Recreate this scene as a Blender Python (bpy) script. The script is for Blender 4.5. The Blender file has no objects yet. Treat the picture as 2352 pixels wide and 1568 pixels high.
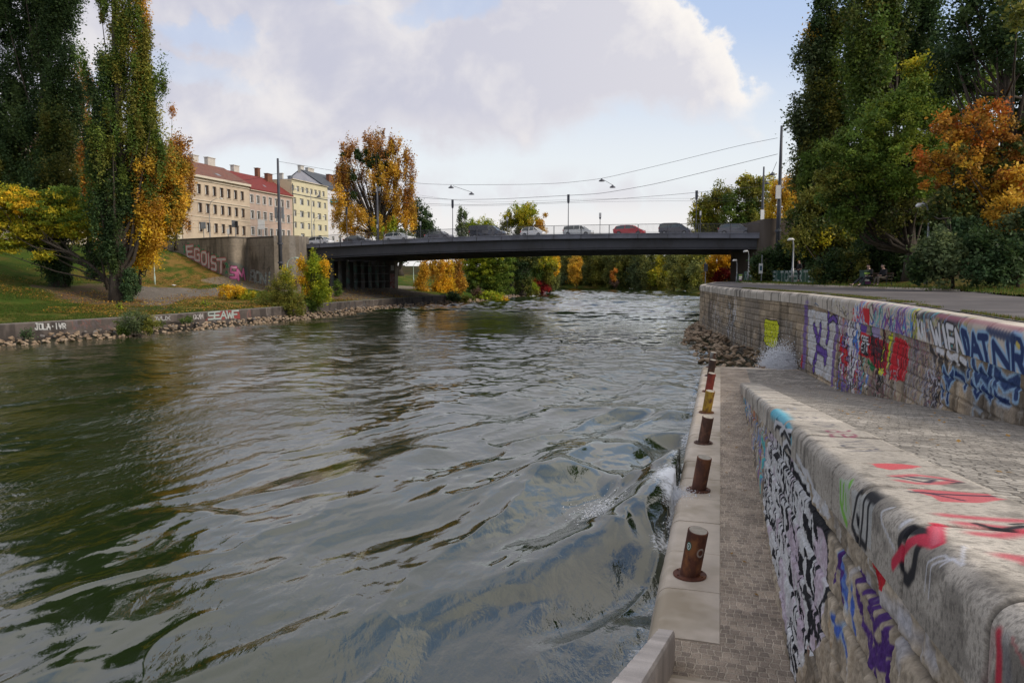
import bpy, math, random
import numpy as np
from math import sin, cos, pi, sqrt, atan2, radians
from mathutils import Vector
random.seed(7); rng = np.random.default_rng(11)
scene = bpy.context.scene
COL = scene.collection
# ---------------------------------------------------------------- camera
FPX, CX, CY = 1698.5, 1176.0, 784.0          # measured on the photograph (2352 px wide)
PITCH = math.atan((784 - 630.5) / 1698.5)
cam_d = bpy.data.cameras.new('camera'); cam = bpy.data.objects.new('camera', cam_d); COL.objects.link(cam)
cam_d.sensor_width = 36; cam_d.lens = FPX / 2352 * 36; cam_d.clip_end = 3000; cam_d.clip_start = .1
cam.location = (0, 0, 0); cam.rotation_euler = (pi / 2 - PITCH, 0, 0)
scene.camera = cam
ZW, ZK, ZP = -4.65, -4.30, -0.86              # water, quay walkway, promenade (camera eye is 0)
DV = np.array([.2704, .9627, 0.]); NV = np.array([.9627, -.2704, 0.])   # along the quay, and to its right

def ray(x, y):
    u = (x - CX) / FPX; c = (CY - y) / FPX
    return (u, cos(PITCH) + c * sin(PITCH), c * cos(PITCH) - sin(PITCH))
def G(x, y, z):
    d = ray(x, y); t = z / d[2]; return np.array([d[0] * t, d[1] * t, z])
def A(x, y, Y):
    d = ray(x, y); t = Y / d[1]; return np.array([d[0] * t, Y, d[2] * t])
def SQ(s, q, z): return DV * s + NV * q + np.array([0, 0, z])
def to_sq(p): return float(p[0] * DV[0] + p[1] * DV[1]), float(p[0] * NV[0] + p[1] * NV[1])

# ---------------------------------------------------------------- noise
def _h(a, b, c, seed):
    n = (a.astype(np.int64) * 73856093) ^ (b.astype(np.int64) * 19349663) ^ (c.astype(np.int64) * 83492791) ^ (seed * 2654435761 & 0x7fffffff)
    n = (n ^ (n >> 13)) * 1274126177 & 0xffffffff
    n = (n ^ (n >> 16)) * 2246822519 & 0xffffffff
    return ((n ^ (n >> 15)) & 0xffffff) / float(0xffffff)
def vn(x, y, z=0., seed=0):
    x, y, z = np.broadcast_arrays(np.asarray(x, float), np.asarray(y, float), np.asarray(z, float))
    xi, yi, zi = np.floor(x), np.floor(y), np.floor(z)
    f = [t * t * t * (t * (t * 6 - 15) + 10) for t in (x - xi, y - yi, z - zi)]
    r = 0
    for dx in (0, 1):
        for dy in (0, 1):
            for dz in ((0, 1) if z.any() else (0,)):
                w = (f[0] if dx else 1 - f[0]) * (f[1] if dy else 1 - f[1]) * (f[2] if dz else 1 - f[2])
                r = r + w * _h(xi + dx, yi + dy, zi + dz, seed)
    return r
def fbm(x, y, z=0., seed=0, o=4, g=.5):
    r = 0; a = 1; t = 0; k = 1.
    for i in range(o):
        r = r + a * vn(np.asarray(x) * k + 17.3 * i, np.asarray(y) * k - 9.1 * i, np.asarray(z) * k, seed + i); t += a; a *= g; k *= 2.03
    return r / t
def sm(a, b, x):
    t = np.clip((np.asarray(x, float) - a) / (b - a), 0, 1); return t * t * (3 - 2 * t)

# ---------------------------------------------------------------- objects
def thing(name, label, cat, loc=(0, 0, 0), rz=0., group=None):
    o = bpy.data.objects.new(name, None); COL.objects.link(o); o.empty_display_size = .2
    o.location = tuple(float(v) for v in loc); o.rotation_euler = (0, 0, rz); o['label'] = label; o['category'] = cat
    if group: o['group'] = group
    return o
def tag(o, label, cat, group=None, kind=None):
    o['label'] = label; o['category'] = cat
    if group: o['group'] = group
    if kind: o['kind'] = kind
    return o
def struct(o): o['kind'] = 'structure'; return o
def copy_tree(o, parent=None):
    c = o.copy(); COL.objects.link(c); c.parent = parent
    for ch in list(o.children):
        if ch.name in COL.objects: copy_tree(ch, c)
    return c
def rawmesh(name, V, F, mats, parent=None, off=None, smooth=False, col=None, fm=None, uv=None):
    """V (n,3) array, F list of tuples or (m,4) array."""
    V = np.asarray(V, dtype=np.float32).reshape(-1, 3)
    if off is not None: V = V - np.asarray(off, dtype=np.float32)
    me = bpy.data.meshes.new(name)
    if isinstance(F, np.ndarray):
        n = len(F); k = F.shape[1]
        me.vertices.add(len(V)); me.vertices.foreach_set('co', V.ravel())
        me.loops.add(n * k); me.loops.foreach_set('vertex_index', F.astype(np.int32).ravel())
        me.polygons.add(n); me.polygons.foreach_set('loop_start', np.arange(0, n * k, k, dtype=np.int32))
        try: me.polygons.foreach_set('loop_total', np.full(n, k, dtype=np.int32))
        except Exception: pass
    else:
        me.from_pydata(V.tolist(), [], [tuple(int(i) for i in f) for f in F])
    for m in (mats if isinstance(mats, (list, tuple)) else [mats]): me.materials.append(m)
    if fm is not None: me.polygons.foreach_set('material_index', np.asarray(fm, dtype=np.int32))
    me.update(calc_edges=True)
    if smooth: me.polygons.foreach_set('use_smooth', np.ones(len(me.polygons), dtype=bool))
    if col is not None:
        c = np.ones((len(V), 4), dtype=np.float32); c[:, :3] = col
        at = me.color_attributes.new('Col', 'FLOAT_COLOR', 'POINT'); at.data.foreach_set('color', c.ravel())
    if uv is not None:
        l = me.uv_layers.new(name='UVMap'); li = np.empty(len(me.loops), dtype=np.int32); me.loops.foreach_get('vertex_index', li)
        l.data.foreach_set('uv', np.asarray(uv, dtype=np.float32)[li].ravel())
    o = bpy.data.objects.new(name, me); COL.objects.link(o)
    if parent is not None: o.parent = parent
    return o
def gridfaces(nr, nc, flip=False):
    i = np.arange(nr - 1)[:, None] * nc + np.arange(nc - 1)[None, :]
    f = np.stack([i, i + 1, i + nc + 1, i + nc], -1).reshape(-1, 4)
    return f[:, ::-1] if flip else f
class MB:
    def __init__(s): s.V = []; s.F = []; s.M = []; s.m = 0
    def add(s, V, F):
        b = len(s.V); s.V += [tuple(float(c) for c in v) for v in V]; s.F += [tuple(i + b for i in f) for f in F]; s.M += [s.m] * len(F); return s
    def box(s, c, d, ax=None, taper=1.):
        """c centre, d full sizes; ax = (u, v, w) axes; taper shrinks the top"""
        u, v, w = ax if ax is not None else (np.array([1, 0, 0.]), np.array([0, 1, 0.]), np.array([0, 0, 1.]))
        c = np.asarray(c, float); P = []
        for k in (-1, 1):
            t = taper if k > 0 else 1
            for a, b in ((-1, -1), (1, -1), (1, 1), (-1, 1)):
                P.append(c + u * a * d[0] / 2 * t + v * b * d[1] / 2 * t + w * k * d[2] / 2)
        return s.add(P, [(3, 2, 1, 0), (4, 5, 6, 7), (0, 1, 5, 4), (1, 2, 6, 5), (2, 3, 7, 6), (3, 0, 4, 7)])
    def tube(s, pts, rad, n=8, cap=True):
        pts = [np.asarray(p, float) for p in pts]
        if not hasattr(rad, '__len__'): rad = [rad] * len(pts)
        P = []; prev = None
        for i, p in enumerate(pts):
            t = pts[min(i + 1, len(pts) - 1)] - pts[max(i - 1, 0)]; t = t / (np.linalg.norm(t) + 1e-9)
            if prev is None:
                a = np.array([1, 0, 0.]) if abs(t[0]) < .9 else np.array([0, 1, 0.])
            else: a = prev
            a = a - t * a.dot(t); a /= np.linalg.norm(a) + 1e-9; b = np.cross(t, a); prev = a
            for k in range(n):
                th = 2 * pi * k / n; P.append(p + (a * cos(th) + b * sin(th)) * rad[i])
        F = [(i * n + k, i * n + (k + 1) % n, (i + 1) * n + (k + 1) % n, (i + 1) * n + k) for i in range(len(pts) - 1) for k in range(n)]
        if cap: F += [tuple(range(n - 1, -1, -1)), tuple(range((len(pts) - 1) * n, len(pts) * n))]
        return s.add(P, F)
    def prism(s, poly, o, u, v, w, depth):
        """2D poly in (u,v) plane at o, extruded along w by depth"""
        o = np.asarray(o, float); n = len(poly)
        P = [o + u * a + v * b for a, b in poly] + [o + u * a + v * b + w * depth for a, b in poly]
        F = [tuple(range(n - 1, -1, -1)), tuple(range(n, 2 * n))] + [(i, (i + 1) % n, n + (i + 1) % n, n + i) for i in range(n)]
        return s.add(P, F)
    def out(s, name, mats, parent=None, world=None, smooth=False, bev=0):
        V = np.array(s.V)
        o = rawmesh(name, V, s.F, mats, parent, off=world, smooth=smooth, fm=s.M)
        if bev:
            m = o.modifiers.new('b', 'BEVEL'); m.width = bev; m.segments = 2; m.limit_method = 'ANGLE'
        return o
ZA = np.array([0, 0, 1.])
# ---------------------------------------------------------------- materials
def nt(name):
    m = bpy.data.materials.new(name); m.use_nodes = True; t = m.node_tree; t.nodes.clear()
    o = t.nodes.new('ShaderNodeOutputMaterial'); return m, t, o
def N(t, ty, ins=None, **kw):
    n = t.nodes.new(ty)
    for k, v in kw.items(): setattr(n, k, v)
    for k, v in (ins or {}).items():
        if isinstance(v, tuple) and len(v) == 2 and isinstance(v[0], bpy.types.Node): t.links.new(v[0].outputs[v[1]], n.inputs[k])
        else: n.inputs[k].default_value = v
    return n
def rgba(c): return (c[0], c[1], c[2], 1.)
def pm(name, c1, c2=None, sc=1., rough=.8, bump=.0, bsc=20., attr=False, metal=0., c3=None, sc3=.15, dist=.02, spec=.4, stretch=(1, 1, 1), var=.5):
    m, t, o = nt(name)
    tc = N(t, 'ShaderNodeNewGeometry'); mp = N(t, 'ShaderNodeMapping', {'Vector': (tc, 'Position'), 'Scale': stretch})
    c2 = c2 or tuple(x * .75 for x in c1)
    no = N(t, 'ShaderNodeTexNoise', {'Vector': (mp, 0), 'Scale': sc, 'Detail': 6., 'Roughness': .6})
    rp = N(t, 'ShaderNodeValToRGB', {0: (no, 0)}); e = rp.color_ramp.elements
    e[0].position = .32; e[0].color = rgba(c2); e[1].position = .68; e[1].color = rgba(c1)
    cur = (rp, 0)
    if c3:
        n3 = N(t, 'ShaderNodeTexNoise', {'Vector': (mp, 0), 'Scale': sc3, 'Detail': 4., 'Roughness': .65})
        r3 = N(t, 'ShaderNodeValToRGB', {0: (n3, 0)}); r3.color_ramp.elements[0].position = .48; r3.color_ramp.elements[1].position = .62
        mx = N(t, 'ShaderNodeMix', {0: (r3, 0), 6: cur, 7: rgba(c3)}, data_type='RGBA'); cur = (mx, 2)
    if attr:
        at = N(t, 'ShaderNodeAttribute', attribute_name='Col')
        g = N(t, 'ShaderNodeMapRange', {0: (no, 0), 1: .25, 2: .75, 3: 1 - var * .5, 4: 1 + var * .5})
        cur = N(t, 'ShaderNodeVectorMath', {0: (at, 'Color'), 1: (g, 0)}, operation='MULTIPLY'); cur = (cur, 0)
    p = N(t, 'ShaderNodeBsdfPrincipled', {'Base Color': cur, 'Roughness': rough, 'Metallic': metal})
    p.inputs['Specular IOR Level'].default_value = spec
    if bump:
        bn = N(t, 'ShaderNodeTexNoise', {'Vector': (mp, 0), 'Scale': bsc, 'Detail': 5., 'Roughness': .65})
        b = N(t, 'ShaderNodeBump', {'Strength': bump, 'Distance': dist, 'Height': (bn, 0)}); t.links.new(b.outputs[0], p.inputs['Normal'])
    t.links.new(p.outputs[0], o.inputs[0]); return m
def leafmat(name, tr=.35, rough=.6):
    m, t, o = nt(name); at = N(t, 'ShaderNodeAttribute', attribute_name='Col')
    d = N(t, 'ShaderNodeBsdfPrincipled', {'Base Color': (at, 'Color'), 'Roughness': rough}); d.inputs['Specular IOR Level'].default_value = .25
    tl = N(t, 'ShaderNodeBsdfTranslucent', {'Color': (at, 'Color')})
    mx = N(t, 'ShaderNodeMixShader', {0: tr, 1: (d, 0), 2: (tl, 0)}); t.links.new(mx.outputs[0], o.inputs[0]); return m
def glassmat(name, c=(.03, .035, .04), rough=.06):
    m, t, o = nt(name); p = N(t, 'ShaderNodeBsdfPrincipled', {'Base Color': rgba(c), 'Roughness': rough}); p.inputs['Specular IOR Level'].default_value = .9
    t.links.new(p.outputs[0], o.inputs[0]); return m
def cobblemat(name, w, h, c1, c2, mortar, rotate=0.):
    m, t, o = nt(name)
    uv = N(t, 'ShaderNodeUVMap'); nz = N(t, 'ShaderNodeTexNoise', {'Vector': (uv, 0), 'Scale': 5.5, 'Detail': 3.})
    sb = N(t, 'ShaderNodeVectorMath', {0: (nz, 1), 1: (.5, .5, .5)}, operation='SUBTRACT')
    sc = N(t, 'ShaderNodeVectorMath', {0: (sb, 0), 'Scale': .10}, operation='SCALE')
    ad = N(t, 'ShaderNodeVectorMath', {0: (uv, 0), 1: (sc, 0)}, operation='ADD')
    br = N(t, 'ShaderNodeTexBrick', {'Vector': (ad, 0), 'Color1': rgba(c1), 'Color2': rgba(c2), 'Mortar': rgba(mortar), 'Scale': 1., 'Mortar Size': .011, 'Mortar Smooth': .5, 'Bias': 0., 'Brick Width': w, 'Row Height': h}, offset=.42, squash=.82, squash_frequency=3)
    n2 = N(t, 'ShaderNodeTexNoise', {'Vector': (uv, 0), 'Scale': 1.3, 'Detail': 8., 'Roughness': .65})
    g2 = N(t, 'ShaderNodeMapRange', {0: (n2, 0), 1: .32, 2: .68, 3: .55, 4: 1.28})
    n3 = N(t, 'ShaderNodeTexNoise', {'Vector': (uv, 0), 'Scale': 60., 'Detail': 4.})
    g3 = N(t, 'ShaderNodeMapRange', {0: (n3, 0), 1: .3, 2: .7, 3: .68, 4: 1.3})
    mm = N(t, 'ShaderNodeMath', {0: (g2, 0), 1: (g3, 0)}, operation='MULTIPLY')
    cm = N(t, 'ShaderNodeVectorMath', {0: (br, 0), 1: (mm, 0)}, operation='MULTIPLY')
    p = N(t, 'ShaderNodeBsdfPrincipled', {'Base Color': (cm, 0), 'Roughness': .75}); p.inputs['Specular IOR Level'].default_value = .18
    iv = N(t, 'ShaderNodeMath', {0: 1., 1: (br, 1)}, operation='SUBTRACT')
    ad2 = N(t, 'ShaderNodeMath', {0: (n3, 0), 1: .35, 2: (iv, 0)}, operation='MULTIPLY_ADD')
    b = N(t, 'ShaderNodeBump', {'Strength': 1., 'Distance': .018, 'Height': (ad2, 0)}); t.links.new(b.outputs[0], p.inputs['Normal'])
    t.links.new(p.outputs[0], o.inputs[0]); return m
M = {}
M['kerb'] = pm('granite_kerb', (.60, .52, .43), (.47, .405, .33), 1.6, .65, .25, 90, c3=(.36, .30, .22), sc3=.5, dist=.006, spec=.25)
M['coping'] = pm('coping_paint', (1, 1, 1), attr=True, sc=150, rough=.75, bump=.3, bsc=260, dist=.003, var=.75, spec=.2)
M['stone'] = pm('stone_paint', (1, 1, 1), attr=True, sc=28, rough=.85, bump=.6, bsc=45, dist=.015, var=.7, spec=.2)
M['farwall'] = pm('far_wall_paint', (1, 1, 1), attr=True, sc=3, rough=.9, bump=.3, bsc=10, dist=.02, var=.45)
M['ground'] = pm('bank_ground', (1, 1, 1), attr=True, sc=9, rough=.95, bump=.8, bsc=14, dist=.08, var=1.0, spec=.05)
M['asphalt'] = pm('asphalt', (.115, .105, .105), (.085, .078, .078), .5, .85, .4, 160, dist=.004, c3=(.15, .135, .13), sc3=.35, spec=.15)
M['soil'] = pm('soil', (.07, .055, .04), (.04, .032, .022), 2., .95, .5, 20)
M['grass'] = leafmat('grass_blades', .3, .7)
M['leaf'] = leafmat('leaf_surface', .38)
M['bark'] = pm('bark', (.085, .068, .052), (.035, .028, .022), 6., .95, .8, 12, dist=.05, stretch=(1, 1, .25))
M['barkg'] = pm('bark_grey', (.16, .14, .115), (.06, .05, .04), 5., .95, .8, 12, dist=.05, stretch=(1, 1, .2))
M['steel'] = pm('dark_bridge_steel', (.085, .085, .10), (.06, .06, .07), .5, .55, .1, 5, c3=(.05, .048, .052), sc3=.25, stretch=(1, 1, .6))
M['fascia'] = pm('grey_blue_steel', (.20, .205, .25), (.15, .155, .19), .8, .5, .1, 5, c3=(.12, .12, .14), sc3=.3)
M['rail'] = pm('railing_paint', (.10, .10, .115), (.07, .07, .08), 2., .5)
M['mast'] = pm('mast_paint', (.075, .08, .10), (.05, .052, .065), .7, .5)
M['palegreen'] = pm('pale_green_paint', (.42, .52, .44), (.30, .38, .33), 2., .5)
M['galv'] = pm('galvanised_metal', (.27, .28, .30), (.19, .20, .21), 2., .45, metal=.3)
M['white'] = pm('white_enamel', (.75, .75, .74), (.62, .62, .62), 1., .4)
M['wire'] = pm('wire', (.06, .06, .07), None, 1., .6)
M['black'] = pm('black_rubber', (.02, .02, .022), None, 3., .8)
M['conc'] = pm('bridge_concrete', (.26, .225, .185), (.17, .145, .12), .35, .9, .3, 8, c3=(.12, .10, .085), sc3=.5, stretch=(1, 1, .35))
M['dconc'] = pm('dark_concrete', (.10, .09, .08), (.06, .055, .05), .6, .9, .2, 6)
M['pave'] = cobblemat('walkway_setts', .106, .116, (.46, .37, .285), (.27, .22, .175), (.56, .47, .37))
M['ramp'] = cobblemat('ramp_setts', .155, .10, (.43, .395, .345), (.21, .19, .165), (.15, .135, .115))
M['glass'] = glassmat('window_glass', (.02, .022, .025))
M['rock1'] = pm('tan_rock', (.30, .215, .14), (.15, .105, .07), 2.2, .85, .6, 9, dist=.05)
M['rock2'] = pm('grey_rock', (.20, .18, .165), (.09, .08, .075), 2.2, .85, .6, 9, dist=.05)
M['rock3'] = pm('pale_rock', (.38, .29, .20), (.21, .155, .11), 2.2, .85, .6, 9, dist=.05)
M['foam'] = pm('foam', (.86, .88, .92), (.75, .78, .83), 2., .6)
# ================================================================ paint on gridded walls
class Paint:
    """vertex colours of a wall grid: a[i] along the wall, b[j] up the wall, both in metres"""
    def __init__(s, a, b, base): s.a = np.asarray(a); s.b = np.asarray(b); s.c = base; s.map = None
    def _box(s, P, w):
        P = np.asarray(P, float); lo = P.min(0) - w; hi = P.max(0) + w
        i0, i1 = np.searchsorted(s.a, [lo[0], hi[0]]); j0, j1 = np.searchsorted(s.b, [lo[1], hi[1]])
        return i0, i1, j0, j1
    def _mix(s, sl, k, col, al):
        k = (k * al)[..., None]; s.c[sl] = s.c[sl] * (1 - k) + np.asarray(col) * k
    def stroke(s, P, w, col, soft=.25, al=1., px=True, wob=0.):
        if px: P = [s.map(*p) for p in P]
        P = np.asarray(P, float); i0, i1, j0, j1 = s._box(P, w)
        if i1 <= i0 or j1 <= j0: return
        X, Y = np.meshgrid(s.a[i0:i1], s.b[j0:j1], indexing='ij'); D = np.full(X.shape, 1e9)
        if len(P) == 1: D = np.hypot(X - P[0][0], Y - P[0][1])
        for (x0, y0), (x1, y1) in zip(P[:-1], P[1:]):
            dx, dy = x1 - x0, y1 - y0; t = np.clip(((X - x0) * dx + (Y - y0) * dy) / (dx * dx + dy * dy + 1e-9), 0, 1)
            D = np.minimum(D, np.hypot(X - x0 - t * dx, Y - y0 - t * dy))
        if wob: D = D + (fbm(X * 6, Y * 6, 0, 5, 2) - .5) * wob
        s._mix((slice(i0, i1), slice(j0, j1)), 1 - sm(w / 2 * (1 - soft), w / 2 * (1 + soft), D), col, al)
    def poly(s, P, col, al=1., px=True, edge=.0, holes=0.):
        if px: P = [s.map(*p) for p in P]
        P = np.asarray(P, float); i0, i1, j0, j1 = s._box(P, .05)
        if i1 <= i0 or j1 <= j0: return
        X, Y = np.meshgrid(s.a[i0:i1], s.b[j0:j1], indexing='ij')
        if edge: X = X + (fbm(X * 3, Y * 3, 0, 3, 3) - .5) * edge; Y = Y + (fbm(X * 3, Y * 3, 9., 4, 3) - .5) * edge
        I = np.zeros(X.shape, bool); n = len(P)
        for k in range(n):
            x0, y0 = P[k]; x1, y1 = P[(k + 1) % n]
            I ^= ((y0 > Y) != (y1 > Y)) & (X < (x1 - x0) * (Y - y0) / (y1 - y0 + 1e-12) + x0)
        k = I.astype(float)
        if holes: k *= 1 - sm(.5, .62, fbm(X * 7, Y * 7, 0, 8, 3)) * holes
        s._mix((slice(i0, i1), slice(j0, j1)), k, col, al)
    def squig(s, box, n, cols, w=.05, px=True, r=None, seg=6, size=.5, al=.9, tall=1.6):
        """n scribbled tags inside the four-sided region box"""
        r = r or random
        if px: box = [s.map(*p) for p in box]
        B = [np.array(p) for p in box]
        for _ in range(n):
            u, v = r.random(), r.random(); c = (B[0] * (1 - u) + B[1] * u) * (1 - v) + (B[3] * (1 - u) + B[2] * u) * v
            P = [c]; a = r.random() * 6.3
            for k in range(seg):
                a += r.uniform(-2.2, 2.2); P.append(P[-1] + np.array([cos(a), sin(a) * tall]) * size * r.uniform(.15, .5))
            s.stroke(P, w * r.uniform(.6, 1.3), r.choice(cols), px=False, al=al)
GL = {'A': [[(0, 0), (.5, 1), (1, 0)], [(.2, .4), (.8, .4)]], 'E': [[(1, 1), (0, 1), (0, 0), (1, 0)], [(0, .5), (.8, .5)]],
 'G': [[(1, .9), (.8, 1), (.1, 1), (0, .85), (0, .1), (.15, 0), (1, 0), (1, .5), (.6, .5)]], 'O': [[(.2, 0), (0, .2), (0, .8), (.2, 1), (.8, 1), (1, .8), (1, .2), (.8, 0), (.2, 0)]],
 'I': [[(.5, 0), (.5, 1)]], 'S': [[(1, 1), (.1, 1), (0, .85), (0, .6), (.1, .5), (.9, .5), (1, .4), (1, .1), (.9, 0), (0, 0)]], 'T': [[(0, 1), (1, 1)], [(.5, 1), (.5, 0)]],
 'M': [[(0, 0), (0, 1), (.5, .35), (1, 1), (1, 0)]], 'J': [[(.2, 1), (.9, 1)], [(.7, 1), (.7, .2), (.5, 0), (.2, 0), (0, .25)]], 'L': [[(0, 1), (0, 0), (.9, 0)]],
 'V': [[(0, 1), (.5, 0), (1, 1)]], 'R': [[(0, 0), (0, 1), (.8, 1), (1, .8), (.8, .5), (0, .5)], [(.4, .5), (1, 0)]], 'W': [[(0, 1), (.25, 0), (.5, .7), (.75, 0), (1, 1)]],
 'N': [[(0, 0), (0, 1), (1, 0), (1, 1)]], 'K': [[(0, 0), (0, 1)], [(1, 1), (0, .5), (1, 0)]], 'D': [[(0, 0), (0, 1), (.7, 1), (1, .7), (1, .3), (.7, 0), (0, 0)]], 'B': [[(0, 0), (0, 1), (.8, 1), (.9, .75), (.7, .5), (0, .5)], [(.7, .5), (1, .25), (.8, 0), (0, 0)]],
 'Y': [[(0, 1), (.5, .5), (1, 1)], [(.5, .5), (.5, 0)]], 'F': [[(0, 0), (0, 1), (1, 1)], [(0, .5), (.7, .5)]], 'U': [[(0, 1), (0, .2), (.2, 0), (.8, 0), (1, .2), (1, 1)]], 'X': [[(0, 0), (1, 1)], [(0, 1), (1, 0)]],
 'C': [[(1, .9), (.8, 1), (.2, 1), (0, .8), (0, .2), (.2, 0), (.8, 0), (1, .1)]], '.': [[(.5, .45), (.5, .55)]], '8': [[(.2, .5), (0, .7), (.2, 1), (.8, 1), (1, .7), (.8, .5), (.2, .5), (0, .3), (.2, 0), (.8, 0), (1, .3), (.8, .5)]],
 'H': [[(0, 0), (0, 1)], [(1, 0), (1, 1)], [(0, .5), (1, .5)]], '6': [[(1, 1), (.3, .9), (0, .4), (.1, 0), (.9, 0), (1, .35), (.6, .5), (.1, .4)]], '1': [[(.2, .8), (.6, 1), (.6, 0)]], 'Z': [[(0, 1), (1, 1), (0, 0), (1, 0)]]}
def write(p, txt, quads, w, col, px=True, **k):
    """quads: one (x0,y0 bottom-left, x1,y1 bottom-right, x2,y2 top-right, x3,y3 top-left) frame per letter"""
    for ch, q in zip(txt, quads):
        q = [p.map(*c) for c in q] if px else q
        q = [np.array(c, float) for c in q]
        for st in GL[ch]:
            p.stroke([(q[0] * (1 - a) + q[1] * a) * (1 - b) + (q[3] * (1 - a) + q[2] * a) * b for a, b in st], w, col, px=False, **k)
def linequads(x0, y0, x1, y1, h0, h1, n, gap=.18, wid=None):
    """letter frames in a row whose foot runs (x0,y0)-(x1,y1), heights h0..h1 (photo px)"""
    out = []
    for i in range(n):
        a, b = (i + gap / 2) / n, (i + 1 - gap / 2) / n
        f = lambda t: (x0 + (x1 - x0) * t, y0 + (y1 - y0) * t); h = lambda t: h0 + (h1 - h0) * t
        p, q = f(a), f(b); out.append((p, q, (q[0], q[1] - h(b)), (p[0], p[1] - h(a))))
    return out

# ================================================================ polylines
def resample(P, step, smooth=0):
    P = np.asarray(P, float); d = np.r_[0, np.cumsum(np.hypot(*np.diff(P, axis=0).T))]; n = max(int(d[-1] / step), 2)
    t = np.linspace(0, d[-1], n + 1); Q = np.stack([np.interp(t, d, P[:, 0]), np.interp(t, d, P[:, 1])], 1)
    if smooth:
        k = int(smooth / step) | 1
        if k > 1:
            E = np.concatenate([2 * Q[0] - Q[1:k][::-1], Q, 2 * Q[-1] - Q[-k:-1][::-1]]); w = np.ones(k) / k
            Q = np.stack([np.convolve(E[:, i], w, 'same') for i in (0, 1)], 1)[k - 1:-(k - 1)]
    return Q
def normals(P):
    t = np.gradient(P, axis=0); t /= np.linalg.norm(t, axis=1)[:, None] + 1e-9; return t, np.stack([-t[:, 1], t[:, 0]], 1)   # left normal
def distpoly(P, X, Y):
    """signed distance (left positive) to polyline P"""
    X = np.asarray(X, float); Y = np.asarray(Y, float); best = np.full(X.shape, 1e9); sg = np.zeros(X.shape)
    for (x0, y0), (x1, y1) in zip(P[:-1], P[1:]):
        dx, dy = x1 - x0, y1 - y0; t = np.clip(((X - x0) * dx + (Y - y0) * dy) / (dx * dx + dy * dy), 0, 1)
        ex, ey = X - x0 - t * dx, Y - y0 - t * dy; d = np.hypot(ex, ey); m = d < best
        best = np.where(m, d, best); sg = np.where(m, np.sign(dx * ey - dy * ex), sg)
    return best * sg
# ================================================================ left bank
LW = [(-48, 10), (-41, 30), (-33, 47.4), (-29.6, 53.6), (-25.9, 62.5), (-21.5, 76.5), (-17.6, 93.8), (-12.0, 110.9), (-6.0, 126.0), (.3, 148.4), (7., 172.), (9., 186.), (4, 200), (-20, 214), (-90, 232)]
LWr = resample(LW, 1.0, 9); LWc = resample(LW, 4.0, 9)
def zL(d, Y):
    a = np.interp(d, [-3, 0, 3, 3.4, 12, 20, 26, 33, 40, 52, 60, 200], [-6, -4.75, -4.1, -3.42, -3.05, -2.75, -1.75, -1.05, 1.0, 3.9, 4.7, 5.0])
    b = np.interp(d, [-3, 0, 3, 3.4, 5.5, 11, 20, 26, 34, 40, 46, 60, 200], [-6, -4.75, -4.1, -3.42, -3.3, -2.35, -2.0, -1.1, 1.1, 3.3, 4.4, 4.7, 5.0])
    c = np.interp(d, [-3, 0, 3, 8, 16, 30, 40, 52, 60, 200], [-6, -4.75, -4.2, -3.0, -2.3, -1.6, 1.0, 3.9, 4.7, 5.0])
    k = sm(98, 112, Y); k2 = sm(122, 132, Y)
    return (a * (1 - k) + b * k) * (1 - k2) + c * k2
def hitL(x, y, y0=44., y1=170.):
    d = ray(x, y); Y = np.linspace(y0, y1, 1400); X = Y * d[0] / d[1]; Z = Y * d[2] / d[1]
    h = zL(distpoly(LWc, X, Y), Y); i = np.argmax(Z <= h)
    return np.array([X[i], Y[i], float(h[i])])
def onL(X, Y): return np.array([X, Y, float(zL(distpoly(LWc, np.array([X]), np.array([Y])), np.array([Y]))[0])])
def inpoly(X, Y, P):
    I = np.zeros(X.shape, bool); n = len(P)
    for k in range(n):
        x0, y0 = P[k][:2]; x1, y1 = P[(k + 1) % n][:2]
        I ^= ((y0 > Y) != (y1 > Y)) & (X < (x1 - x0) * (Y - y0) / (y1 - y0 + 1e-12) + x0)
    return I
def softpoly(X, Y, P, e=2.5):
    wx = (fbm(X * .5, Y * .5, 0, 21, 4) - .5) * e; wy = (fbm(X * .5, Y * .5, 3., 22, 4) - .5) * e
    return inpoly(X + wx, Y + wy, P)
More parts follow.
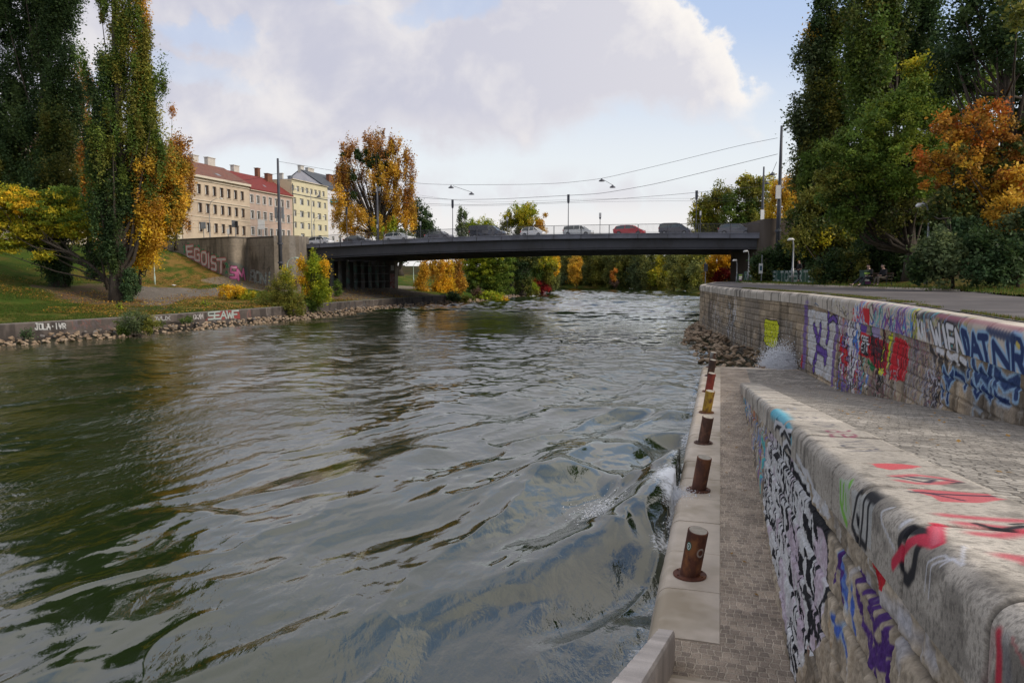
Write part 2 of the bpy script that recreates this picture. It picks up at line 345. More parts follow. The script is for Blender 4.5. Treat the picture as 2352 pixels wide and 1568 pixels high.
def bank_left():
    P = resample(LW, .8, 9); P = P[:int(np.argmax(P[:, 1] > 172))]; P = P[(P[:, 1] > 20)]; _, n = normals(P)
    off = np.concatenate([np.arange(3.3, 62, .45), [70, 85, 110, 160, 260]])
    X = P[:, None, 0] + n[:, None, 0] * off; Y = P[:, None, 1] + n[:, None, 1] * off
    D = np.broadcast_to(off, X.shape); Z = zL(D, Y) + (fbm(X * .35, Y * .35, 0, 3) - .5) * .35 * sm(3.5, 8, D) + (fbm(X * 1.8, Y * 1.8, 0, 4) - .5) * .12
    n1 = fbm(X * .22, Y * .22, 0, 31, 5); n2 = fbm(X * 1.3, Y * 1.3, 0, 32, 4)
    g = np.array([.055, .095, .012]); g2 = np.array([.030, .055, .009]); lv = np.array([.26, .145, .045]); dr = np.array([.12, .082, .055]); stn = np.array([.17, .145, .13])
    c = g + (g2 - g) * n2[..., None]
    lmask = np.zeros(X.shape)
    for pl, k in (([(320, 660), (540, 650), (480, 600), (410, 585), (330, 600)], .75), ([(380, 720), (400, 700), (480, 680), (640, 700), (700, 710)], .85), ([(130, 720), (230, 690), (330, 700), (380, 725), (250, 735)], .55), ([(0, 655), (0, 640), (270, 600), (330, 655)], .3)):
        m = softpoly(X, Y, [hitL(*p) for p in pl], 3); lmask = np.maximum(lmask, m * k)
    lmask = np.maximum(lmask, .28 * sm(.45, .7, n1)); lm = (lmask * sm(.30, .62, n2))[..., None]
    c = c * (1 - lm) + lv * lm
    m = softpoly(X, Y, [hitL(*p) for p in [(60, 657), (280, 650), (330, 700), (420, 712), (330, 716), (210, 700)]], 3) * (.5 + .5 * sm(.35, .6, n2)); c = c * (1 - m[..., None]) + dr * m[..., None]
    m = softpoly(X, Y, [hitL(*p) for p in [(290, 657), (520, 662), (560, 668), (500, 680), (420, 688), (380, 702), (330, 698), (310, 680)]], 1.2) * .9
    st = stn * (.7 + .6 * fbm(X * 3, Y * 8, 0, 40, 3))[..., None]; c = c * (1 - m[..., None]) + st * m[..., None]
    m = ((D > 4.2) & (D < 12) & (Y > 98) & (Y < 124)).astype(float) * .9
    pv = np.array([.14, .115, .095]) * (.6 + .8 * fbm(X * 1.2, Y * 5, 0, 41, 3))[..., None]; c = c * (1 - m[..., None]) + pv * m[..., None]
    m = ((D > 11.5) & (D < 29) & (Y > 105) & (Y < 142)).astype(float) * .8; c = c * (1 - m[..., None]) + np.array([.24, .2, .16]) * m[..., None]
    m = sm(56, 60, D)[..., None]; c = c * (1 - m) + np.array([.09, .085, .085]) * m
    V = np.stack([X, Y, Z], -1).reshape(-1, 3)
    o = rawmesh('grass_bank', V, gridfaces(*X.shape, flip=False), M['ground'], smooth=True, col=c.reshape(-1, 3)); struct(o)
    X, Y = np.meshgrid(np.concatenate([np.arange(-260, -60, 6.), np.arange(-60, 16, 1.2)]), np.arange(168, 330, 1.4), indexing='ij'); D = distpoly(LWc, X, Y); Z = zL(D, Y) - .04 + (fbm(X * .35, Y * .35, 0, 3) - .5) * .35 * (D > 4)
    F = gridfaces(*X.shape, flip=True); F = F[(D.reshape(-1)[F] > -.5).any(1)]
    c = g * (.5 + fbm(X * .5, Y * .5, 0, 31, 4))[..., None]
    struct(rawmesh('river_bend_bank', np.stack([X, Y, Z], -1).reshape(-1, 3), F, M['ground'], smooth=True, col=c.reshape(-1, 3)))
bank_left()
def grid_wall(name, P, n, off, zs, colfn, mat, parent=None, relief=0., inward=True, grp=None):
    pass
# low concrete quay wall on the left bank
def low_wall():
    P = resample(LW, .07, 9); P = P[(P[:, 1] > 26) & (P[:, 1] < 121)]; t, n = normals(P)
    L = np.r_[0, np.cumsum(np.hypot(*np.diff(P, axis=0).T))]; F_ = P + n * 3.0
    zt = -3.38; zs = np.linspace(-4.9, zt, 36)
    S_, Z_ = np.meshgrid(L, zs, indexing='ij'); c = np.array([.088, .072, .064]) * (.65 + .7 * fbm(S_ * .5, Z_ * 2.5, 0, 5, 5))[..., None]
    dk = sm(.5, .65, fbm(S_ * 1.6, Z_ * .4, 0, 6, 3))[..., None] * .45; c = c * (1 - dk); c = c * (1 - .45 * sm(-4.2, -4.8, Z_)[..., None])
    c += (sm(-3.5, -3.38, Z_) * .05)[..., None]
    pt = Paint(L, zs, c)
    def mp(x, y):
        d = ray(x, y); g = F_[:, 0] - d[0] / d[1] * F_[:, 1]; k = np.where(np.diff(np.sign(g)) != 0)[0]; i = k[0] if len(k) else (0 if abs(g[0]) < abs(g[-1]) else len(g) - 1)
        return L[i], F_[i, 1] * d[2] / d[1]
    pt.map = mp; blk = (.02, .02, .02); wh = (.46, .46, .45); sl = (.32, .36, .34)
    q = linequads(82, 757, 154, 754, 14, 11, 8, .2)
    for w, cc in ((.17, blk), (.085, wh)): write(pt, 'JOLA.IVR', q, w, cc)
    pt.squig([(165, 757), (300, 748), (300, 735), (165, 742)], 16, [(.2, .08, .07), (.12, .1, .12)], .06, size=.5, al=.5)
    write(pt, 'OVUX', linequads(352, 737, 393, 734, 9, 8, 4), .07, (.33, .33, .33))
    write(pt, 'OKAM', linequads(446, 733, 468, 731, 10, 10, 4), .06, (.42, .40, .40))
    pt.poly([(473, 735), (500, 713), (552, 711), (552, 731)], (.22, .045, .04), edge=.3)
    for w, cc in ((.24, blk), (.16, sl)): write(pt, 'SEAWF', linequads(480, 733, 550, 729, 16, 16, 5, .1), w, cc)
    pt.squig([(560, 730), (900, 708), (900, 696), (560, 716)], 22, [(.2, .18, .17), (.2, .09, .08), (.09, .1, .12)], .12, size=.9, al=.5)
    root = thing('quay_wall', 'low stained concrete wall with white painted letters above the rocks on the far bank', 'wall')
    V = np.stack([np.broadcast_to(F_[:, None, 0], S_.shape), np.broadcast_to(F_[:, None, 1], S_.shape), Z_], -1)
    V[..., :2] += (n[:, None, :] * ((Z_ + 4.9) * .04)[..., None])
    cols = c
    # top cap and back
    capw = [0.0, .06, .42, .45]; cz = [zt + .01, zt + .03, zt + .03, zt - .5]
    C = np.stack([np.concatenate([(F_ + n * (.06 + w)), np.full((len(F_), 1), z)], 1) for w, z in zip(capw, cz)], 1)
    V = np.concatenate([V, C], 1); cols = np.concatenate([cols, np.broadcast_to(np.array([.16, .14, .12]), C.shape)], 1)
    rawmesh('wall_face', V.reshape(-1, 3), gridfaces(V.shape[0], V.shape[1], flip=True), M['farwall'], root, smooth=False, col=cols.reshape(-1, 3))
low_wall()
# ================================================================ right quay: curve of the upper wall
top_px = [(2352, 753), (2266.5, 736.2), (2145, 715.6), (2023, 695.4), (1901.7, 680.3), (1826.3, 672.9), (1749, 667.8), (1672.5, 661.4), (1607, 654.2)]
UP = [SQ(1., 4.85, 0)[:2], SQ(8, 4.85, 0)[:2]] + [G(x, y, ZP)[:2] for x, y in top_px] + [np.array(p) for p in ((17.2, 67.), (18.9, 72.), (22.8, 84), (28, 98), (34, 112))]
UPr = resample(UP, .25, 4.5)
UL = np.r_[0, np.cumsum(np.hypot(*np.diff(UPr, axis=0).T))]; UT, UN = normals(UPr)      # UN points to the river
US = UPr @ DV[:2]
def up_map(x, y):
    d = ray(x, y); g = UPr[:, 0] - d[0] / d[1] * UPr[:, 1]; k = np.where(np.diff(np.sign(g)) != 0)[0]
    if not len(k): i = int(np.argmin(abs(g))); return UL[i], UPr[i, 1] * d[2] / d[1]
    i = k[0]; f = g[i] / (g[i] - g[i + 1]); p = UPr[i] * (1 - f) + UPr[i + 1] * f
    return UL[i] * (1 - f) + UL[i + 1] * f, p[1] * d[2] / d[1]
def up_at(L): return np.stack([np.interp(L, UL, UPr[:, 0]), np.interp(L, UL, UPr[:, 1])], -1), np.stack([np.interp(L, UL, UN[:, 0]), np.interp(L, UL, UN[:, 1])], -1), np.interp(L, UL, US)
def cop_h(S): return .74 - .28 * sm(27, 34, S)
def z1(x, y): return 1780 + .2432 * x, 631.6 + .2432 * y
def z8(x, y): return 1493 + .25634 * x, 574.2 + .25634 * y
def upper_wall():
    L = [0.]
    while L[-1] < UL[-1] - .1:
        s = L[-1]; L.append(s + (.12 if s < 9 else min(.02 + .0009 * max(s - 9, 0), .07)))
    L = np.array(L); p, n, S = up_at(L)
    # ---- rough stone face
    zs = np.arange(-4.9, ZP - .40, .028); zs = zs[zs < ZP - .44]
    A_, Z_ = np.meshgrid(L, zs, indexing='ij'); zb = (ZP - cop_h(S))[:, None]
    Zc = np.minimum(Z_, zb)
    row = np.floor((Zc - ZP) / .335); fz = (Zc - ZP) / .335 - row
    bl = .95; off = _h(row, row * 0, row * 0, 3) * bl; cb = (A_ + off) / bl; ci = np.floor(cb); fx = cb - ci
    e = np.minimum(np.minimum(fx, 1 - fx) * bl, np.minimum(fz, 1 - fz) * .335)
    rel = sm(.0, .05, e) * .035 + (fbm(A_ * 5, Zc * 7, 0, 12, 4) - .5) * .05 * sm(0, .06, e) + (_h(ci, row, row * 0, 5) - .5) * .02
    tone = .75 + .5 * _h(ci, row, row * 0, 9); n1 = fbm(A_ * .8, Zc * 1.6, 0, 13, 5)
    c = np.array([.34, .265, .18]) * (tone * (.62 + .8 * n1))[..., None]
    gy = sm(.42, .62, fbm(A_ * .35, Zc * .8, 0, 14, 4))[..., None] * .55; c = c * (1 - gy) + np.array([.15, .135, .12]) * gy
    c = c * (.45 + .55 * sm(.0, .022, e))[..., None]
    stz = sm(.52, .7, fbm(A_ * 2.2, Zc * .25, 0, 15, 4))[..., None] * .5; c = c * (1 - stz)
    eff = (sm(.62, .72, fbm(A_ * 7, Zc * 2.2, 0, 16, 3)) * sm(-1.8, -2.6, Zc))[..., None] * .35; c = c * (1 - eff) + np.array([.5, .48, .43]) * eff
    wet = (sm(-4.0, -4.4, Zc) * sm(33, 36, S)[:, None])[..., None] * .55; c = c * (1 - wet)
    pt = Paint(L, zs, c); pt.map = up_map; paint_upper(pt, False)
    V = np.concatenate([np.broadcast_to(p[:, None, :], A_.shape + (2,)) + n[:, None, :] * rel[..., None], Zc[..., None]], -1)
    root = thing('embankment_wall', 'long curved stone wall with a rounded coping covered in colourful graffiti', 'wall')
    rawmesh('stone_face', V.reshape(-1, 3), gridfaces(*A_.shape, flip=True), M['stone'], root, smooth=True, col=c.reshape(-1, 3))
    # ---- coping: v runs up the face, round the nose and back over the top
    R = .17
    v = np.concatenate([np.linspace(0, 1, 28), 1 + np.linspace(.03, 1, 10), 2 + np.linspace(.06, 1, 14)])
    hh = cop_h(S)[:, None] - R
    A_, v_ = np.meshgrid(L, v, indexing='ij')
    zz = np.where(v_ <= 1, ZP - R - hh * (1 - v_), np.where(v_ <= 2, ZP - R + R * np.sin(np.clip(v_ - 1, 0, 1) * pi / 2), ZP + .0 * v_))
    nn = np.where(v_ <= 1, .07, np.where(v_ <= 2, .07 - R * (1 - np.cos(np.clip(v_ - 1, 0, 1) * pi / 2)), .07 - R - (v_ - 2) * .42))
    jl = 1.3; fx = (A_ / jl) % 1; e = np.minimum(fx, 1 - fx) * jl; g = 1 - sm(.006, .012 + A_ * .0012, e)
    nn = nn - g * .012; zz = zz - g * .008 * (v_ > 1) + (fbm(A_ * 1.5, v_ * 2, 0, 19, 3) - .5) * .012
    zpos = np.where(v_ <= 1, zz, np.where(v_ <= 2, ZP - R + (v_ - 1) * R * 1.2, ZP + .05 + (v_ - 2) * .4))   # unrolled height for painting
    c = np.array([.50, .445, .375]) * (.68 + .6 * fbm(A_ * 1.1, zpos * 2.5, 0, 20, 5))[..., None] * (.88 + .24 * _h(np.floor(A_ / jl), A_ * 0, A_ * 0, 4))[..., None]
    c = c * (1 - .8 * g)[..., None]
    far = sm(29, 33, S)[:, None]
    st = sm(.60, .72, fbm(A_ * 4.5, zz * .35, 0, 23, 3)) * sm(ZP + .02, ZP - .08, zz) * (.25 + .6 * far); c = c * (1 - st[..., None] * .75)
    gr = sm(.5, .62, fbm(A_ * 1.2, zz * 1, 0, 24, 4)) * sm(ZP - .2, ZP - .02, zz) * (v_ <= 2) * far; c = c * (1 - gr[..., None] * .6)
    zsp = zpos[0]
    pt = Paint(L, None, c); 
    # paint grid needs one height axis: resample on the nearest column
    class PC(Paint):
        pass
    pt.b = ZP - R - (.74 - R) * (1 - np.clip(v, 0, 1)); pt.b = np.where(v <= 1, pt.b, np.where(v <= 2, ZP - R + (v - 1) * R * 1.25, ZP + .06 + (v - 2) * .4)); pt.b = np.maximum.accumulate(pt.b + np.arange(len(v)) * 1e-6)
    pt.map = up_map; paint_upper(pt, True)
    V = np.concatenate([np.broadcast_to(p[:, None, :], A_.shape + (2,)) + n[:, None, :] * nn[..., None], zz[..., None]], -1)
    rawmesh('coping', V.reshape(-1, 3), gridfaces(*A_.shape, flip=True), M['coping'], root, smooth=True, col=c.reshape(-1, 3))
    mb = MB(); k = slice(0, len(L), 20); q0 = p[k] + n[k] * .0; q1 = p[k] - n[k] * .5
    Vb = np.stack([np.c_[q0, np.full(len(q0), ZP - .8)], np.c_[q1, np.full(len(q0), ZP - .8)], np.c_[q1, np.full(len(q0), -4.9)]], 1)
    rawmesh('backing', Vb.reshape(-1, 3), gridfaces(len(q0), 3), M['dconc'], root)
def paint_upper(pt, cop):
    K = (.015, .015, .018); W = (.62, .62, .64); PU = (.13, .07, .30); RD = (.50, .02, .03); YE = (.58, .60, .03); BL = (.015, .035, .12); LB = (.26, .42, .60); TQ = (.10, .42, .40); GRN = (.02, .14, .05); SK = (.05, .17, .5)
    r = random.Random(5)
    if not cop:
        pt.squig([z8(560, 640), z8(640, 660), z8(640, 480), z8(560, 480)], 22, [W, (.3, .3, .32), K], .035, r=r, size=.6)
        pt.stroke([z8(553, 465), z8(547, 525)], .10, (.55, .4, .38))
        pt.squig([z8(690, 650), z8(790, 690), z8(780, 520), z8(700, 500)], 40, [W, (.35, .37, .4), K, K], .045, r=r, size=.6)
        yp = [z8(*q) for q in [(1042, 612), (1092, 628), (1140, 630), (1160, 668), (1157, 740), (1146, 800), (1150, 840), (1108, 882), (1062, 866), (1024, 822), (1032, 740), (1026, 660)]]
        pt.poly(yp, YE); pt.stroke(yp + yp[:1], .07, K)
        for row in (0, 1, 2):
            y0 = 690 + row * 75
            for k, x in enumerate((1045, 1065, 1085, 1105, 1128)): pt.stroke([z8(x - 8, y0 + 30), z8(x - 4, y0 - 18), z8(x + 4, y0 - 24), z8(x + 8, y0 + 28 - row * 3)] if (k + row) % 2 else [z8(x, y0 - 20), z8(x - 7, y0), z8(x + 6, y0 + 12), z8(x - 3, y0 + 30)], .035, (.05, .06, .01))
        # white block with purple figures
        pt.poly([z1(*q) for q in [(322, 318), (600, 395), (600, 500), (560, 620), (556, 800), (530, 1010), (395, 925), (318, 790)]], (.52, .52, .53), edge=.10, holes=.45)
        for P, w in (([(300, 280), (300, 420), (288, 600), (285, 760), (275, 830)], .55), ([(585, 380), (600, 520), (575, 660), (560, 800), (545, 1020)], .36)):
            pt.stroke([z1(*q) for q in P], w * 1.0, (.15, .09, .28), al=.85, wob=.15)
        for P, w in (([(378, 490), (398, 560), (415, 640), (390, 800)], .30), ([(440, 480), (425, 590), (410, 650)], .26), ([(405, 690), (450, 720), (492, 745), (478, 820)], .30), ([(512, 360), (512, 560), (498, 625)], .24), ([(512, 440), (560, 400), (590, 440)], .16), ([(375, 820), (372, 900)], .2)):
            pt.stroke([z1(*q) for q in P], w + .12, K, wob=.05)
            pt.stroke([z1(*q) for q in P], w, PU, wob=.05)
        # white, red and blue piece
        pt.poly([z1(*q) for q in [(615, 400), (820, 440), (800, 620), (780, 850), (740, 960), (640, 900), (620, 640)]], (.46, .40, .42), al=.75, edge=.2, holes=.6)
        pt.squig([z1(*q) for q in [(625, 900), (790, 960), (800, 600), (620, 560)]], 60, [RD, (.40, .05, .06), W, PU, K, K], .085, r=r, size=.5)
        pt.squig([z1(*q) for q in [(625, 640), (810, 700), (820, 470), (620, 420)]], 46, [W, SK, K, (.3, .2, .3), W], .075, r=r, size=.5)
        for P in ([(720, 420), (700, 500), (705, 560)], [(795, 450), (790, 520), (760, 560)], [(640, 590), (625, 690), (690, 730), (640, 800), (700, 850)], [(770, 700), (790, 760), (750, 900), (745, 950)]):
            pt.stroke([z1(*q) for q in P], .24, K); pt.stroke([z1(*q) for q in P], .17, (.66, .62, .62) if P[0][0] > 700 else RD)
        pt.stroke([z1(785, 545), z1(775, 620), z1(790, 700)], .22, SK)
        # red and black panel
        pt.poly([z1(*q) for q in [(822, 530), (1090, 640), (1065, 820), (1075, 935), (960, 880), (900, 790), (805, 755)]], RD, edge=.06)
        pt.poly([z1(*q) for q in [(835, 560), (895, 580), (885, 770), (815, 735)]], K)
        pt.squig([z1(*q) for q in [(905, 770), (1050, 830), (1060, 660), (905, 600)]], 46, [K, (.10, .01, .02), (.05, .03, .04)], .07, r=r, size=.45, tall=2.4)
        write(pt, 'GRE', linequads(*z1(830, 640), *z1(898, 655), 17, 15, 3), .045, W); write(pt, 'EIW', linequads(*z1(822, 720), *z1(890, 740), 17, 15, 3), .045, W)
        pt.poly([z1(*q) for q in [(925, 480), (1010, 510), (1010, 600), (930, 570)]], (.30, .25, .40), edge=.1); pt.stroke([z1(912, 490), z1(915, 560)], .14, GRN); pt.poly([z1(*q) for q in [(825, 455), (875, 480), (865, 540), (822, 530)]], PU, edge=.1)
        for P, w, cc in (([(1118, 575), (1095, 680), (1085, 780), (1075, 860)], .17, YE), ([(1045, 655), (1025, 760), (1015, 810)], .06, YE), ([(1085, 590), (1120, 600)], .1, YE)): pt.stroke([z1(*q) for q in P], w + .06, K); pt.stroke([z1(*q) for q in P], w, cc)
        pt.poly([z1(*q) for q in [(1150, 575), (1282, 640), (1265, 830), (1240, 1005), (1100, 985), (1105, 780)]], RD, edge=.1)
        for x, a, b in ((1172, 700, 830), (1195, 850, 960), (1215, 690, 930), (1238, 640, 900), (1160, 950, 985), (1255, 700, 860), (1190, 620, 700)): pt.stroke([z1(x, a), z1(x - 12, (a + b) / 2), z1(x - 4, b)], .06, K)
        pt.poly([z1(*q) for q in [(985, 880), (1040, 890), (1025, 950), (990, 940)]], YE, edge=.08); pt.poly([z1(*q) for q in [(985, 945), (1030, 955), (1010, 1030)]], K); pt.poly([z1(*q) for q in [(1040, 890), (1075, 900), (1055, 960), (1030, 945)]], RD)
        for P in ([(850, 780), (838, 900), (845, 960), (828, 1080)], [(845, 940), (810, 1010)], [(820, 870), (818, 920)]): pt.stroke([z1(*q) for q in P], .09, TQ)
        for P in ([(890, 820), (930, 890)], [(920, 850), (940, 880)]): pt.stroke([z1(*q) for q in P], .16, GRN)
        for P in ([(865, 925), (885, 980), (862, 1045)], [(715, 985), (740, 1040), (705, 1020)], [(765, 1050), (758, 1080)]): pt.stroke([z1(*q) for q in P], .10, W)
        pt.squig([z1(*q) for q in [(560, 1020), (900, 1080), (900, 940), (600, 900)]], 40, [PU, (.28, .14, .3), K, W, (.35, .12, .08), SK], .06, r=r, size=.5)
        pt.squig([z1(*q) for q in [(900, 1070), (1240, 1110), (1250, 1010), (900, 930)]], 26, [(.2, .12, .26), K, (.25, .12, .12), (.35, .33, .35)], .05, r=r, size=.5)
        # thin tags, then the blue two-storey letters
        pt.squig([z1(*q) for q in [(1290, 1150), (1560, 1230), (1560, 740), (1290, 640)]], 70, [(.35, .34, .34), (.12, .09, .16), (.25, .22, .24), (.07, .06, .07), (.30, .14, .16)], .035, r=r, size=.7)
        pt.squig([z1(*q) for q in [(1440, 1180), (1600, 1210), (1600, 960), (1440, 860)]], 26, [K, (.05, .05, .08), (.45, .45, .5)], .035, r=r, size=.6)
        for P in ([(1490, 690), (1530, 800)], [(1560, 760), (1590, 850)], [(1620, 780), (1650, 880)], [(1690, 800), (1720, 920)], [(1760, 830), (1800, 940)]): pt.stroke([z1(*q) for q in P], .19, K, al=.85)
        for P in ([(1545, 700), (1610, 735)], [(1650, 735), (1680, 780), (1740, 760)], [(1700, 770), (1740, 830)], [(1770, 790), (1810, 830)]): pt.stroke([z1(*q) for q in P], .13, W)
        for quad in ([(1880, 985), (2070, 1060), (2060, 880), (1895, 825)], [(2100, 1060), (2290, 1140), (2310, 990), (2100, 905)], [(1600, 1010), (1720, 1060), (1700, 930), (1610, 900)]):
            q = [z1(*k) for k in quad]
            for w, cc in ((.30, LB), (.19, BL)):
                for l in ('W' if quad[0][0] == 1880 else 'M' if quad[0][0] == 2100 else 'V'): write(pt, l, [q], w, cc, al=.95)
        for P in ([(1880, 1010), (1925, 1150), (1960, 1080)], [(1985, 1060), (2050, 1170), (2060, 1080)], [(2100, 1110), (2130, 1170), (2220, 1200)], [(1590, 1060), (1600, 1130)], [(1640, 1050), (1650, 1200)], [(1725, 930), (1800, 980), (1810, 1060)], [(1835, 850), (1840, 950)]):
            pt.stroke([z1(*q) for q in P], .20, LB, soft=.6, al=.8); pt.stroke([z1(*q) for q in P], .11, BL)
        pt.stroke([z1(1880, 1350), z1(1900, 1220), z1(1960, 1290)], .12, (.3, .36, .42), soft=.7, al=.6)
        pt.stroke([z1(262, 770), z1(258, 850)], .22, (.4, .03, .03)); 
    else:
        pt.stroke([z1(325, 290), z1(310, 300)], .35, PU, al=.6, soft=.8); pt.stroke([z1(395, 300), z1(420, 330)], .12, (.1, .2, .35), al=.7)
        for P in ([(385, 340), (395, 310), (430, 345)], [(500, 240), (515, 350)], [(535, 250), (530, 350)], [(625, 290), (632, 350), (685, 360)], [(630, 290), (690, 400)], [(655, 360), (685, 395)], [(345, 390), (330, 300)]): pt.stroke([z1(*q) for q in P], .05, (.12, .10, .09))
        pt.squig([z1(*q) for q in [(530, 350), (740, 400), (740, 320), (560, 260)]], 22, [(.35, .34, .36), (.2, .16, .3), K, (.5, .5, .5), (.35, .3, .12)], .035, r=r, size=.35)
        pt.squig([z1(*q) for q in [(755, 415), (860, 445), (860, 340), (765, 310)]], 40, [RD, RD, SK, (.1, .2, .45), W], .06, r=r, size=.35)
        pt.poly([z1(*q) for q in [(846, 312), (908, 322), (918, 395), (912, 470), (868, 440)]], RD, edge=.1)
        pt.squig([z1(*q) for q in [(925, 480), (1350, 610), (1340, 440), (940, 350)]], 95, [PU, (.10, .07, .22), (.3, .06, .12), TQ, (.2, .3, .35), K, (.35, .35, .38), SK, (.3, .12, .3)], .055, r=r, size=.5)
        for P in ([(1030, 490), (1065, 370), (1070, 480)], [(1110, 560), (1120, 390), (1140, 540)], [(1180, 580), (1175, 420), (1240, 590)], [(1270, 600), (1255, 430)]): pt.stroke([z1(*q) for q in P], .10, PU)
        pt.squig([z1(*q) for q in [(1330, 560), (1380, 580), (1370, 430), (1320, 420)]], 10, [YE, K, (.3, .3, .05)], .07, r=r, size=.4)
        for P in ([(1380, 400), (1420, 560)], [(1420, 380), (1490, 600)], [(1500, 440), (1560, 640)], [(1590, 460), (1640, 680)], [(1640, 460), (1730, 720)], [(1730, 500), (1850, 760)], [(1400, 390), (1560, 380)], [(1560, 395), (1760, 440)]): pt.stroke([z1(*q) for q in P], .17, (.04, .04, .07), soft=.5, al=.85)
        pt.squig([z1(*q) for q in [(1400, 600), (1850, 760), (1840, 520), (1450, 400)]], 40, [TQ, (.3, .15, .1), BL, K, (.2, .35, .5), (.3, .3, .05)], .05, r=r, size=.5, al=.7)
        for l, q in (('K', [(1390, 585), (1410, 592), (1392, 432), (1372, 425)]), ('A', [(1420, 598), (1440, 605), (1420, 450), (1402, 442)]), ('I', [(1445, 610), (1465, 618), (1448, 470), (1428, 460)])): write(pt, l, [[z1(*k) for k in q]], .075, W)
        for l, q, w in (('W', [(1545, 680), (1622, 712), (1580, 470), (1500, 448)], .12), ('I', [(1630, 720), (1700, 745), (1655, 498), (1585, 480)], .15), ('E', [(1690, 735), (1752, 752), (1712, 500), (1655, 478)], .12), ('N', [(1765, 765), (1838, 785), (1800, 545), (1738, 520)], .12)):
            write(pt, l, [[z1(*k) for k in q]], w + .09, K); write(pt, l, [[z1(*k) for k in q]], w, W)
        for l, q in (('D', [(1850, 740), (1880, 760), (1850, 560), (1800, 530)]), ('A', [(1900, 790), (2000, 820), (1935, 570), (1880, 560)]), ('T', [(2010, 820), (2090, 855), (2040, 590), (1960, 580)]), ('N', [(2120, 860), (2290, 930), (2240, 650), (2100, 640)]), ('R', [(2300, 940), (2420, 980), (2380, 640), (2285, 600)])):
            for w, cc in ((.26, LB), (.15, BL)): write(pt, l, [[z1(*k) for k in q]], w, cc)
        for k in range(9): pt.stroke([z1(2040 + k * 30, 505 + k * 8), z1(2085 + k * 30, 560 + k * 10)], .10, (.03, .05, .12), soft=.6, al=.85)
        pt.stroke([z1(1550, 385), z1(1760, 425), z1(1950, 450), z1(2352, 520)], .10, (.40, .12, .16), soft=.9, al=.6); pt.stroke([z1(2330, 650), z1(2352, 680)], .09, (.5, .4, .1))
upper_wall()
# ================================================================ walkway, landing and ramp
def zt(s): return -.68 - .117 * np.asarray(s, float)          # top of the low ramp wall
QF, QI = .87, 1.55
S_END = 29.4
def ramp():
    s = np.linspace(-3, 30.9, 120); qs = np.linspace(0, 1, 14)
    up = []
    for a in s:
        i = np.argmin(abs(US - max(a, 0.3)))
        up.append(UPr[i] @ NV[:2])
    up = np.array(up) + .05
    q = QI - .3 + (up - QI + .3)[:, None] * qs; S_ = np.broadcast_to(s[:, None], q.shape)
    z = np.maximum(zt(S_) - .03 - .14 * np.clip((q - QI) / 3, 0, 1), ZK) + (fbm(S_ * .8, q * .8, 0, 51, 4) - .5) * .03
    V = DV * S_[..., None] + NV * q[..., None]; V[..., 2] = z
    struct(rawmesh('paved_ramp', V.reshape(-1, 3), gridfaces(*q.shape), M['ramp'], smooth=True, uv=np.stack([q, S_], -1).reshape(-1, 2)))
    s = np.linspace(30.9, 35.75, 24); up = np.array([UPr[np.argmin(abs(US - a))] @ NV[:2] for a in s]) + .05
    q = QI - .3 + (up - QI + .3)[:, None] * qs; S_ = np.broadcast_to(s[:, None], q.shape)
    V = DV * S_[..., None] + NV * q[..., None]; V[..., 2] = ZK + .0 * q + (fbm(S_ * .8, q * .8, 0, 51, 4) - .5) * .02
    struct(rawmesh('landing_paving', V.reshape(-1, 3), gridfaces(*q.shape), M['ramp'], smooth=True, uv=np.stack([q, S_], -1).reshape(-1, 2)))
    s = np.linspace(7.6, 35.75, 90); qs = np.linspace(.1, QI - .3, 8); S_, q = np.meshgrid(s, qs, indexing='ij')
    V = DV * S_[..., None] + NV * q[..., None]; V[..., 2] = ZK + (fbm(S_ * 1.1, q * 1.1, 0, 52, 4) - .5) * .02
    struct(rawmesh('walkway', V.reshape(-1, 3), gridfaces(*q.shape), M['pave'], smooth=True, uv=np.stack([q, S_], -1).reshape(-1, 2)))
    mb = MB(); mb.box(SQ(9.1, -.12, ZK - .22 + .012), (1.0, .44, .44), (DV, NV, ZA)); 
    V = [SQ(7.6, -.62, ZK + .004), SQ(7.6, .1, ZK + .004), SQ(8.62, .1, ZK + .004), SQ(8.62, -.62, ZK + .004), SQ(7.6, -.62, -5.4), SQ(8.62, -.62, -5.4)]
    struct(rawmesh('walkway_end', V, [(0, 1, 2, 3), (0, 3, 5, 4)], M['pave'], uv=[(-.6, 7.6), (.1, 7.6), (.1, 8.62), (-.6, 8.62), (-1, 7), (-1, 8)]))
    # steps that climb towards the viewer
    for k in range(9):
        b = MB(); s0 = 7.55 - k * .34
        b.box(SQ(s0 - .2, .16, ZK + .15 * (k + 1) - .45), (.42, 1.56, .9), (DV, NV, ZA)); o = b.out('stone_step', M['kerb'], bev=.012); struct(o)
ramp()
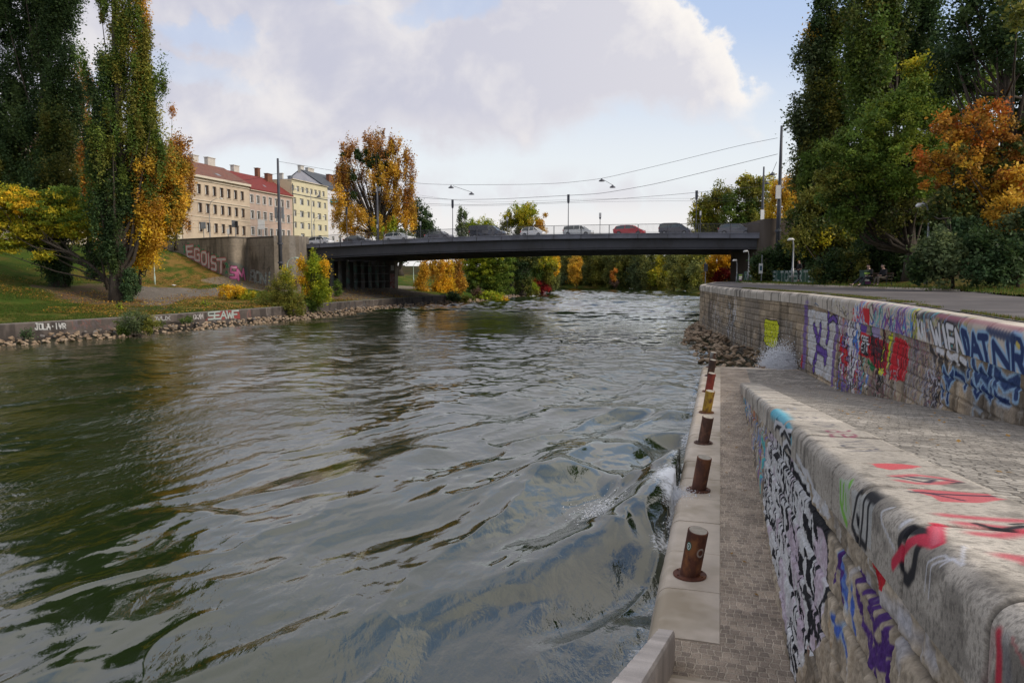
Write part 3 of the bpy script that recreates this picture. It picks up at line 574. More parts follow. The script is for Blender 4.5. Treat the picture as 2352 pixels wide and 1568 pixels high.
def kerb():
    root = thing('quay_kerb', 'pale granite kerb with a rounded nose along the water edge', 'kerb')
    prof = [(-.86, -5.6), (-.80, -4.75)] + [(-.74 + .17 - .17 * cos(t), ZK - .20 + .21 * sin(t)) for t in np.linspace(0, pi / 2, 8)] + [(-.2, ZK + .012), (.1, ZK + .006), (.1, ZK - .1)]
    s = 8.62; r = random.Random(3)
    while s < 35.6:
        l = min(1.45 + r.uniform(-.05, .05), 35.7 - s)
        if 35.7 - s - l < .5: l = 35.7 - s
        mb = MB(); dz = r.uniform(-.004, .004); n = len(prof)
        P = [SQ(s + a, q, z + dz) for a in (.006, l - .006) for q, z in prof]
        mb.add(P, [(i, i + 1, n + i + 1, n + i) for i in range(n - 1)] + [tuple(range(n)), tuple(range(2 * n - 1, n - 1, -1))])
        mb.out('kerb_stone', M['kerb'], root, smooth=False, bev=.008); s += l
    mb = MB(); mb.box(SQ(35.5, 2.2, ZK - .64), (.5, 5.2, 1.3), (DV, NV, ZA)); mb.out('end_beam', M['kerb'], root, bev=.02)
kerb()
def parapet():
    # stone parapet that climbs beside the steps, lower left
    root = thing('stair_parapet', 'weathered white stone parapet climbing beside the steps at the water', 'parapet')
    p0 = G(1495, 1487, -4.0); p1 = G(1550, 1487, -4.0)
    s0, q0 = to_sq(p0); s1, q1 = to_sq(p1); q0, q1 = -.82, -.56
    L = 7; n = 15; V = []; 
    ss = np.linspace(8.12, 4.2, 70); prof = [(-.5, -1.4), (-.5, -.10), (-.47, -.03), (-.40, 0), (.40, 0), (.47, -.03), (.5, -.10), (.5, -1.4)]
    W_ = .20; qc = -.49
    P = []
    for a in ss:
        h = -3.95 + (8.12 - a) * .39; gr = .007 if abs(((8.12 - a) % .42) - .2) < .03 else 0
        for u, z in prof: P.append(SQ(a, qc + u * (W_ - gr * 2), h + z - gr))
    m = len(prof); V = np.array(P); F = [(i * m + k, i * m + k + 1, (i + 1) * m + k + 1, (i + 1) * m + k) for i in range(len(ss) - 1) for k in range(m - 1)] + [tuple(range(m)), tuple(range(len(ss) * m - 1, (len(ss) - 1) * m - 1, -1))] + [(i * m + m - 1, i * m, (i + 1) * m, (i + 1) * m + m - 1) for i in range(len(ss) - 1)]
    c = np.array([.52, .47, .43]) * (.6 + .8 * fbm(V[:, 0] * 3, V[:, 1] * 3, V[:, 2] * 3, 61, 5))[:, None]
    d = np.hypot(V[:, 0] - V[:m, 0].mean(), V[:, 1] - V[:m, 1].mean()); k = ((d < .07) & (V[:, 2] > V[:m, 2].max() - .12)); c[k] = (.25, .18, .42)
    rawmesh('stone_coping', V, F, M['coping'], root, smooth=False, col=c)
parapet()
# ================================================================ the low wall between walkway and ramp
def px_face(q):
    def f(x, y):
        d = ray(x, y); t = q / (d[0] * NV[0] + d[1] * NV[1]); return t * (d[0] * DV[0] + d[1] * DV[1]), t * d[2]
    return f
def z2(x, y): return 1665.2 + .293 * x, 803.9 + .293 * y
def z3(x, y): return 1665.2 + .292 * x, 1148.4 + .292 * y
CH = .36
def ramp_wall():
    root = thing('ramp_wall', 'low granite wall with thick rounded coping and black and white graffiti beside the walkway', 'wall')
    s = [-1.0]
    while s[-1] < S_END: s.append(s[-1] + max(.0045, .0011 * s[-1]) if s[-1] > 2.2 else s[-1] + .02)
    s = np.array(s[:-1] + [S_END]); nb = 230
    top = zt(s) - CH; vv = np.linspace(0, 1, nb)
    # face grid in true heights so that the paint is laid in metres
    zs = np.linspace(ZK - .1, -.95, 330); S_, Z_ = np.meshgrid(s, zs, indexing='ij'); Zc = np.minimum(Z_, top[:, None] + .01)
    ch = .42; slope = .0
    zz = Zc - zt(S_) * .0; row = np.floor((Zc + .117 * S_ * 1.0) / ch); fz = (Zc + .117 * S_) / ch - row      # courses follow the ramp
    bl = .78; off = _h(row, row * 0, row * 0, 33) * bl; cb = (S_ + off) / bl; ci = np.floor(cb); fx = cb - ci
    e = np.minimum(np.minimum(fx, 1 - fx) * bl, np.minimum(fz, 1 - fz) * ch)
    n1 = fbm(S_ * 4, Zc * 4, 0, 70, 6, .6); n2 = fbm(S_ * 22, Zc * 22, 0, 71, 3); rd = 1 - abs(2 * fbm(S_ * 3.2, Zc * 2.4, 0, 72, 3) - 1)
    rel = sm(0, .05, e) * .05 + (n1 - .5) * .07 * sm(0, .07, e) + (n2 - .5) * .016 + rd * .012
    c = np.array([.36, .30, .225]) * (.55 + .9 * n1)[..., None] * (.75 + .5 * n2)[..., None] * (.85 + .3 * _h(ci, row, row * 0, 7))[..., None]
    dk = sm(.55, .7, fbm(S_ * 2.5, Zc * 1.2, 0, 75, 4))[..., None] * .4; c = c * (1 - dk); c *= (.25 + .75 * sm(0, .03, e))[..., None]
    pt = Paint(s, zs, c); pt.map = px_face(QF); paint_ramp_face(pt, S_, Zc)
    V = DV * S_[..., None] + NV * (QF - rel + .03)[..., None]; V[..., 2] = Zc
    rawmesh('stone_face', V.reshape(-1, 3), gridfaces(*S_.shape, flip=True), M['stone'], root, smooth=True, col=c.reshape(-1, 3))
    # coping
    R = .105; W_ = QI - QF + .04; q0 = QF - .05
    v = np.concatenate([np.linspace(0, CH - R, 22), CH - R + np.linspace(.02, 1, 16) * R * pi / 2, CH - R + R * pi / 2 + np.linspace(.02, 1, 34) * (W_ - R), [CH - R + R * pi / 2 + W_ - R + .08]])
    k = len(v); a = np.clip((v - (CH - R)) / R, 0, pi / 2); up = v <= CH - R; rnd = (~up) & (v <= CH - R + R * pi / 2 + 1e-6)
    qq = np.where(up, q0, q0 + R * (1 - np.cos(a))); qq = np.where(~up & ~rnd, q0 + R + v - (CH - R + R * pi / 2), qq); hh = np.where(up, -CH + v, -R + R * np.sin(a)); qq[-1] = q0 + W_; hh[-1] = -.1
    S_, v_ = np.meshgrid(s, v, indexing='ij'); Q = np.broadcast_to(qq, S_.shape); H = np.broadcast_to(hh, S_.shape)
    jl = 1.07; js = (S_ - 4.65) / jl; fx = js % 1; e = np.minimum(fx, 1 - fx) * jl; g = 1 - sm(.010, .010 + np.maximum(.018, S_ * .005), e)
    tone = .86 + .28 * _h(np.floor(js), S_ * 0, S_ * 0, 6)
    dz = (_h(np.floor(js), S_ * 0, S_ * 0, 2) - .5) * .016
    n1 = fbm(S_ * 9, v_ * 9, 0, 80, 4); n2 = fbm(S_ * 60, v_ * 60, 0, 81, 2); n3 = fbm(S_ * 1.2, v_ * 2, 0, 82, 4)
    c = np.array([.47, .425, .365]) * (.72 + .5 * n3)[..., None] * (.92 + .16 * n1)[..., None] * tone[..., None]; c = c * (1 - .45 * sm(.60, .75, fbm(S_ * 2.2, v_ * 3.5, 0, 87, 5))[..., None])
    sp = sm(.54, .66, n2 * .8 + n1 * .2)[..., None] * .40; c = c * (1 - sp); lich = (sm(.5, .66, fbm(S_ * 3.5, v_ * 5, 0, 84, 4)) * sm(4.5, 1.6, S_))[..., None] * .65; c = c * (1 - lich)
    c = c * (1 - .85 * g)[..., None]; dr = (sm(.6, .72, fbm(S_ * 6, v_ * .8, 0, 83, 3)) * (v_ < CH) * sm(6, 8, S_))[..., None] * .45; c = c * (1 - dr)
    pt = Paint(s, v, c)
    def mp(x, y):
        d = ray(x, y); den = d[2] + .117 * (d[0] * DV[0] + d[1] * DV[1]); t = -.68 / den; ss = t * (d[0] * DV[0] + d[1] * DV[1]); q = t * (d[0] * NV[0] + d[1] * NV[1])
        if t > 0 and q >= q0 + R * .7: return ss, CH - R + R * pi / 2 + q - q0 - R
        t = q0 / (d[0] * NV[0] + d[1] * NV[1]); ss = t * (d[0] * DV[0] + d[1] * DV[1]); return ss, min(t * d[2] - (float(zt(ss)) - CH), CH)
    pt.map = mp; paint_ramp_coping(pt)
    V = DV * S_[..., None] + NV * (Q + g * .024)[..., None]; V[..., 2] = zt(S_) + H + dz - g * .018 + (n1 - .5) * .002
    rawmesh('coping', V.reshape(-1, 3), gridfaces(*S_.shape, flip=True), M['coping'], root, smooth=True, col=c.reshape(-1, 3))
    mb = MB(); e0 = SQ(S_END - .02, QF + .03, 0); b = MB(); z0 = float(zt(S_END)); b.box(SQ(S_END - .1, (QF + QI) / 2, (z0 - .03 + ZK - .2) / 2), (.18, QI - QF - .02, z0 - .03 - ZK + .2), (DV, NV, ZA)); b.out('end_block', M['kerb'], root, bev=.03)
def paint_ramp_face(pt, S_, Z_):
    K = (.018, .018, .022); W = (.60, .60, .60); c = pt.c; r = random.Random(9)
    f = pt.map
    # far part: streaks of many colours
    for _ in range(150):
        s0 = r.uniform(13.5, 28.5); z0 = r.uniform(-4.2, float(zt(s0)) - CH - .0); cc = r.choice([(.35, .34, .36), K, (.1, .35, .38), (.3, .12, .06), (.25, .25, .3), (.08, .2, .45), (.5, .5, .5), (.2, .1, .3), (.15, .12, .1)])
        pt.stroke([(s0, z0), (s0 + r.uniform(-.5, .5), z0 + r.uniform(.1, .5)), (s0 + r.uniform(-.5, .5), z0 + r.uniform(-.3, .5))], r.uniform(.06, .16), cc, px=False, al=.8)
    pt.stroke([z2(255, 400), z2(235, 520)], .35, (.42, .14, .06), al=.8); pt.stroke([z2(300, 660), z2(325, 800), z2(290, 1000), z2(290, 1080)], .20, (.08, .42, .42), al=.9, wob=.15); pt.stroke([z2(290, 700), z2(280, 830)], .22, (.12, .2, .45), al=.7, wob=.15)
    # the white field with flowing black bands
    P = [z2(375, 590), z2(400, 570), z2(480, 640), z2(560, 830), z2(690, 1060), z3(700, 60), z3(830, 240), z3(850, 640), z3(830, 740), z3(790, 960), z3(800, 1120), z3(650, 1200), z3(575, 1436), z3(548, 1438), z3(500, 1000), z3(400, 500), z3(310, 20), z2(320, 950), z2(330, 800)]
    Pm = np.array([f(*p) for p in P]); I = inpoly(S_ + (fbm(S_ * 4, Z_ * 4, 0, 7, 3) - .5) * .25, Z_ + (fbm(S_ * 4, Z_ * 4, 5., 7, 3) - .5) * .12, Pm)
    wht = np.array(W) * (.72 + .45 * fbm(S_ * 6, Z_ * 6, 0, 90, 4))[..., None]; wht = wht * (1 - .35 * sm(.5, .7, fbm(S_ * 2, Z_ * 2, 0, 95, 3))[..., None] * np.array([.5, .9, .6]))
    c[I] = wht[I]
    a = fbm(S_ * .95 + (fbm(S_ * 2, Z_ * 2, 0, 92, 2) - .5) * .8, Z_ * .75 - S_ * .3, 0, 91, 3, .5); nf = 9
    b = np.abs(((a * nf) % 1) - .5); th = .135 + .13 * fbm(S_ * 2.2, Z_ * 2.2, 0, 93, 2)
    blk = (b < th) & I & (fbm(S_ * 1.3, Z_ * 1.9, 0, 94, 3) > .42)
    c[blk] = K
    pt.stroke([z2(480, 650), z2(530, 860), z2(570, 960), z2(650, 1080), z2(700, 1240), z2(800, 1400), z3(835, 330), z3(840, 560)], .10, K, wob=.06)
    pt.stroke([z3(600, 400), z3(620, 560), z3(650, 700), z3(720, 960), z3(760, 1100), z3(790, 980), z3(780, 820), z3(845, 650), z3(850, 420)], .09, K, wob=.05)
    pt.stroke([z3(700, 700), z3(720, 840), z3(770, 900)], .06, K)
    for p in ([(430, 1020), (445, 1130)], [(500, 1000), (480, 1150)]): pt.stroke([z2(*q) for q in p], .10, K)
    # second white patch, scrawls in blue and purple, red and grey
    pt.poly([z2(*q) for q in [(690, 1000), (760, 1000), (850, 1130), (860, 1350), (770, 1260), (700, 1120)]], (.55, .55, .56), edge=.15, holes=.5)
    pt.poly([z3(*q) for q in [(870, 60), (960, 280), (930, 380), (880, 250)]], (.40, .38, .36), edge=.1, holes=.6)
    BLU = (.06, .12, .42); LBL = (.28, .42, .58); PUR = (.075, .03, .16)
    for p, w in (([(930, 420), (950, 520), (980, 640), (1000, 760)], .07), ([(940, 560), (970, 700), (1010, 820)], .07), ([(880, 930), (910, 1040), (960, 1020)], .06), ([(960, 1050), (980, 1180), (1010, 1350)], .07), ([(1040, 700), (1050, 900), (1060, 1040)], .05)): pt.stroke([z3(*q) for q in p], w * 1.5, LBL, soft=.8, al=.7); pt.stroke([z3(*q) for q in p], w, BLU, soft=.6, wob=.04)
    for p, w in (([(935, 400), (930, 520), (960, 600), (950, 760), (975, 950)], .045), ([(920, 540), (895, 640)], .03), ([(1110, 580), (1065, 640), (1080, 760), (1105, 900), (1130, 1000), (1180, 1170)], .05), ([(1110, 580), (1175, 690), (1110, 740)], .04), ([(1200, 760), (1150, 860), (1170, 1000), (1200, 1200)], .05), ([(1275, 900), (1215, 1030), (1240, 1150), (1190, 1270)], .06), ([(1320, 1040), (1290, 1090), (1360, 1200), (1260, 1180)], .05), ([(1190, 1290), (1240, 1260), (1335, 1320)], .05), ([(1335, 1300), (1330, 1430)], .05), ([(1240, 1350), (1230, 1430)], .045), ([(1230, 810), (1200, 900), (1220, 960)], .035)): pt.stroke([z3(*q) for q in p], w * 1.35, PUR, wob=.03)
    for p in ([(1270, 760), (1400, 900), (1500, 1000)], [(1450, 900), (1560, 1080), (1600, 1200)], [(1640, 1000), (1650, 1200), (1700, 1300)], [(1150, 600), (1180, 640)], [(1010, 430), (1030, 560)], [(1400, 1140), (1450, 1260)]): pt.stroke([z3(*q) for q in p], .09, (.46, .46, .50), soft=.9, al=.6, wob=.08)
    pt.stroke([z3(870, 900), z3(850, 1050), z3(900, 1300)], .06, (.32, .20, .08), soft=.9, al=.5)
    RD = (.45, .02, .03)
    pt.poly([z3(*q) for q in [(1215, 480), (1290, 450), (1345, 600), (1300, 720), (1240, 640)]], RD, edge=.05); pt.stroke([z3(1210, 400), z3(1240, 560), z3(1250, 740)], .03, (.4, .03, .03), al=.8)
    pt.stroke([z3(1200, 380), z3(1195, 520), z3(1260, 700)], .02, W, al=.7); pt.stroke([z3(660, 1020), z3(680, 1240)], .04, (.3, .1, .08), al=.6, soft=.8)
    pt.stroke([z3(1070, 560), z3(1100, 540)], .03, W, al=.8)
def paint_ramp_coping(pt):
    K = (.018, .018, .022); W = (.55, .55, .57); RD = (.46, .035, .06); GR = (.18, .42, .06); r = random.Random(4)
    # far end: thin streaks across the stone
    for _ in range(70):
        s0 = r.uniform(13, 28.5); v0 = r.uniform(0, .5); cc = r.choice([(.25, .2, .22), K, (.1, .3, .38), (.3, .15, .1), (.3, .3, .33)]); pt.stroke([(s0, v0), (s0 + r.uniform(-.1, .1), v0 + r.uniform(.1, .35))], r.uniform(.02, .05), cc, px=False, al=.7)
    pt.stroke([z2(360, 470), z2(400, 490), z2(450, 560)], .22, (.10, .40, .52), soft=.7, al=.9); pt.stroke([z2(470, 580), z2(510, 640), z2(520, 720)], .10, (.1, .35, .45), soft=.5); pt.stroke([z2(400, 560), z2(430, 600), z2(480, 640)], .12, (.02, .03, .05), soft=.6)
    for p in ([(385, 600), (395, 565), (440, 590), (470, 640), (510, 640)], [(430, 640), (460, 610), (500, 700)], [(455, 740), (480, 720), (510, 790)]): pt.stroke([z2(*q) for q in p], .09, W); pt.stroke([z2(q[0] + 8, q[1] + 25) for q in p], .06, K)
    for p in ([(560, 830), (600, 900), (640, 1000)], [(610, 930), (650, 960), (690, 1080)]): pt.stroke([z2(*q) for q in p], .06, W, al=.8)
    for p in ([(625, 740), (620, 880)], [(640, 760), (660, 900)], [(655, 770), (650, 880)]): pt.stroke([z2(*q) for q in p], .018, (.05, .05, .05), al=.8)
    # sideways words on the flat top
    T = (.09, .09, .11)
    def tw(txt, x0, y0, x1, y1, a0, a1, col, w):
        # letters run along the wall; their feet point to the river
        n = len(txt)
        for i, chx in enumerate(txt):
            f = lambda t: (x0 + (x1 - x0) * t, y0 + (y1 - y0) * t)
            p, q = f((i + .15) / n), f((i + .8) / n); h = lambda t: a0 + (a1 - a0) * t
            write(pt, chx, [[z2(*p), z2(*q), z2(q[0] + h(i / n), q[1]), z2(p[0] + h(i / n), p[1])]], w, col, al=.85)
    tw('KUX', 980, 790, 870, 695, 250, 200, T, .032); tw('B6', 840, 680, 790, 625, 190, 170, (.22, .06, .10), .035); tw('WOV.G', 770, 605, 570, 515, 140, 110, T, .035); tw('FI', 450, 470, 400, 415, 110, 90, (.3, .3, .32), .03)
    pt.stroke([z2(745, 628), z2(755, 630)], .025, K); pt.stroke([z2(596, 553), z2(606, 553)], .03, K)
    # red shapes with black strokes
    pt.poly([z2(*q) for q in [(1145, 882), (1250, 878), (1400, 885), (1535, 903), (1480, 925), (1300, 935), (1190, 915)]], (.50, .09, .10), edge=.02); pt.stroke([z2(1160, 885), z2(1500, 905)], .05, (.5, .12, .13), soft=.9, al=.7)
    pt.stroke([z2(1340, 985), z2(1500, 975), z2(1700, 1000), z2(1800, 1025)], .08, (.48, .08, .10), soft=.7, al=.85); pt.stroke([z2(1380, 1020), z2(1500, 1040), z2(1650, 1042), z2(1760, 1030)], .08, (.48, .08, .10), soft=.7, al=.8)
    pt.stroke([z2(1350, 990), z2(1450, 1010), z2(1590, 1035), z2(1640, 1015), z2(1500, 1000), z2(1420, 985), z2(1700, 1010), z2(1860, 1035)], .035, (.04, .03, .05), soft=.6); pt.stroke([z2(1780, 1040), z2(1870, 1035)], .03, K, soft=.8)
    pt.poly([z2(*q) for q in [(1450, 1088), (1640, 1090), (2050, 1110), (2110, 1150), (2200, 1165), (2000, 1195), (1700, 1185), (1650, 1150)]], (.48, .07, .09), al=.85, edge=.05)
    pt.stroke([z2(1450, 1105), z2(1700, 1125), z2(1900, 1135), z2(2110, 1142)], .04, (.05, .03, .05), soft=.5); pt.stroke([z2(1560, 1110), z2(1870, 1175)], .03, (.05, .03, .05), soft=.5)
    for p in ([(1750, 115), (1900, 130), (2150, 150), (2352, 160)], [(1880, 180), (2100, 200), (2352, 230)], [(2000, 255), (2150, 270), (2352, 240)], [(2230, 430), (2352, 460)]): pt.stroke([z3(*q) for q in p], .09, (.48, .06, .09), soft=.9, al=.85)
    pt.stroke([z3(1980, 180), z3(2060, 205), z3(2200, 225), z3(2352, 200)], .045, K, soft=.6); pt.stroke([z3(2250, 185), z3(2352, 180)], .025, K, soft=.6); pt.stroke([z3(2330, 420), z3(2352, 500)], .02, (.4, .08, .1), al=.6)
    # green field, the tall black numerals and the black ring crossed by a red band
    pt.poly([z2(*q) for q in [(895, 1000), (985, 1030), (975, 1200), (985, 1290), (950, 1360), (900, 1270)]], (.40, .50, .38), al=.6, edge=.05)
    for p, w in (([(905, 1040), (905, 1180), (925, 1270), (955, 1360)], .05), ([(930, 1060), (925, 1200)], .05), ([(965, 1020), (970, 1060)], .05), ([(945, 1130), (950, 1250)], .03)): pt.stroke([z2(*q) for q in p], w, GR, soft=.5)
    pt.poly([z2(*q) for q in [(990, 1090), (1160, 1100), (1140, 1560), (1000, 1400)]], (.42, .44, .44), al=.6, edge=.04)
    for p in ([(1045, 1100), (1020, 1230), (995, 1370), (1020, 1440), (1040, 1500)], [(1035, 1300), (1050, 1420), (1040, 1568)], [(1090, 1110), (1080, 1300), (1065, 1440), (1055, 1568)], [(1090, 1120), (1150, 1170)], [(1125, 1150), (1115, 1400), (1105, 1540)], [(1070, 1500), (1100, 1540)]): pt.stroke([z2(*q) for q in p], .05, K, soft=.35)
    pt.stroke([z2(1100, 1110), z2(1150, 1160)], .07, K, soft=.8)
    pt.stroke([z2(1240, 1195), z2(1210, 1260), z2(1230, 1350), z2(1290, 1480), z2(1330, 1560)], .02, W, al=.8); pt.stroke([z2(1355, 1310), z2(1350, 1350)], .05, W, soft=.7)
    RG = [(1450, 160), (1400, 200), (1372, 330), (1380, 460), (1410, 590), (1440, 620), (1480, 560), (1500, 420), (1505, 300), (1540, 200), (1500, 150), (1450, 160)]
    pt.stroke([z3(*q) for q in RG], .07, K, soft=.35)
    pt.stroke([z3(1320, 500), z3(1400, 390), z3(1480, 270), z3(1570, 200), z3(1660, 185), z3(1700, 190)], .065, (.52, .035, .07), soft=.3)
    pt.stroke([z3(1560, 195), z3(1680, 190)], .04, (.6, .2, .25), soft=.9, al=.5)
    for p in ([(1880, 340), (1760, 370), (1700, 410), (1670, 500)], [(1730, 370), (1640, 400), (1590, 480), (1570, 700)], [(1700, 380), (1620, 500), (1600, 760)]): pt.stroke([z3(*q) for q in p], .012, (.6, .6, .64), soft=.6, al=.75)
    pt.stroke([z3(2150, 1040), z3(2160, 1180), z3(2150, 1438)], .05, RD, soft=.5); pt.stroke([z3(2110, 1050), z3(2070, 1260), z3(2040, 1438)], .05, (.35, .2, .2), soft=.9, al=.5); pt.stroke([z3(2200, 1080), z3(2230, 1438)], .06, (.2, .2, .22), soft=.7, al=.5); pt.stroke([z3(2240, 1060), z3(2352, 1260)], .015, (.4, .12, .12), al=.6)
ramp_wall()
# ================================================================ river
def water():
    m, t, o = nt('river_water')
    g = N(t, 'ShaderNodeNewGeometry')
    rot = N(t, 'ShaderNodeMapping', {'Vector': (g, 'Position'), 'Rotation': (0, 0, radians(32)), 'Scale': (1.0, .38, 1)})
    n1 = N(t, 'ShaderNodeTexNoise', {'Vector': (rot, 0), 'Scale': 2.9, 'Detail': 3., 'Roughness': .55, 'Distortion': .9})
    rot2 = N(t, 'ShaderNodeMapping', {'Vector': (g, 'Position'), 'Rotation': (0, 0, radians(60)), 'Scale': (1.0, .55, 1)})
    n2 = N(t, 'ShaderNodeTexNoise', {'Vector': (rot2, 0), 'Scale': 8., 'Detail': 4., 'Roughness': .6, 'Distortion': .4})
    pt = N(t, 'ShaderNodeTexNoise', {'Vector': (rot, 0), 'Scale': .22, 'Detail': 3., 'Roughness': .55, 'Distortion': .5})
    pr = N(t, 'ShaderNodeMapRange', {0: (pt, 0), 1: .40, 2: .62, 3: .0, 4: 1.2})
    at = N(t, 'ShaderNodeAttribute', attribute_name='Col')          # red: how ruffled, green: foam
    sp = N(t, 'ShaderNodeSeparateColor', {0: (at, 'Color')})
    k = N(t, 'ShaderNodeMath', {0: (pr, 0), 1: (sp, 0)}, operation='MULTIPLY_ADD'); k.inputs[2].default_value = 0.
    k2 = N(t, 'ShaderNodeMath', {0: (sp, 2), 1: (k, 0)}, operation='ADD')
    h = N(t, 'ShaderNodeMath', {0: (n2, 0), 1: .55, 2: (n1, 0)}, operation='MULTIPLY_ADD')
    hk = N(t, 'ShaderNodeMath', {0: (h, 0), 1: (k2, 0)}, operation='MULTIPLY')
    b = N(t, 'ShaderNodeBump', {'Strength': 1., 'Distance': .055, 'Height': (hk, 0)})
    nb = N(t, 'ShaderNodeTexNoise', {'Vector': (g, 'Position'), 'Scale': .06, 'Detail': 3.})
    rb = N(t, 'ShaderNodeValToRGB', {0: (nb, 0)}); rb.color_ramp.elements[0].position = .35; rb.color_ramp.elements[1].position = .65
    rb.color_ramp.elements[0].color = (.010, .020, .005, 1); rb.color_ramp.elements[1].color = (.018, .026, .009, 1)
    fn = N(t, 'ShaderNodeTexNoise', {'Vector': (g, 'Position'), 'Scale': 14., 'Detail': 5., 'Roughness': .7})
    fm_ = N(t, 'ShaderNodeMath', {0: (fn, 0), 1: (sp, 1)}, operation='ADD')
    fr = N(t, 'ShaderNodeMapRange', {0: (fm_, 0), 1: .82, 2: 1.15, 3: 0., 4: 1.})
    bc = N(t, 'ShaderNodeMix', {0: (fr, 0), 6: (rb, 0), 7: (.75, .78, .82, 1)}, data_type='RGBA')
    ro = N(t, 'ShaderNodeMapRange', {0: (fr, 0), 1: 0., 2: 1., 3: .035, 4: .7})
    p = N(t, 'ShaderNodeBsdfPrincipled', {'Base Color': (bc, 2), 'Roughness': (ro, 0), 'Normal': (b, 0), 'IOR': 1.66}); p.inputs['Specular IOR Level'].default_value = .95
    t.links.new(p.outputs[0], o.inputs[0])
    nr, nc = 1500, 700
    Y = 3.5 * (290 / 3.5) ** (np.linspace(0, 1, nr)); r = np.concatenate([np.linspace(-2.2, -.75, 60), np.linspace(-.74, .36, nc - 110), np.linspace(.37, 1.2, 50)])
    Yg, Rg = np.meshgrid(Y, r, indexing='ij'); X = Yg * Rg
    th = radians(30); a = X * sin(th) + Yg * cos(th); b_ = X * cos(th) - Yg * sin(th)
    s = X * DV[0] + Yg * DV[1]; q = X * NV[0] + Yg * NV[1]
    wa = (fbm(X * .18, Yg * .18, 0, 101, 3) - .5) * 3.0; wb = (fbm(X * .22, Yg * .22, 0, 102, 3) - .5) * 2.6
    big = fbm((a + wa) * .13, (b_ + wb) * .42, 0, 103, 2) - .5
    mid = fbm((a + wa) * .30, (b_ + wb) * 1.15, 0, 104, 3, .45) - .5
    # ridged crests for the swirls
    rg = 1 - np.abs(2 * fbm((a + wa) * .20, (b_ + wb * 1.3) * .62, 0, 105, 2) - 1); rg = rg ** 3
    near = sm(70, 12, Yg); act = .35 + .65 * sm(-14, -1.5, q) * sm(48, 20, s)
    h = big * .47 * act + mid * .085 * act + rg * .10 * act * near
    sh = fbm((a + wa * .4) * .9, (b_ + wb * .5) * 2.6, 0, 106, 3) - .5; h += sh * .020 * (.5 + .5 * act) * sm(60, 25, Yg)
    far = fbm(X * .55, Yg * .8, 0, 107, 3) - .5; nz = .55 + .9 * sm(.38, .62, fbm(X * .05, Yg * .09, 0, 115, 3)); h += far * .06 * sm(18, 45, Yg)
    c1 = fbm(X / 1.25 + wa * .3, Yg / 1.0 + wb * .3, 0, 116, 3, .5) - .5; h += c1 * .16 * nz * sm(13, 30, Yg) * sm(150, 60, Yg) * (.45 + .55 * sm(-16, -6, q + .1 * Yg))
    c2 = fbm(X / 3.0, Yg / 2.2, 0, 117, 3, .5) - .5; h += c2 * .55 * nz * sm(55, 110, Yg)
    c3 = fbm(a / .55, b_ / .33, 0, 118, 2) - .5; h += c3 * .034 * sm(.40, .6, fbm(X * .3, Yg * .3, 0, 119, 3)) * sm(40, 20, Yg) * sm(4, 7, Yg)
    # standing waves thrown off the quay
    def ridge(p0, p1, w, amp, wig=.4, back=1.):
        nonlocal h
        p0 = G(*p0, ZW)[:2]; p1 = G(*p1, ZW)[:2]; d = p1 - p0; L = np.hypot(*d); d /= L; n = np.array([-d[1], d[0]])
        u = (X - p0[0]) * d[0] + (Yg - p0[1]) * d[1]; v = (X - p0[0]) * n[0] + (Yg - p0[1]) * n[1] + np.sin(u * 1.1) * wig * .3
        h = h + amp * np.exp(-(v / (w * (1 + u / L * .7 * (u > 0)))) ** 2) * sm(-.3, .5, u) * sm(L * 1.25, L * .35, u)
    ridge((1575, 1085), (1130, 1500), .6, .55); ridge((1560, 1000), (1330, 1230), .55, -.32)
    ridge((1400, 1090), (1600, 1130), .7, .16); ridge((1515, 1300), (1150, 1560), .6, -.26); ridge((1500, 1400), (1300, 1568), .4, .16); ridge((1480, 1120), (1000, 1330), .5, -.16); ridge((1350, 1080), (850, 1200), .5, .15); ridge((1200, 1100), (600, 1330), .6, -.14)
    ridge((1590, 960), (1180, 930), .6, .13); ridge((1600, 905), (1330, 870), .5, .12); ridge((1590, 1010), (1250, 1010), .5, -.10)
    ridge((1270, 990), (1010, 1060), .35, -.10); ridge((1330, 1000), (1050, 1040), .3, .09); ridge((1000, 1030), (700, 1150), .6, .11); ridge((500, 1180), (0, 1400), .8, .12)
    h = h * sm(-.72, -1.05, q) + 0 * h if False else h
    edge = sm(-.70, -1.0, q) ; h = np.where((s < 36) & (s > 7) & (q > -.8), np.minimum(h, .1), h)
    h *= sm(3.2, 7, Yg) * .6 + .4
    dl = distpoly(LWc, X, Yg); 
    V = np.stack([X, Yg, ZW + h], -1)
    ru = .25 + .75 * sm(-1., -7, q) * 1.; ru = .22 + .25 * sm(22, 55, Yg) + .28 * sm(-9, -16, q) * sm(60, 30, Yg) + .12 * sm(-3.0, -1.0, q)
    ru = ru * (.75 + .5 * fbm(X * .1, Yg * .1, 0, 110, 3)); const = .06 + .07 * sm(-4.5, -1.2, q) * sm(40, 30, s) + .06 * sm(28, 80, Yg) + .20 * sm(-9, -16, q)
    P0 = G(1525, 1155, ZW); foam = .50 * np.exp(-(((X - P0[0]) / .75) ** 2 + ((Yg - P0[1]) / .9) ** 2)) + .42 * sm(-1.25, -.85, q) * sm(40, 34, s) * (s > 8) * fbm(X * 2, Yg * 2, 0, 111, 2) * 1.3
    P1 = G(1800, 830, ZW); foam += .8 * np.exp(-(((X - P1[0]) / 1.6) ** 2 + ((Yg - P1[1]) / 1.5) ** 2))
    foam += .12 * sm(1.6, .2, abs(dl)) + .30 * sm(.52, .7, fbm(X * .09, Yg * .14, 0, 112, 3)) * sm(-12, -20, q) * sm(90, 60, Yg) * .7
    col = np.stack([ru, foam, const], -1)
    keep = None
    F = gridfaces(nr, nc, flip=True)
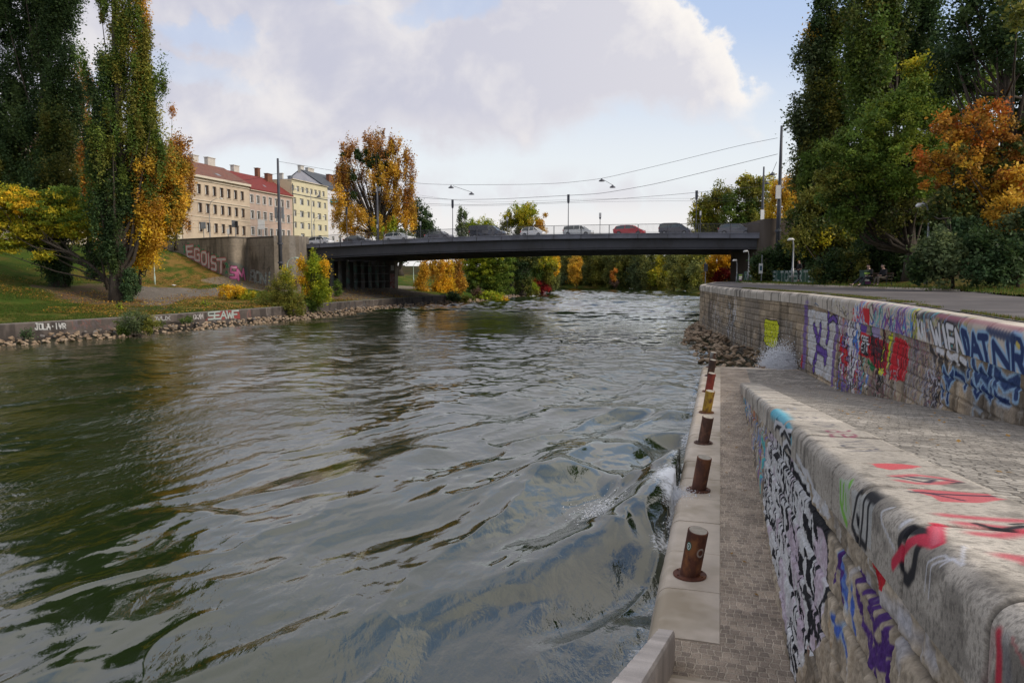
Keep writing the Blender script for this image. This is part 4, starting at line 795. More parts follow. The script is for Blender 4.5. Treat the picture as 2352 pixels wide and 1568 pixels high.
    # leave out the cells that lie under the quay
    kc = ((q > -.3) & (s < 35.2)) | (q > 6) & (s < 60) & (q > 6)
    bad = kc.reshape(-1)[F].all(1); F = F[~bad]
    o = rawmesh('river_water', V.reshape(-1, 3), F, m, smooth=True, col=col.reshape(-1, 3)); struct(o)
    V = [(-400, -60, -5.6), (400, -60, -5.6), (400, 420, -5.6), (-400, 420, -5.6)]
    struct(rawmesh('riverbed', V, [(0, 1, 2, 3)], M['soil']))
water()
def splash(label, C, n, up, side, seed, rad, szs=(.006, .020)):
    r = np.random.default_rng(seed); V = []; F = []
    # water thrown up along parabolic paths; each drop is a small stretched octahedron
    k = np.array([[1, 0, 0], [-1, 0, 0], [0, 1, 0], [0, -1, 0], [0, 0, 1], [0, 0, -1]], float); f = np.array([[0, 2, 4], [2, 1, 4], [1, 3, 4], [3, 0, 4], [2, 0, 5], [1, 2, 5], [3, 1, 5], [0, 3, 5]])
    st = np.asarray(C) + np.stack([r.normal(0, rad, n), r.normal(0, rad, n), r.normal(0, .03, n)], 1)
    v = np.stack([r.normal(side[0], .45, n), r.normal(side[1], .45, n), np.abs(r.normal(up, up * .34, n))], 1); tt = r.random(n) ** .8 * (v[:, 2] / 9.8 * 1.9)
    P = st + v * tt[:, None]; P[:, 2] -= 4.9 * tt ** 2; vel = v.copy(); vel[:, 2] -= 9.8 * tt; sp = np.linalg.norm(vel, axis=1); dr = vel / sp[:, None]
    sz = r.uniform(szs[0], szs[1], n) * r.choice([1, 1, 1, 1.8], n); ln = sz * r.uniform(1.2, 4.5, n)
    a = np.cross(dr, [.3, .5, .81]); a /= np.linalg.norm(a, axis=1)[:, None]; b = np.cross(dr, a)
    V = P[:, None, :] + k[None, :, 0:1] * a[:, None, :] * sz[:, None, None] + k[None, :, 1:2] * b[:, None, :] * sz[:, None, None] + k[None, :, 2:3] * dr[:, None, :] * ln[:, None, None]
    F = (np.arange(n)[:, None, None] * 6 + f[None]).reshape(-1, 3)
    o = rawmesh('splash', V.reshape(-1, 3), F, M['foam'], smooth=True); tag(o, label, 'splash', kind='stuff')
splash('white spray of a wave breaking on the kerb beside the rusty bollards', SQ(13.75, -1.15, -4.62), 70000, 1.35, (-.8, -.35), 3, .36, (.0022, .006))
splash('thin spray tossed over the kerb edge at the foot of a bollard', SQ(14.6, -.78, -4.36), 5000, 1.0, (.05, .1), 5, .2, (.002, .006))
P_ = G(1795, 845, -4.5)
splash('plume of white spray against the stone wall beyond the landing', SQ(36.1, 2.75, -4.5), 60000, 2.75, (.0, .1), 4, .26, (.004, .011))
# ================================================================ riprap
def rockmesh(i, mat):
    r = np.random.default_rng(100 + i)
    import bmesh
    bm = bmesh.new(); bmesh.ops.create_icosphere(bm, subdivisions=2, radius=.5)
    V = np.array([v.co[:] for v in bm.verts])
    for _ in range(15):                                     # cut flat facets
        n = r.normal(0, 1, 3); n /= np.linalg.norm(n); d = V @ n; c = r.uniform(.20, .38); V -= np.outer(np.maximum(d - c, 0), n)
    V *= np.array([r.uniform(.9, 1.25), r.uniform(.75, 1.0), r.uniform(.6, .8)])
    for v, c in zip(bm.verts, V): v.co = c
    me = bpy.data.meshes.new('rock'); bm.to_mesh(me); bm.free(); me.materials.append(mat); return me
ROCKS = [rockmesh(i, M[('rock1', 'rock3', 'rock1', 'rock2', 'rock3', 'rock1', 'rock2', 'rock1')[i]]) for i in range(8)]
def rocks():
    r = random.Random(21); items = []
    P = resample(LW, .5, 9); t, n = normals(P)
    for i, (p, nn) in enumerate(zip(P, n)):
        if p[1] < 41 or p[1] > 186: continue
        far = p[1] > 100
        for k in range(6 if not far else 5):
            d = r.uniform(-.1, 2.9); x, y = p + nn * d + np.array([r.uniform(-.3, .3), r.uniform(-.3, .3)]); sz = r.uniform(.25, .62) * (1.2 if far else 1)
            z = np.interp(d, [-.3, 0, 3], [-4.80, -4.70, -4.27]) + r.uniform(-.06, .08)
            items.append((x, y, z, sz, 'L', d))
    for i in range(0, len(UL), 1):
        S = US[i]
        if S < 35.9 or S > 66: continue
        w = np.interp(S, [35.9, 38, 44, 52, 60, 66], [2.6, 3.0, 3.0, 2.7, 1.6, .8])
        for k in range(3):
            d = r.uniform(.05, w); x, y = UPr[i] + UN[i] * d + np.array([r.uniform(-.2, .2), r.uniform(-.2, .2)]); z = np.interp(d / w, [0, 1], [-4.05, -4.72]) + r.uniform(-.1, .12)
            items.append((x, y, z, r.uniform(.22, .60), 'R', d))
    items.sort(key=lambda a: -a[3] / a[1]); one = items[:300]; rest = items[300:]
    for x, y, z, sz, sd, d in one:
        me = r.choice(ROCKS[:3] + ROCKS[4:6] + [ROCKS[7]]) if (sd == 'R' or d < 2.0) else r.choice(ROCKS)
        o = bpy.data.objects.new('rock', me); COL.objects.link(o); o.location = (x, y, z); o.rotation_euler = (r.uniform(-.5, .5), r.uniform(-.5, .5), r.uniform(0, 6.3)); o.scale = (sz * r.uniform(.9, 1.3), sz, sz * r.uniform(.8, 1.1))
        if sd == 'L': tag(o, 'broken brown stone in the heap along the far bank below the concrete wall', 'rock', 'riprap stones along the far bank')
        else: tag(o, 'broken brown stone in the heap below the curved stone wall', 'rock', 'riprap stones below the curved wall')
    from mathutils import Matrix, Euler
    V = []; F = []; fm = []; base = 0
    data = []
    for me in ROCKS:
        data.append((np.array([v.co[:] for v in me.vertices]), np.array([p.vertices[:] for p in me.polygons])))
    for x, y, z, sz, sd, d in rest:
        k = r.randrange(8) if d > 1.8 or y > 95 else r.choice([0, 1, 2, 4, 5, 7]); v, f = data[k]; R = np.array(Euler((r.uniform(-.5, .5), r.uniform(-.5, .5), r.uniform(0, 6.3))).to_matrix())
        V.append((v * sz) @ R.T + (x, y, z)); F.append(f + base); base += len(v); fm += [{0: 0, 1: 1, 2: 0, 3: 2, 4: 1, 5: 0, 6: 2, 7: 0}[k]] * len(f)
    o = rawmesh('riprap', np.concatenate(V), np.concatenate(F), [M['rock1'], M['rock3'], M['rock2']], fm=fm); tag(o, 'small broken stones filling the heaps along both river banks', 'rocks', kind='stuff')
rocks()
# ================================================================ bollards
def bollards():
    def lathe(prof, n=28, tilt=0.):
        V = []; F = []
        for rr, z in prof:
            for k in range(n):
                a = 2 * pi * k / n; V.append((rr * cos(a), rr * sin(a), z))
        for i in range(len(prof) - 1):
            for k in range(n): F.append((i * n + k, i * n + (k + 1) % n, (i + 1) * n + (k + 1) % n, (i + 1) * n + k))
        F.append(tuple(range(n - 1, -1, -1))); F.append(tuple(range((len(prof) - 1) * n, len(prof) * n))); return V, F
    def rust(name, a, b, c3, rough=.7): return pm(name, a, b, 7., rough, .5, 60, c3=c3, sc3=4., dist=.004, stretch=(1, 1, .6))
    cols = [rust('rust_brown', (.13, .042, .022), (.06, .022, .014), (.22, .085, .03)), rust('rust_brown_two', (.12, .045, .025), (.05, .02, .014), (.18, .07, .03)), rust('rust_dark', (.10, .05, .035), (.045, .022, .016), (.17, .08, .05)),
            rust('chipped_yellow', (.42, .27, .03), (.30, .17, .02), (.12, .05, .02)), rust('chipped_red', (.26, .045, .03), (.16, .03, .02), (.09, .03, .02)), rust('brown_iron', (.07, .04, .03), (.035, .02, .016), (.12, .06, .035)), rust('flaking_iron', (.06, .045, .035), (.4, .4, .38), (.10, .05, .03))]
    cap = pm('bollard_concrete', (.42, .38, .32), (.30, .27, .22), 12, .85, .3, 60, dist=.004)
    lab = ['rusty brown mooring bollard with a round green sticker, closest to the steps', 'rusty brown mooring bollard wetted by the breaking spray', 'dull rust brown mooring bollard between a yellow one and the spray', 'chipped yellow mooring bollard on the kerb', 'chipped red mooring bollard on the kerb behind the yellow one', 'dark brown mooring bollard behind the red one', 'dark bollard with flaking white paint at the far end of the kerb']
    sp = [10.56, 14.91, 19.24, 23.59, 27.89, 32.3, 35.45]
    for i in range(7):
        o = thing('bollard', lab[i], 'bollard', SQ(sp[i], -.32, ZK + .012), 0, 'mooring bollards along the kerb')
        R = .142; H = .70; tl = Vector((NV[0], NV[1], 0)) * .15 - Vector((DV[0], DV[1], 0)) * .13
        V, F = lathe([(R, .02), (R, H - .006), (R - .006, H), (R - .02, H)]); V = [(x + tl[0] * z, y + tl[1] * z, z - (x * tl[0] + y * tl[1]) * (.9 if z > .1 else 0)) for x, y, z in V]
        q = rawmesh('post', V, F, cols[i], o, smooth=True); 
        m = q.modifiers.new('e', 'EDGE_SPLIT'); m.split_angle = radians(40)
        V, F = lathe([(R - .018, H - .03), (R - .018, H + .004)]); V = [(x + tl[0] * z, y + tl[1] * z, z - (x * tl[0] + y * tl[1]) * .9) for x, y, z in V]; rawmesh('concrete_fill', V, F, cap, o)
        V, F = lathe([(.232, 0), (.235, .004), (.235, .022), (.228, .028), (R, .028)]); fl = rawmesh('base_flange', V, F, cols[i] if i in (0, 1, 2, 5) else cols[0], o)
        for k in range(6):
            mb = MB(); a = 2 * pi * (k + .3) / 6; mb.tube([(.195 * cos(a), .195 * sin(a), .02), (.195 * cos(a), .195 * sin(a), .043)], .014, 6); mb.out('bolt', cols[i], fl)
        if i == 0:
            # a round sticker and a white sprayed ring, both wrapped on the tube
            def patch(name, mat, a0, a1, z0, z1, ring, r0):
                V = []; n = 24; F = []
                for k in range(n):
                    t = 2 * pi * k / n
                    for rr in (ring, 1.):
                        aa = (a0 + a1) / 2 + (a1 - a0) / 2 * cos(t) * rr; zz = (z0 + z1) / 2 + (z1 - z0) / 2 * sin(t) * rr
                        x, y = r0 * cos(aa), r0 * sin(aa); V.append((x + tl[0] * zz, y + tl[1] * zz, zz - (x * tl[0] + y * tl[1]) * .9))
                F = [(2 * k, 2 * k + 1, 2 * ((k + 1) % n) + 1, 2 * ((k + 1) % n)) for k in range(n)]; 
                if ring < .1: F = [(1 + 2 * k, 1 + 2 * ((k + 1) % n), 0) for k in range(n)]
                rawmesh(name, V, F, mat, o)
            va = atan2(-SQ(10.56, -.32, 0)[1], -SQ(10.56, -.32, 0)[0])
            patch('sticker', pm('green_sticker', (.03, .17, .10), None, 5, .5), va - .98, va - .42, .43, .56, 0., R + .002); patch('sticker_rim', M['white'], va - .92, va - .50, .445, .545, .72, R + .0035); patch('sticker_mark', M['white'], va - .77, va - .66, .475, .515, .0, R + .005)
            patch('painted_ring', pm('sprayed_white', (.38, .33, .29), (.26, .19, .15), 30, .8), va + .18, va + .95, .36, .50, .62, R + .002)
bollards()
# ================================================================ right bank: promenade, verge, park
KL = [(11, -4), (13.2, 5), (15.9, 16), (19.0, 27.4), (22.4, 36.7), (21.9, 43.4), (21.6, 50.5), (21.7, 60.8), (22.2, 72), (26, 84), (31, 98), (38, 114), (45, 140), (52, 172), (58, 224), (46, 246), (18, 268), (-60, 292), (-160, 320)]
KLr = resample(KL, .8, 5)
def zR(e, L):
    a = np.interp(e, [0, .3, 4, 9, 24, 34, 60, 400], [ZP + .08, ZP + .11, -.6, -.2, 3.6, 4.6, 5.2, 6.0])
    b = np.interp(e, [-14, -9, -5.5, -2, 0, 4, 10, 24, 400], [-6, -5.1, -3.9, -1.4, ZP + .1, -.6, 0.5, 3.5, 7])
    k = sm(114, 124, L); return a * (1 - k) + b * k
def right_bank():
    L = np.r_[0, np.cumsum(np.hypot(*np.diff(KLr, axis=0).T))]; t, n = normals(KLr); n = -n
    def strip(name, sel, off, colr):
        P = KLr[sel]; nn = n[sel]; LL = L[sel][:, None] + 0 * off
        X = P[:, None, 0] + nn[:, None, 0] * off; Y = P[:, None, 1] + nn[:, None, 1] * off; D = np.broadcast_to(off, X.shape)
        Z = zR(D, LL) + (fbm(X * .4, Y * .4, 0, 3) - .5) * .5 * sm(1, 6, abs(D)) + (fbm(X * 2, Y * 2, 0, 4) - .5) * .06
        n2 = fbm(X * 1.3, Y * 1.3, 0, 32, 4)[..., None]
        c = np.array([.055, .075, .016]) * (.5 + n2); lv = np.array([.22, .12, .04]); m = .55 * sm(.45, .62, fbm(X * .6, Y * .6, 0, 35, 4))[..., None]; c = c * (1 - m) + lv * m * .8
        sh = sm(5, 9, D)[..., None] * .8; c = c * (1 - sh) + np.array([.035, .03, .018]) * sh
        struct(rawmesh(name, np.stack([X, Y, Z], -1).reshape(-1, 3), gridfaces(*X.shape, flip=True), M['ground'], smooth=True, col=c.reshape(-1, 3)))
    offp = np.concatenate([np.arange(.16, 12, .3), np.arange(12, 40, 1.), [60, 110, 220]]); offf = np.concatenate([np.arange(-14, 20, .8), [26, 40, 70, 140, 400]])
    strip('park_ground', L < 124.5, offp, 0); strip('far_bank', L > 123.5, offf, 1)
    # promenade asphalt between wall and kerb
    Yc = np.linspace(-3, 110, 140); i = np.argsort(UPr[:, 1]); wx = np.interp(Yc, UPr[i, 1], UPr[i, 0]) + .45; j = KLr[:, 1] < 112; kx = np.interp(Yc, KLr[j, 1], KLr[j, 0])
    wx = np.minimum(wx, kx - .05); u = np.linspace(0, 1, 12); X = wx[:, None] + (kx - wx)[:, None] * u; Y = np.broadcast_to(Yc[:, None], X.shape); Z = ZP + .012 + .02 * fbm(X * .5, Y * .5, 0, 9)
    struct(rawmesh('promenade', np.stack([X, Y, Z], -1).reshape(-1, 3), gridfaces(*X.shape, flip=True), M['asphalt'], smooth=True))
    mb = MB(); P = KLr[(KLr[:, 1] > 36.5) & (KLr[:, 1] < 96)]; t2, n2 = normals(P); 
    for a, b in zip(P[:-1], P[1:]):
        d = (b - a); l = np.hypot(*d); d = np.array([d[0] / l, d[1] / l, 0]); nn = np.array([d[1], -d[0], 0]); mb.box(np.array([*(a + b) / 2, ZP + .02]) + nn * .08, (.18, l * .985, .22), (nn, d, ZA))
    k = mb.out('kerb_stones', M['kerb'], bev=.0); struct(k); k.name = 'promenade_kerb'
right_bank()
# ---------------------------------------------------------------- leafy geometry
def blades(name, label, P, h, w, cols, seed, lean=.5):
    r = np.random.default_rng(seed); n = len(P); P = np.asarray(P, float); hh = r.uniform(.4, 1, n) * h; a = r.uniform(0, 2 * pi, n); le = r.uniform(0, lean, n) * hh; b = r.uniform(0, 2 * pi, n)
    ax = np.stack([np.cos(a), np.sin(a), 0 * a], 1) * w; tip = P + np.stack([np.cos(b) * le, np.sin(b) * le, hh], 1)
    V = np.stack([P - ax, P + ax, tip], 1).reshape(-1, 3); c = np.asarray(cols)[r.integers(0, len(cols), n)] * r.uniform(.7, 1.3, n)[:, None]
    o = rawmesh(name, V, np.arange(3 * n).reshape(-1, 3), M['grass'], col=np.repeat(c, 3, 0)); tag(o, label, 'grass', kind='stuff'); return o
def verge():
    r = np.random.default_rng(8); n = 26000; L = r.uniform(4, 48, n); p, nn, S = up_at(L)
    k = fbm(L * .7, L * 0, 0, 61, 3); d = .5 + np.abs(r.normal(0, .10, n)) * (1 + 2 * (S > 24)) ; keep = k > np.where(S > 24, .38, .52); keep &= r.random(n) < (.4 + .6 * (S > 24))
    P = np.c_[p - nn * d[:, None], np.full(n, ZP + .0)][keep]
    blades('grass_tufts', 'short grass growing along the joint behind the curved wall coping', P, .10, .009, [(.10, .14, .02), (.14, .15, .03), (.20, .12, .04), (.07, .11, .02)], 1)
    n = 60000; i = r.integers(0, len(KLr) - 1, n); t, nk = normals(KLr); e = np.abs(r.normal(.2, 1.7, n)); q = KLr[i] - nk[i] * e[:, None] + r.uniform(-.5, .5, (n, 2)); m = (q[:, 1] > 20) & (q[:, 1] < 90); q = q[m]; e = e[m]
    blades('grass_verge', 'rough green grass between the promenade kerb and the bushes', np.c_[q, zR(e, 50.) - .02], .22, .016, [(.07, .13, .015), (.10, .16, .02), (.05, .09, .015), (.17, .14, .03)], 2)
verge()
def leaf_litter():
    r = np.random.default_rng(12); n = 42000; Y = r.uniform(48, 112, n); d = r.uniform(3.6, 40, n); P = resample(LW, .5, 9); t, nn = normals(P); i = np.clip(np.searchsorted(P[:, 1][:int(np.argmax(P[:, 1]))], Y), 0, len(P) - 1)
    q = P[i] + nn[i] * d[:, None]; keep = fbm(q[:, 0] * .16, q[:, 1] * .16, 0, 77, 3) + .25 * r.random(n) > (.58 + .16 * (q[:, 0] < -31 - (q[:, 1] - 60) * .25)); q = q[keep]; d = d[keep]; n = len(q); z = zL(d, q[:, 1]) + .10
    a = r.uniform(0, 6.3, n); s = r.uniform(.05, .11, n); u = np.stack([np.cos(a) * s, np.sin(a) * s, r.normal(0, .3, n) * s], 1); v = np.stack([-np.sin(a) * s, np.cos(a) * s, r.normal(0, .3, n) * s], 1); C = np.c_[q, z]
    V = np.stack([C - u, C - v * .7, C + u, C + v * .7], 1).reshape(-1, 3); c = np.asarray([(.50, .28, .03), (.36, .17, .04), (.45, .33, .06), (.22, .11, .05)])[r.integers(0, 4, n)]
    tag(rawmesh('fallen_leaves', V, np.arange(4 * n).reshape(-1, 4), M['leaf'], col=np.repeat(c, 4, 0)), 'yellow and brown fallen leaves scattered over the grassy far bank', 'leaves', kind='stuff')
    n = 240; s = r.uniform(4, 34, n); q = r.uniform(.2, 4, n); V = []; c = []
    for a, b in zip(s, q):
        if .6 < b < 1.8: continue
        z = ZK + .022 if b < QF else max(float(zt(a)) - .1, ZK) + .05; C = SQ(a, b, z); an = r.uniform(0, 6.3); L_ = r.uniform(.025, .045); u = np.array([cos(an), sin(an), .2]) * L_; v = np.array([-sin(an), cos(an), -.1]) * L_
        V += [C - u, C - v * .6, C + u, C + v * .6]; c += [(.35, .2, .05)] * 4
    tag(rawmesh('dry_leaves', np.array(V), np.arange(len(V)).reshape(-1, 4), M['leaf'], col=np.array(c)), 'few dry leaves lying on the paved walkway and ramp', 'leaves', kind='stuff')
leaf_litter()

def left_grass():
    r = np.random.default_rng(14); n = 150000; P = resample(LW, .5, 9); t, nn = normals(P); Y = 46 + 50 * r.random(n) ** 1.5; d = r.uniform(3.5, 36, n); i = np.clip(np.searchsorted(P[:, 1][:int(np.argmax(P[:, 1]))], Y), 0, len(P) - 1)
    q = P[i] + nn[i] * d[:, None]; k = fbm(q[:, 0] * .22, q[:, 1] * .22, 0, 78, 3); stony = inpoly(q[:, 0], q[:, 1], [hitL(*p) for p in [(60, 657), (280, 650), (520, 662), (560, 668), (420, 700), (330, 705), (210, 700)]])
    m = (k > .40) & ~stony; q = q[m]; d = d[m]; blades('bank_grass', 'green grass covering the sloping far bank', np.c_[q, zL(d, q[:, 1]) + .02], .16, .02, [(.06, .12, .012), (.045, .09, .01), (.08, .13, .015), (.13, .12, .025)], 3)
left_grass()
# ================================================================ bridge
SB = .88; BA = A(688, 562, 124. * SB); BB = A(1752, 535.5, 96. * SB); BM = A(1091, 543, 111.7 * SB)
BE = (BB - BA)[:2]; BLEN = np.hypot(*BE); BE = BE / BLEN; BW = np.array([-BE[1], BE[0]])
_tm = (BM - BA)[:2] @ BE / BLEN; _c = ((BM[2] - BA[2]) - _tm * (BB[2] - BA[2])) / (_tm * _tm - _tm); _b = (BB[2] - BA[2]) - _c
def bz(t): return BA[2] + _b * t + _c * t * t
def bp(t, w, z=0.): return np.array([*(BA[:2] + BE * BLEN * t + BW * w), bz(t) + z * SB])
E3 = np.array([*BE, 0.]); W3 = np.array([*BW, 0.]); WID = 20.5
def b_at(x, w):
    """t on the bridge seen at photo column x for offset w from the near edge"""
    d = ray(x, 540); r = d[0] / d[1]; o = BA[:2] + BW * w; e = BE * BLEN; return (r * o[1] - o[0]) / (e[0] - r * e[1])
def loft(mb, prof, t0=0., t1=1., n=36, zf=None):
    """prof: (w, z) closed polygon; z may be a function of t"""
    P = []; m = len(prof)
    for t in np.linspace(t0, t1, n):
        for w, z in prof: P.append(bp(t, w, z(t) if callable(z) else z))
    mb.add(P, [(i * m + k, (i + 1) * m + k, (i + 1) * m + (k + 1) % m, i * m + (k + 1) % m) for i in range(n - 1) for k in range(m)] + [tuple(range(m)), tuple(range(n * m - 1, (n - 1) * m - 1, -1))])
def bridge():
    root = thing('road_bridge', 'long dark steel girder road bridge spanning the river', 'bridge', BA)
    def o(mb, name, mat, par=root, bev=0): return mb.out(name, mat, par, world=BA, bev=bev)
    mb = MB(); loft(mb, [(.35, -.30), (WID - .35, -.30), (WID - .35, -.06), (.35, -.06)]); o(mb, 'deck', M['asphalt'])
    for w0 in (0, WID - .35): mb = MB(); loft(mb, [(w0, -.66), (w0 + .35, -.66), (w0 + .35, 0), (w0, 0)]); loft(mb, [(w0 - .06, -.10), (w0 - .003, -.10), (w0 - .003, .03), (w0 - .06, .03)]); o(mb, 'edge_beam', M['fascia'])
    bot0 = lambda t: -(2.42 - .42 * t)
    for i, w in enumerate((.75, 4.6, 8.4, 12.2, 16., 19.7)):
        bot = lambda t, w=w: bot0(t) - .012 * (w - .75)
        mb = MB(); loft(mb, [(w - .03, bot), (w + .03, bot), (w + .03, -.31), (w - .03, -.31)]); loft(mb, [(w - .30, lambda t: bot(t) - .06), (w + .30, lambda t: bot(t) - .06), (w + .30, lambda t: bot(t) - .004), (w - .30, lambda t: bot(t) - .004)])
        if i == 0:
            loft(mb, [(w - .16, lambda t: bot(t) + .20), (w - .034, lambda t: bot(t) + .20), (w - .034, lambda t: bot(t) + .26), (w - .16, lambda t: bot(t) + .26)])
            for t in np.arange(.012, 1, .0285): mb.box(bp(t, w - .08, bot(t) + .09), (.05, .09, .17), (E3, W3, ZA))
            for t in (.285, .76, .965): 
                mb.box(bp(t, w - .05, (bot(t) - .31) / 2), (1.1, .03, -.31 - bot(t) - .3), (E3, W3, ZA))
        o(mb, 'girder', M['steel'])
    mb = MB()
    for t in np.arange(.03, 1, .06): mb.box(bp(t, WID / 2, -1.1), (.25, WID - 2.2, .9), (E3, W3, ZA))
    o(mb, 'cross_frame', M['steel'])
    # columns and back wall of the left abutment
    C0 = np.array([-26.9, 109.]); zg = -2.5
    for k in range(8):
        p = C0 + BW * (.8 + 2.0 * k); h = 5.0 - zg; mb = MB(); mb.box((p[0], p[1], zg + (2.1 - zg) / 2), (.42, .42, 2.1 - zg), (E3, W3, ZA)); o(mb, 'column', pm('painted_column', (.15, .135, .125), (.05, .05, .045), 1.3, .9, c3=(.08, .14, .12), sc3=.8) if k == 0 else bpy.data.materials['painted_column'])
    mb = MB()
    for z in (-1.1, .15, 1.4): a = C0 + BW * 6; b = C0 + BW * 16; mb.tube([(a[0] + .2, a[1], z), (b[0] + .2, b[1], z)], .04, 6)
    o(mb, 'guard_rail', M['galv'])
    mb = MB(); p = C0 + BW * 8.0 - BE * 4.2; mb.box((p[0], p[1], -.25), (.5, 17, 5.0), (E3, W3, ZA)); p = C0 + BW * 16.6 - BE * 1.6; mb.box((p[0], p[1], -.25), (5.4, .5, 5.0), (E3, W3, ZA)); o(mb, 'abutment', M['dconc'])
    mb = MB(); p = C0 + BW * 16.4 + BE * 1.0; mb.box((p[0], p[1], -.2), (1.0, 1.0, 5.2), (E3, W3, ZA)); pil = o(mb, 'end_pillar', M['conc'])
    mb = MB(); mb.box(np.array([p[0], p[1], -1.1]) - W3 * .515, (.85, .02, 2.5), (E3, W3, ZA)); o(mb, 'red_mural', pm('red_mural_paint', (.30, .05, .05), (.42, .38, .36), 2.6, .9), pil)
    mb = MB(); mb.box(np.array([p[0] + .1, p[1], 1.1]) - W3 * .57, (.55, .13, .85), (E3, W3, ZA)); o(mb, 'meter_box', M['white'], pil)
    # right abutment pier
    p0 = A(1752, 560, 83.4); p1 = A(1832, 560, 83.4)
    pt = thing('bridge_pier', 'tall dark brown concrete pier at the right end of the bridge', 'pier', (p0[0], p0[1], -1)); mb = MB(); P = []
    poly = [(0, 0)] + [(.9 - .9 * cos(a), -.9 * sin(a)) for a in np.linspace(0, pi / 2, 7)] + [(7.5, -.9), (7.5, 12), (0, 12)]
    mb.prism(poly, (0, 0, 0), np.array([1, 0, 0.]), np.array([0, 1., 0]), ZA, 7.15); q = mb.out('pier_body', pm('brown_pier', (.12, .095, .075), (.07, .055, .045), .5, .9, .3, 8, stretch=(1, 1, .3)), pt)
bridge()
def railing(w, label, detail):
    root = thing('bridge_railing', label, 'railing', bp(0, w))
    ts = []; t = b_at(688, 0); xs = []
    n = 18; ts = np.linspace(.0, 1., n + 1)
    for i in range(n + 1):
        mb = MB(); a = ts[i]; mb.box(bp(a, w, .60), (.08, .08, 1.1), (E3, W3, ZA)); mb.box(bp(a, w - .10 if w < 5 else w + .1, -.36), (.12, .11, .55), (E3, W3, ZA)); mb.out('post', M['rail'], root, world=bp(0, w))
    for i in range(n):
        mb = MB(); a, b = ts[i], ts[i + 1]; 
        loft(mb, [(w - .035, 1.20), (w + .035, 1.20), (w + .035, 1.26), (w - .035, 1.26)], a + .0006, b - .0006, 3); loft(mb, [(w - .02, .12), (w + .02, .12), (w + .02, .16), (w - .02, .16)], a + .0006, b - .0006, 3)
        if detail:
            m = 25
            for k in range(1, m): t = a + (b - a) * k / m; mb.box(bp(t, w, .68), (.018, .018, .92), (E3, W3, ZA))
        mb.out('baluster_panel', M['rail'], root, world=bp(0, w))
railing(.12, 'dark steel railing with thin upright bars along the near edge of the bridge', True)
railing(WID - .12, 'dark steel railing along the far edge of the bridge behind the cars', True)

# ================================================================ lamps, masts and wires
def bridge_lamp():
    o = thing('bridge_lamp', 'x', 'street lamp'); mb = MB(); mb.tube([(0, 0, 0), (0, 0, 4.5)], [.07, .05], 8); mb.out('pole', M['mast'], o)
    mb = MB(); mb.prism([(-.10, 4.35), (.10, 4.35), (.17, 4.6), (.17, 5.6), (-.17, 5.6), (-.17, 4.6)], (0, -.06, 0), np.array([1., 0, 0]), ZA, np.array([0, 1., 0]), .12); h = mb.out('lamp_head', M['mast'], o)
    mb = MB(); mb.box((0, .075, 5.12), (.24, .025, .8)); mb.out('diffuser', M['white'], h); return o
LP = bridge_lamp(); first = True
for (x, w, lab) in ((797, .3, 'dark paddle headed lamp on the near railing, leftmost of the four near ones'), (1040, .3, 'dark paddle headed lamp on the near railing behind the dark van tail'), (1305, .3, 'dark paddle headed lamp on the near railing in front of the silver car'), (1598, .3, 'dark paddle headed lamp on the near railing between the dark and grey cars'),
                    (867, WID - .4, 'white faced lamp on the far railing above the white estate car'), (966, WID - .4, 'white faced lamp on the far railing left of the dark sedan'), (1165, WID - .4, 'white faced lamp on the far railing beside the small white car'), (1378, WID - .4, 'white faced lamp on the far railing between the silver and red cars'), (1608, WID - .4, 'white faced lamp on the far railing at the right end of the bridge')):
    o = LP if first else copy_tree(LP); first = False; t = b_at(x, w); o.location = tuple(bp(t, w, 0)); o['label'] = lab; o['group'] = 'paddle headed lamps on the bridge'; o.scale = (SB, SB, SB * (1. if w < 5 else .85)); o.rotation_euler = (0, 0, atan2(BE[1], BE[0]) + (pi if w > 5 else 0))
MASTS = {}
def mast(key, x, ybot, ytop, Y, label, thick=1., collars=()):
    Y *= SB; b = A(x[1], ybot, Y); t = A(x[0], ytop, Y); o = thing('tram_mast', label, 'mast', b, group='tall masts carrying the wires')
    h = t[2] - b[2]; mb = MB(); mb.tube([(0, 0, 0), (0, 0, h * .42), (0, 0, h * .43), (0, 0, h * .75), (0, 0, h)], [.25 * thick, .23 * thick, .20 * thick, .17 * thick, .13 * thick], 12); mb.out('pole', M['mast'], o, smooth=True)
    for z in collars: mb = MB(); zz = A(x[0], z, Y)[2] - b[2]; mb.tube([(0, 0, zz - .12), (0, 0, zz + .12)], .36 * thick, 12); mb.out('collar', M['mast'], o)
    MASTS[key] = (b, t); return o
m1 = mast('L', (641, 645), 619, 364, 117.6, 'tall dark mast clamped to the front of the left abutment', 1.1, (559.5, 603)); mast('R', (1788, 1786), 585, 289, 93.2, 'tall dark mast at the right pier, tallest of the wire masts', 1., (530,))
m3 = mast('FL', (867, 868), 553, 427, 148, 'dark mast behind the large orange tree on the far side of the bridge', .9); m4 = mast('FR', (1751, 1750), 536, 383, 128, 'dark mast at the far corner of the bridge left of the right pier', .9)
for o, x, y, Y in ((m1, 641.5, 489, 117.6 * SB),):
    mb = MB(); b = MASTS['L'][0]
    for sx in (-1, 1): c = A(x + sx * 7.5, y, Y) - b; mb.box(c, (.35, .22, 1.5)); mb.tube([c, (0, 0, c[2])], .04, 6)
    mb.out('signal_box', M['galv'], o)
for key, x, y in (('R', 1787.5, 441), ('FR', 1751, 493)):
    b, t = MASTS[key]; mb = MB(); c = A(x, y, b[1] - .3) - b; mb.box(c, (.5, .2, 1.45)); mb.out('lamp_panel', M['white'], [o for o in bpy.data.objects if o.name.startswith('tram_mast') and abs(o.location.x - b[0]) < .01][0])
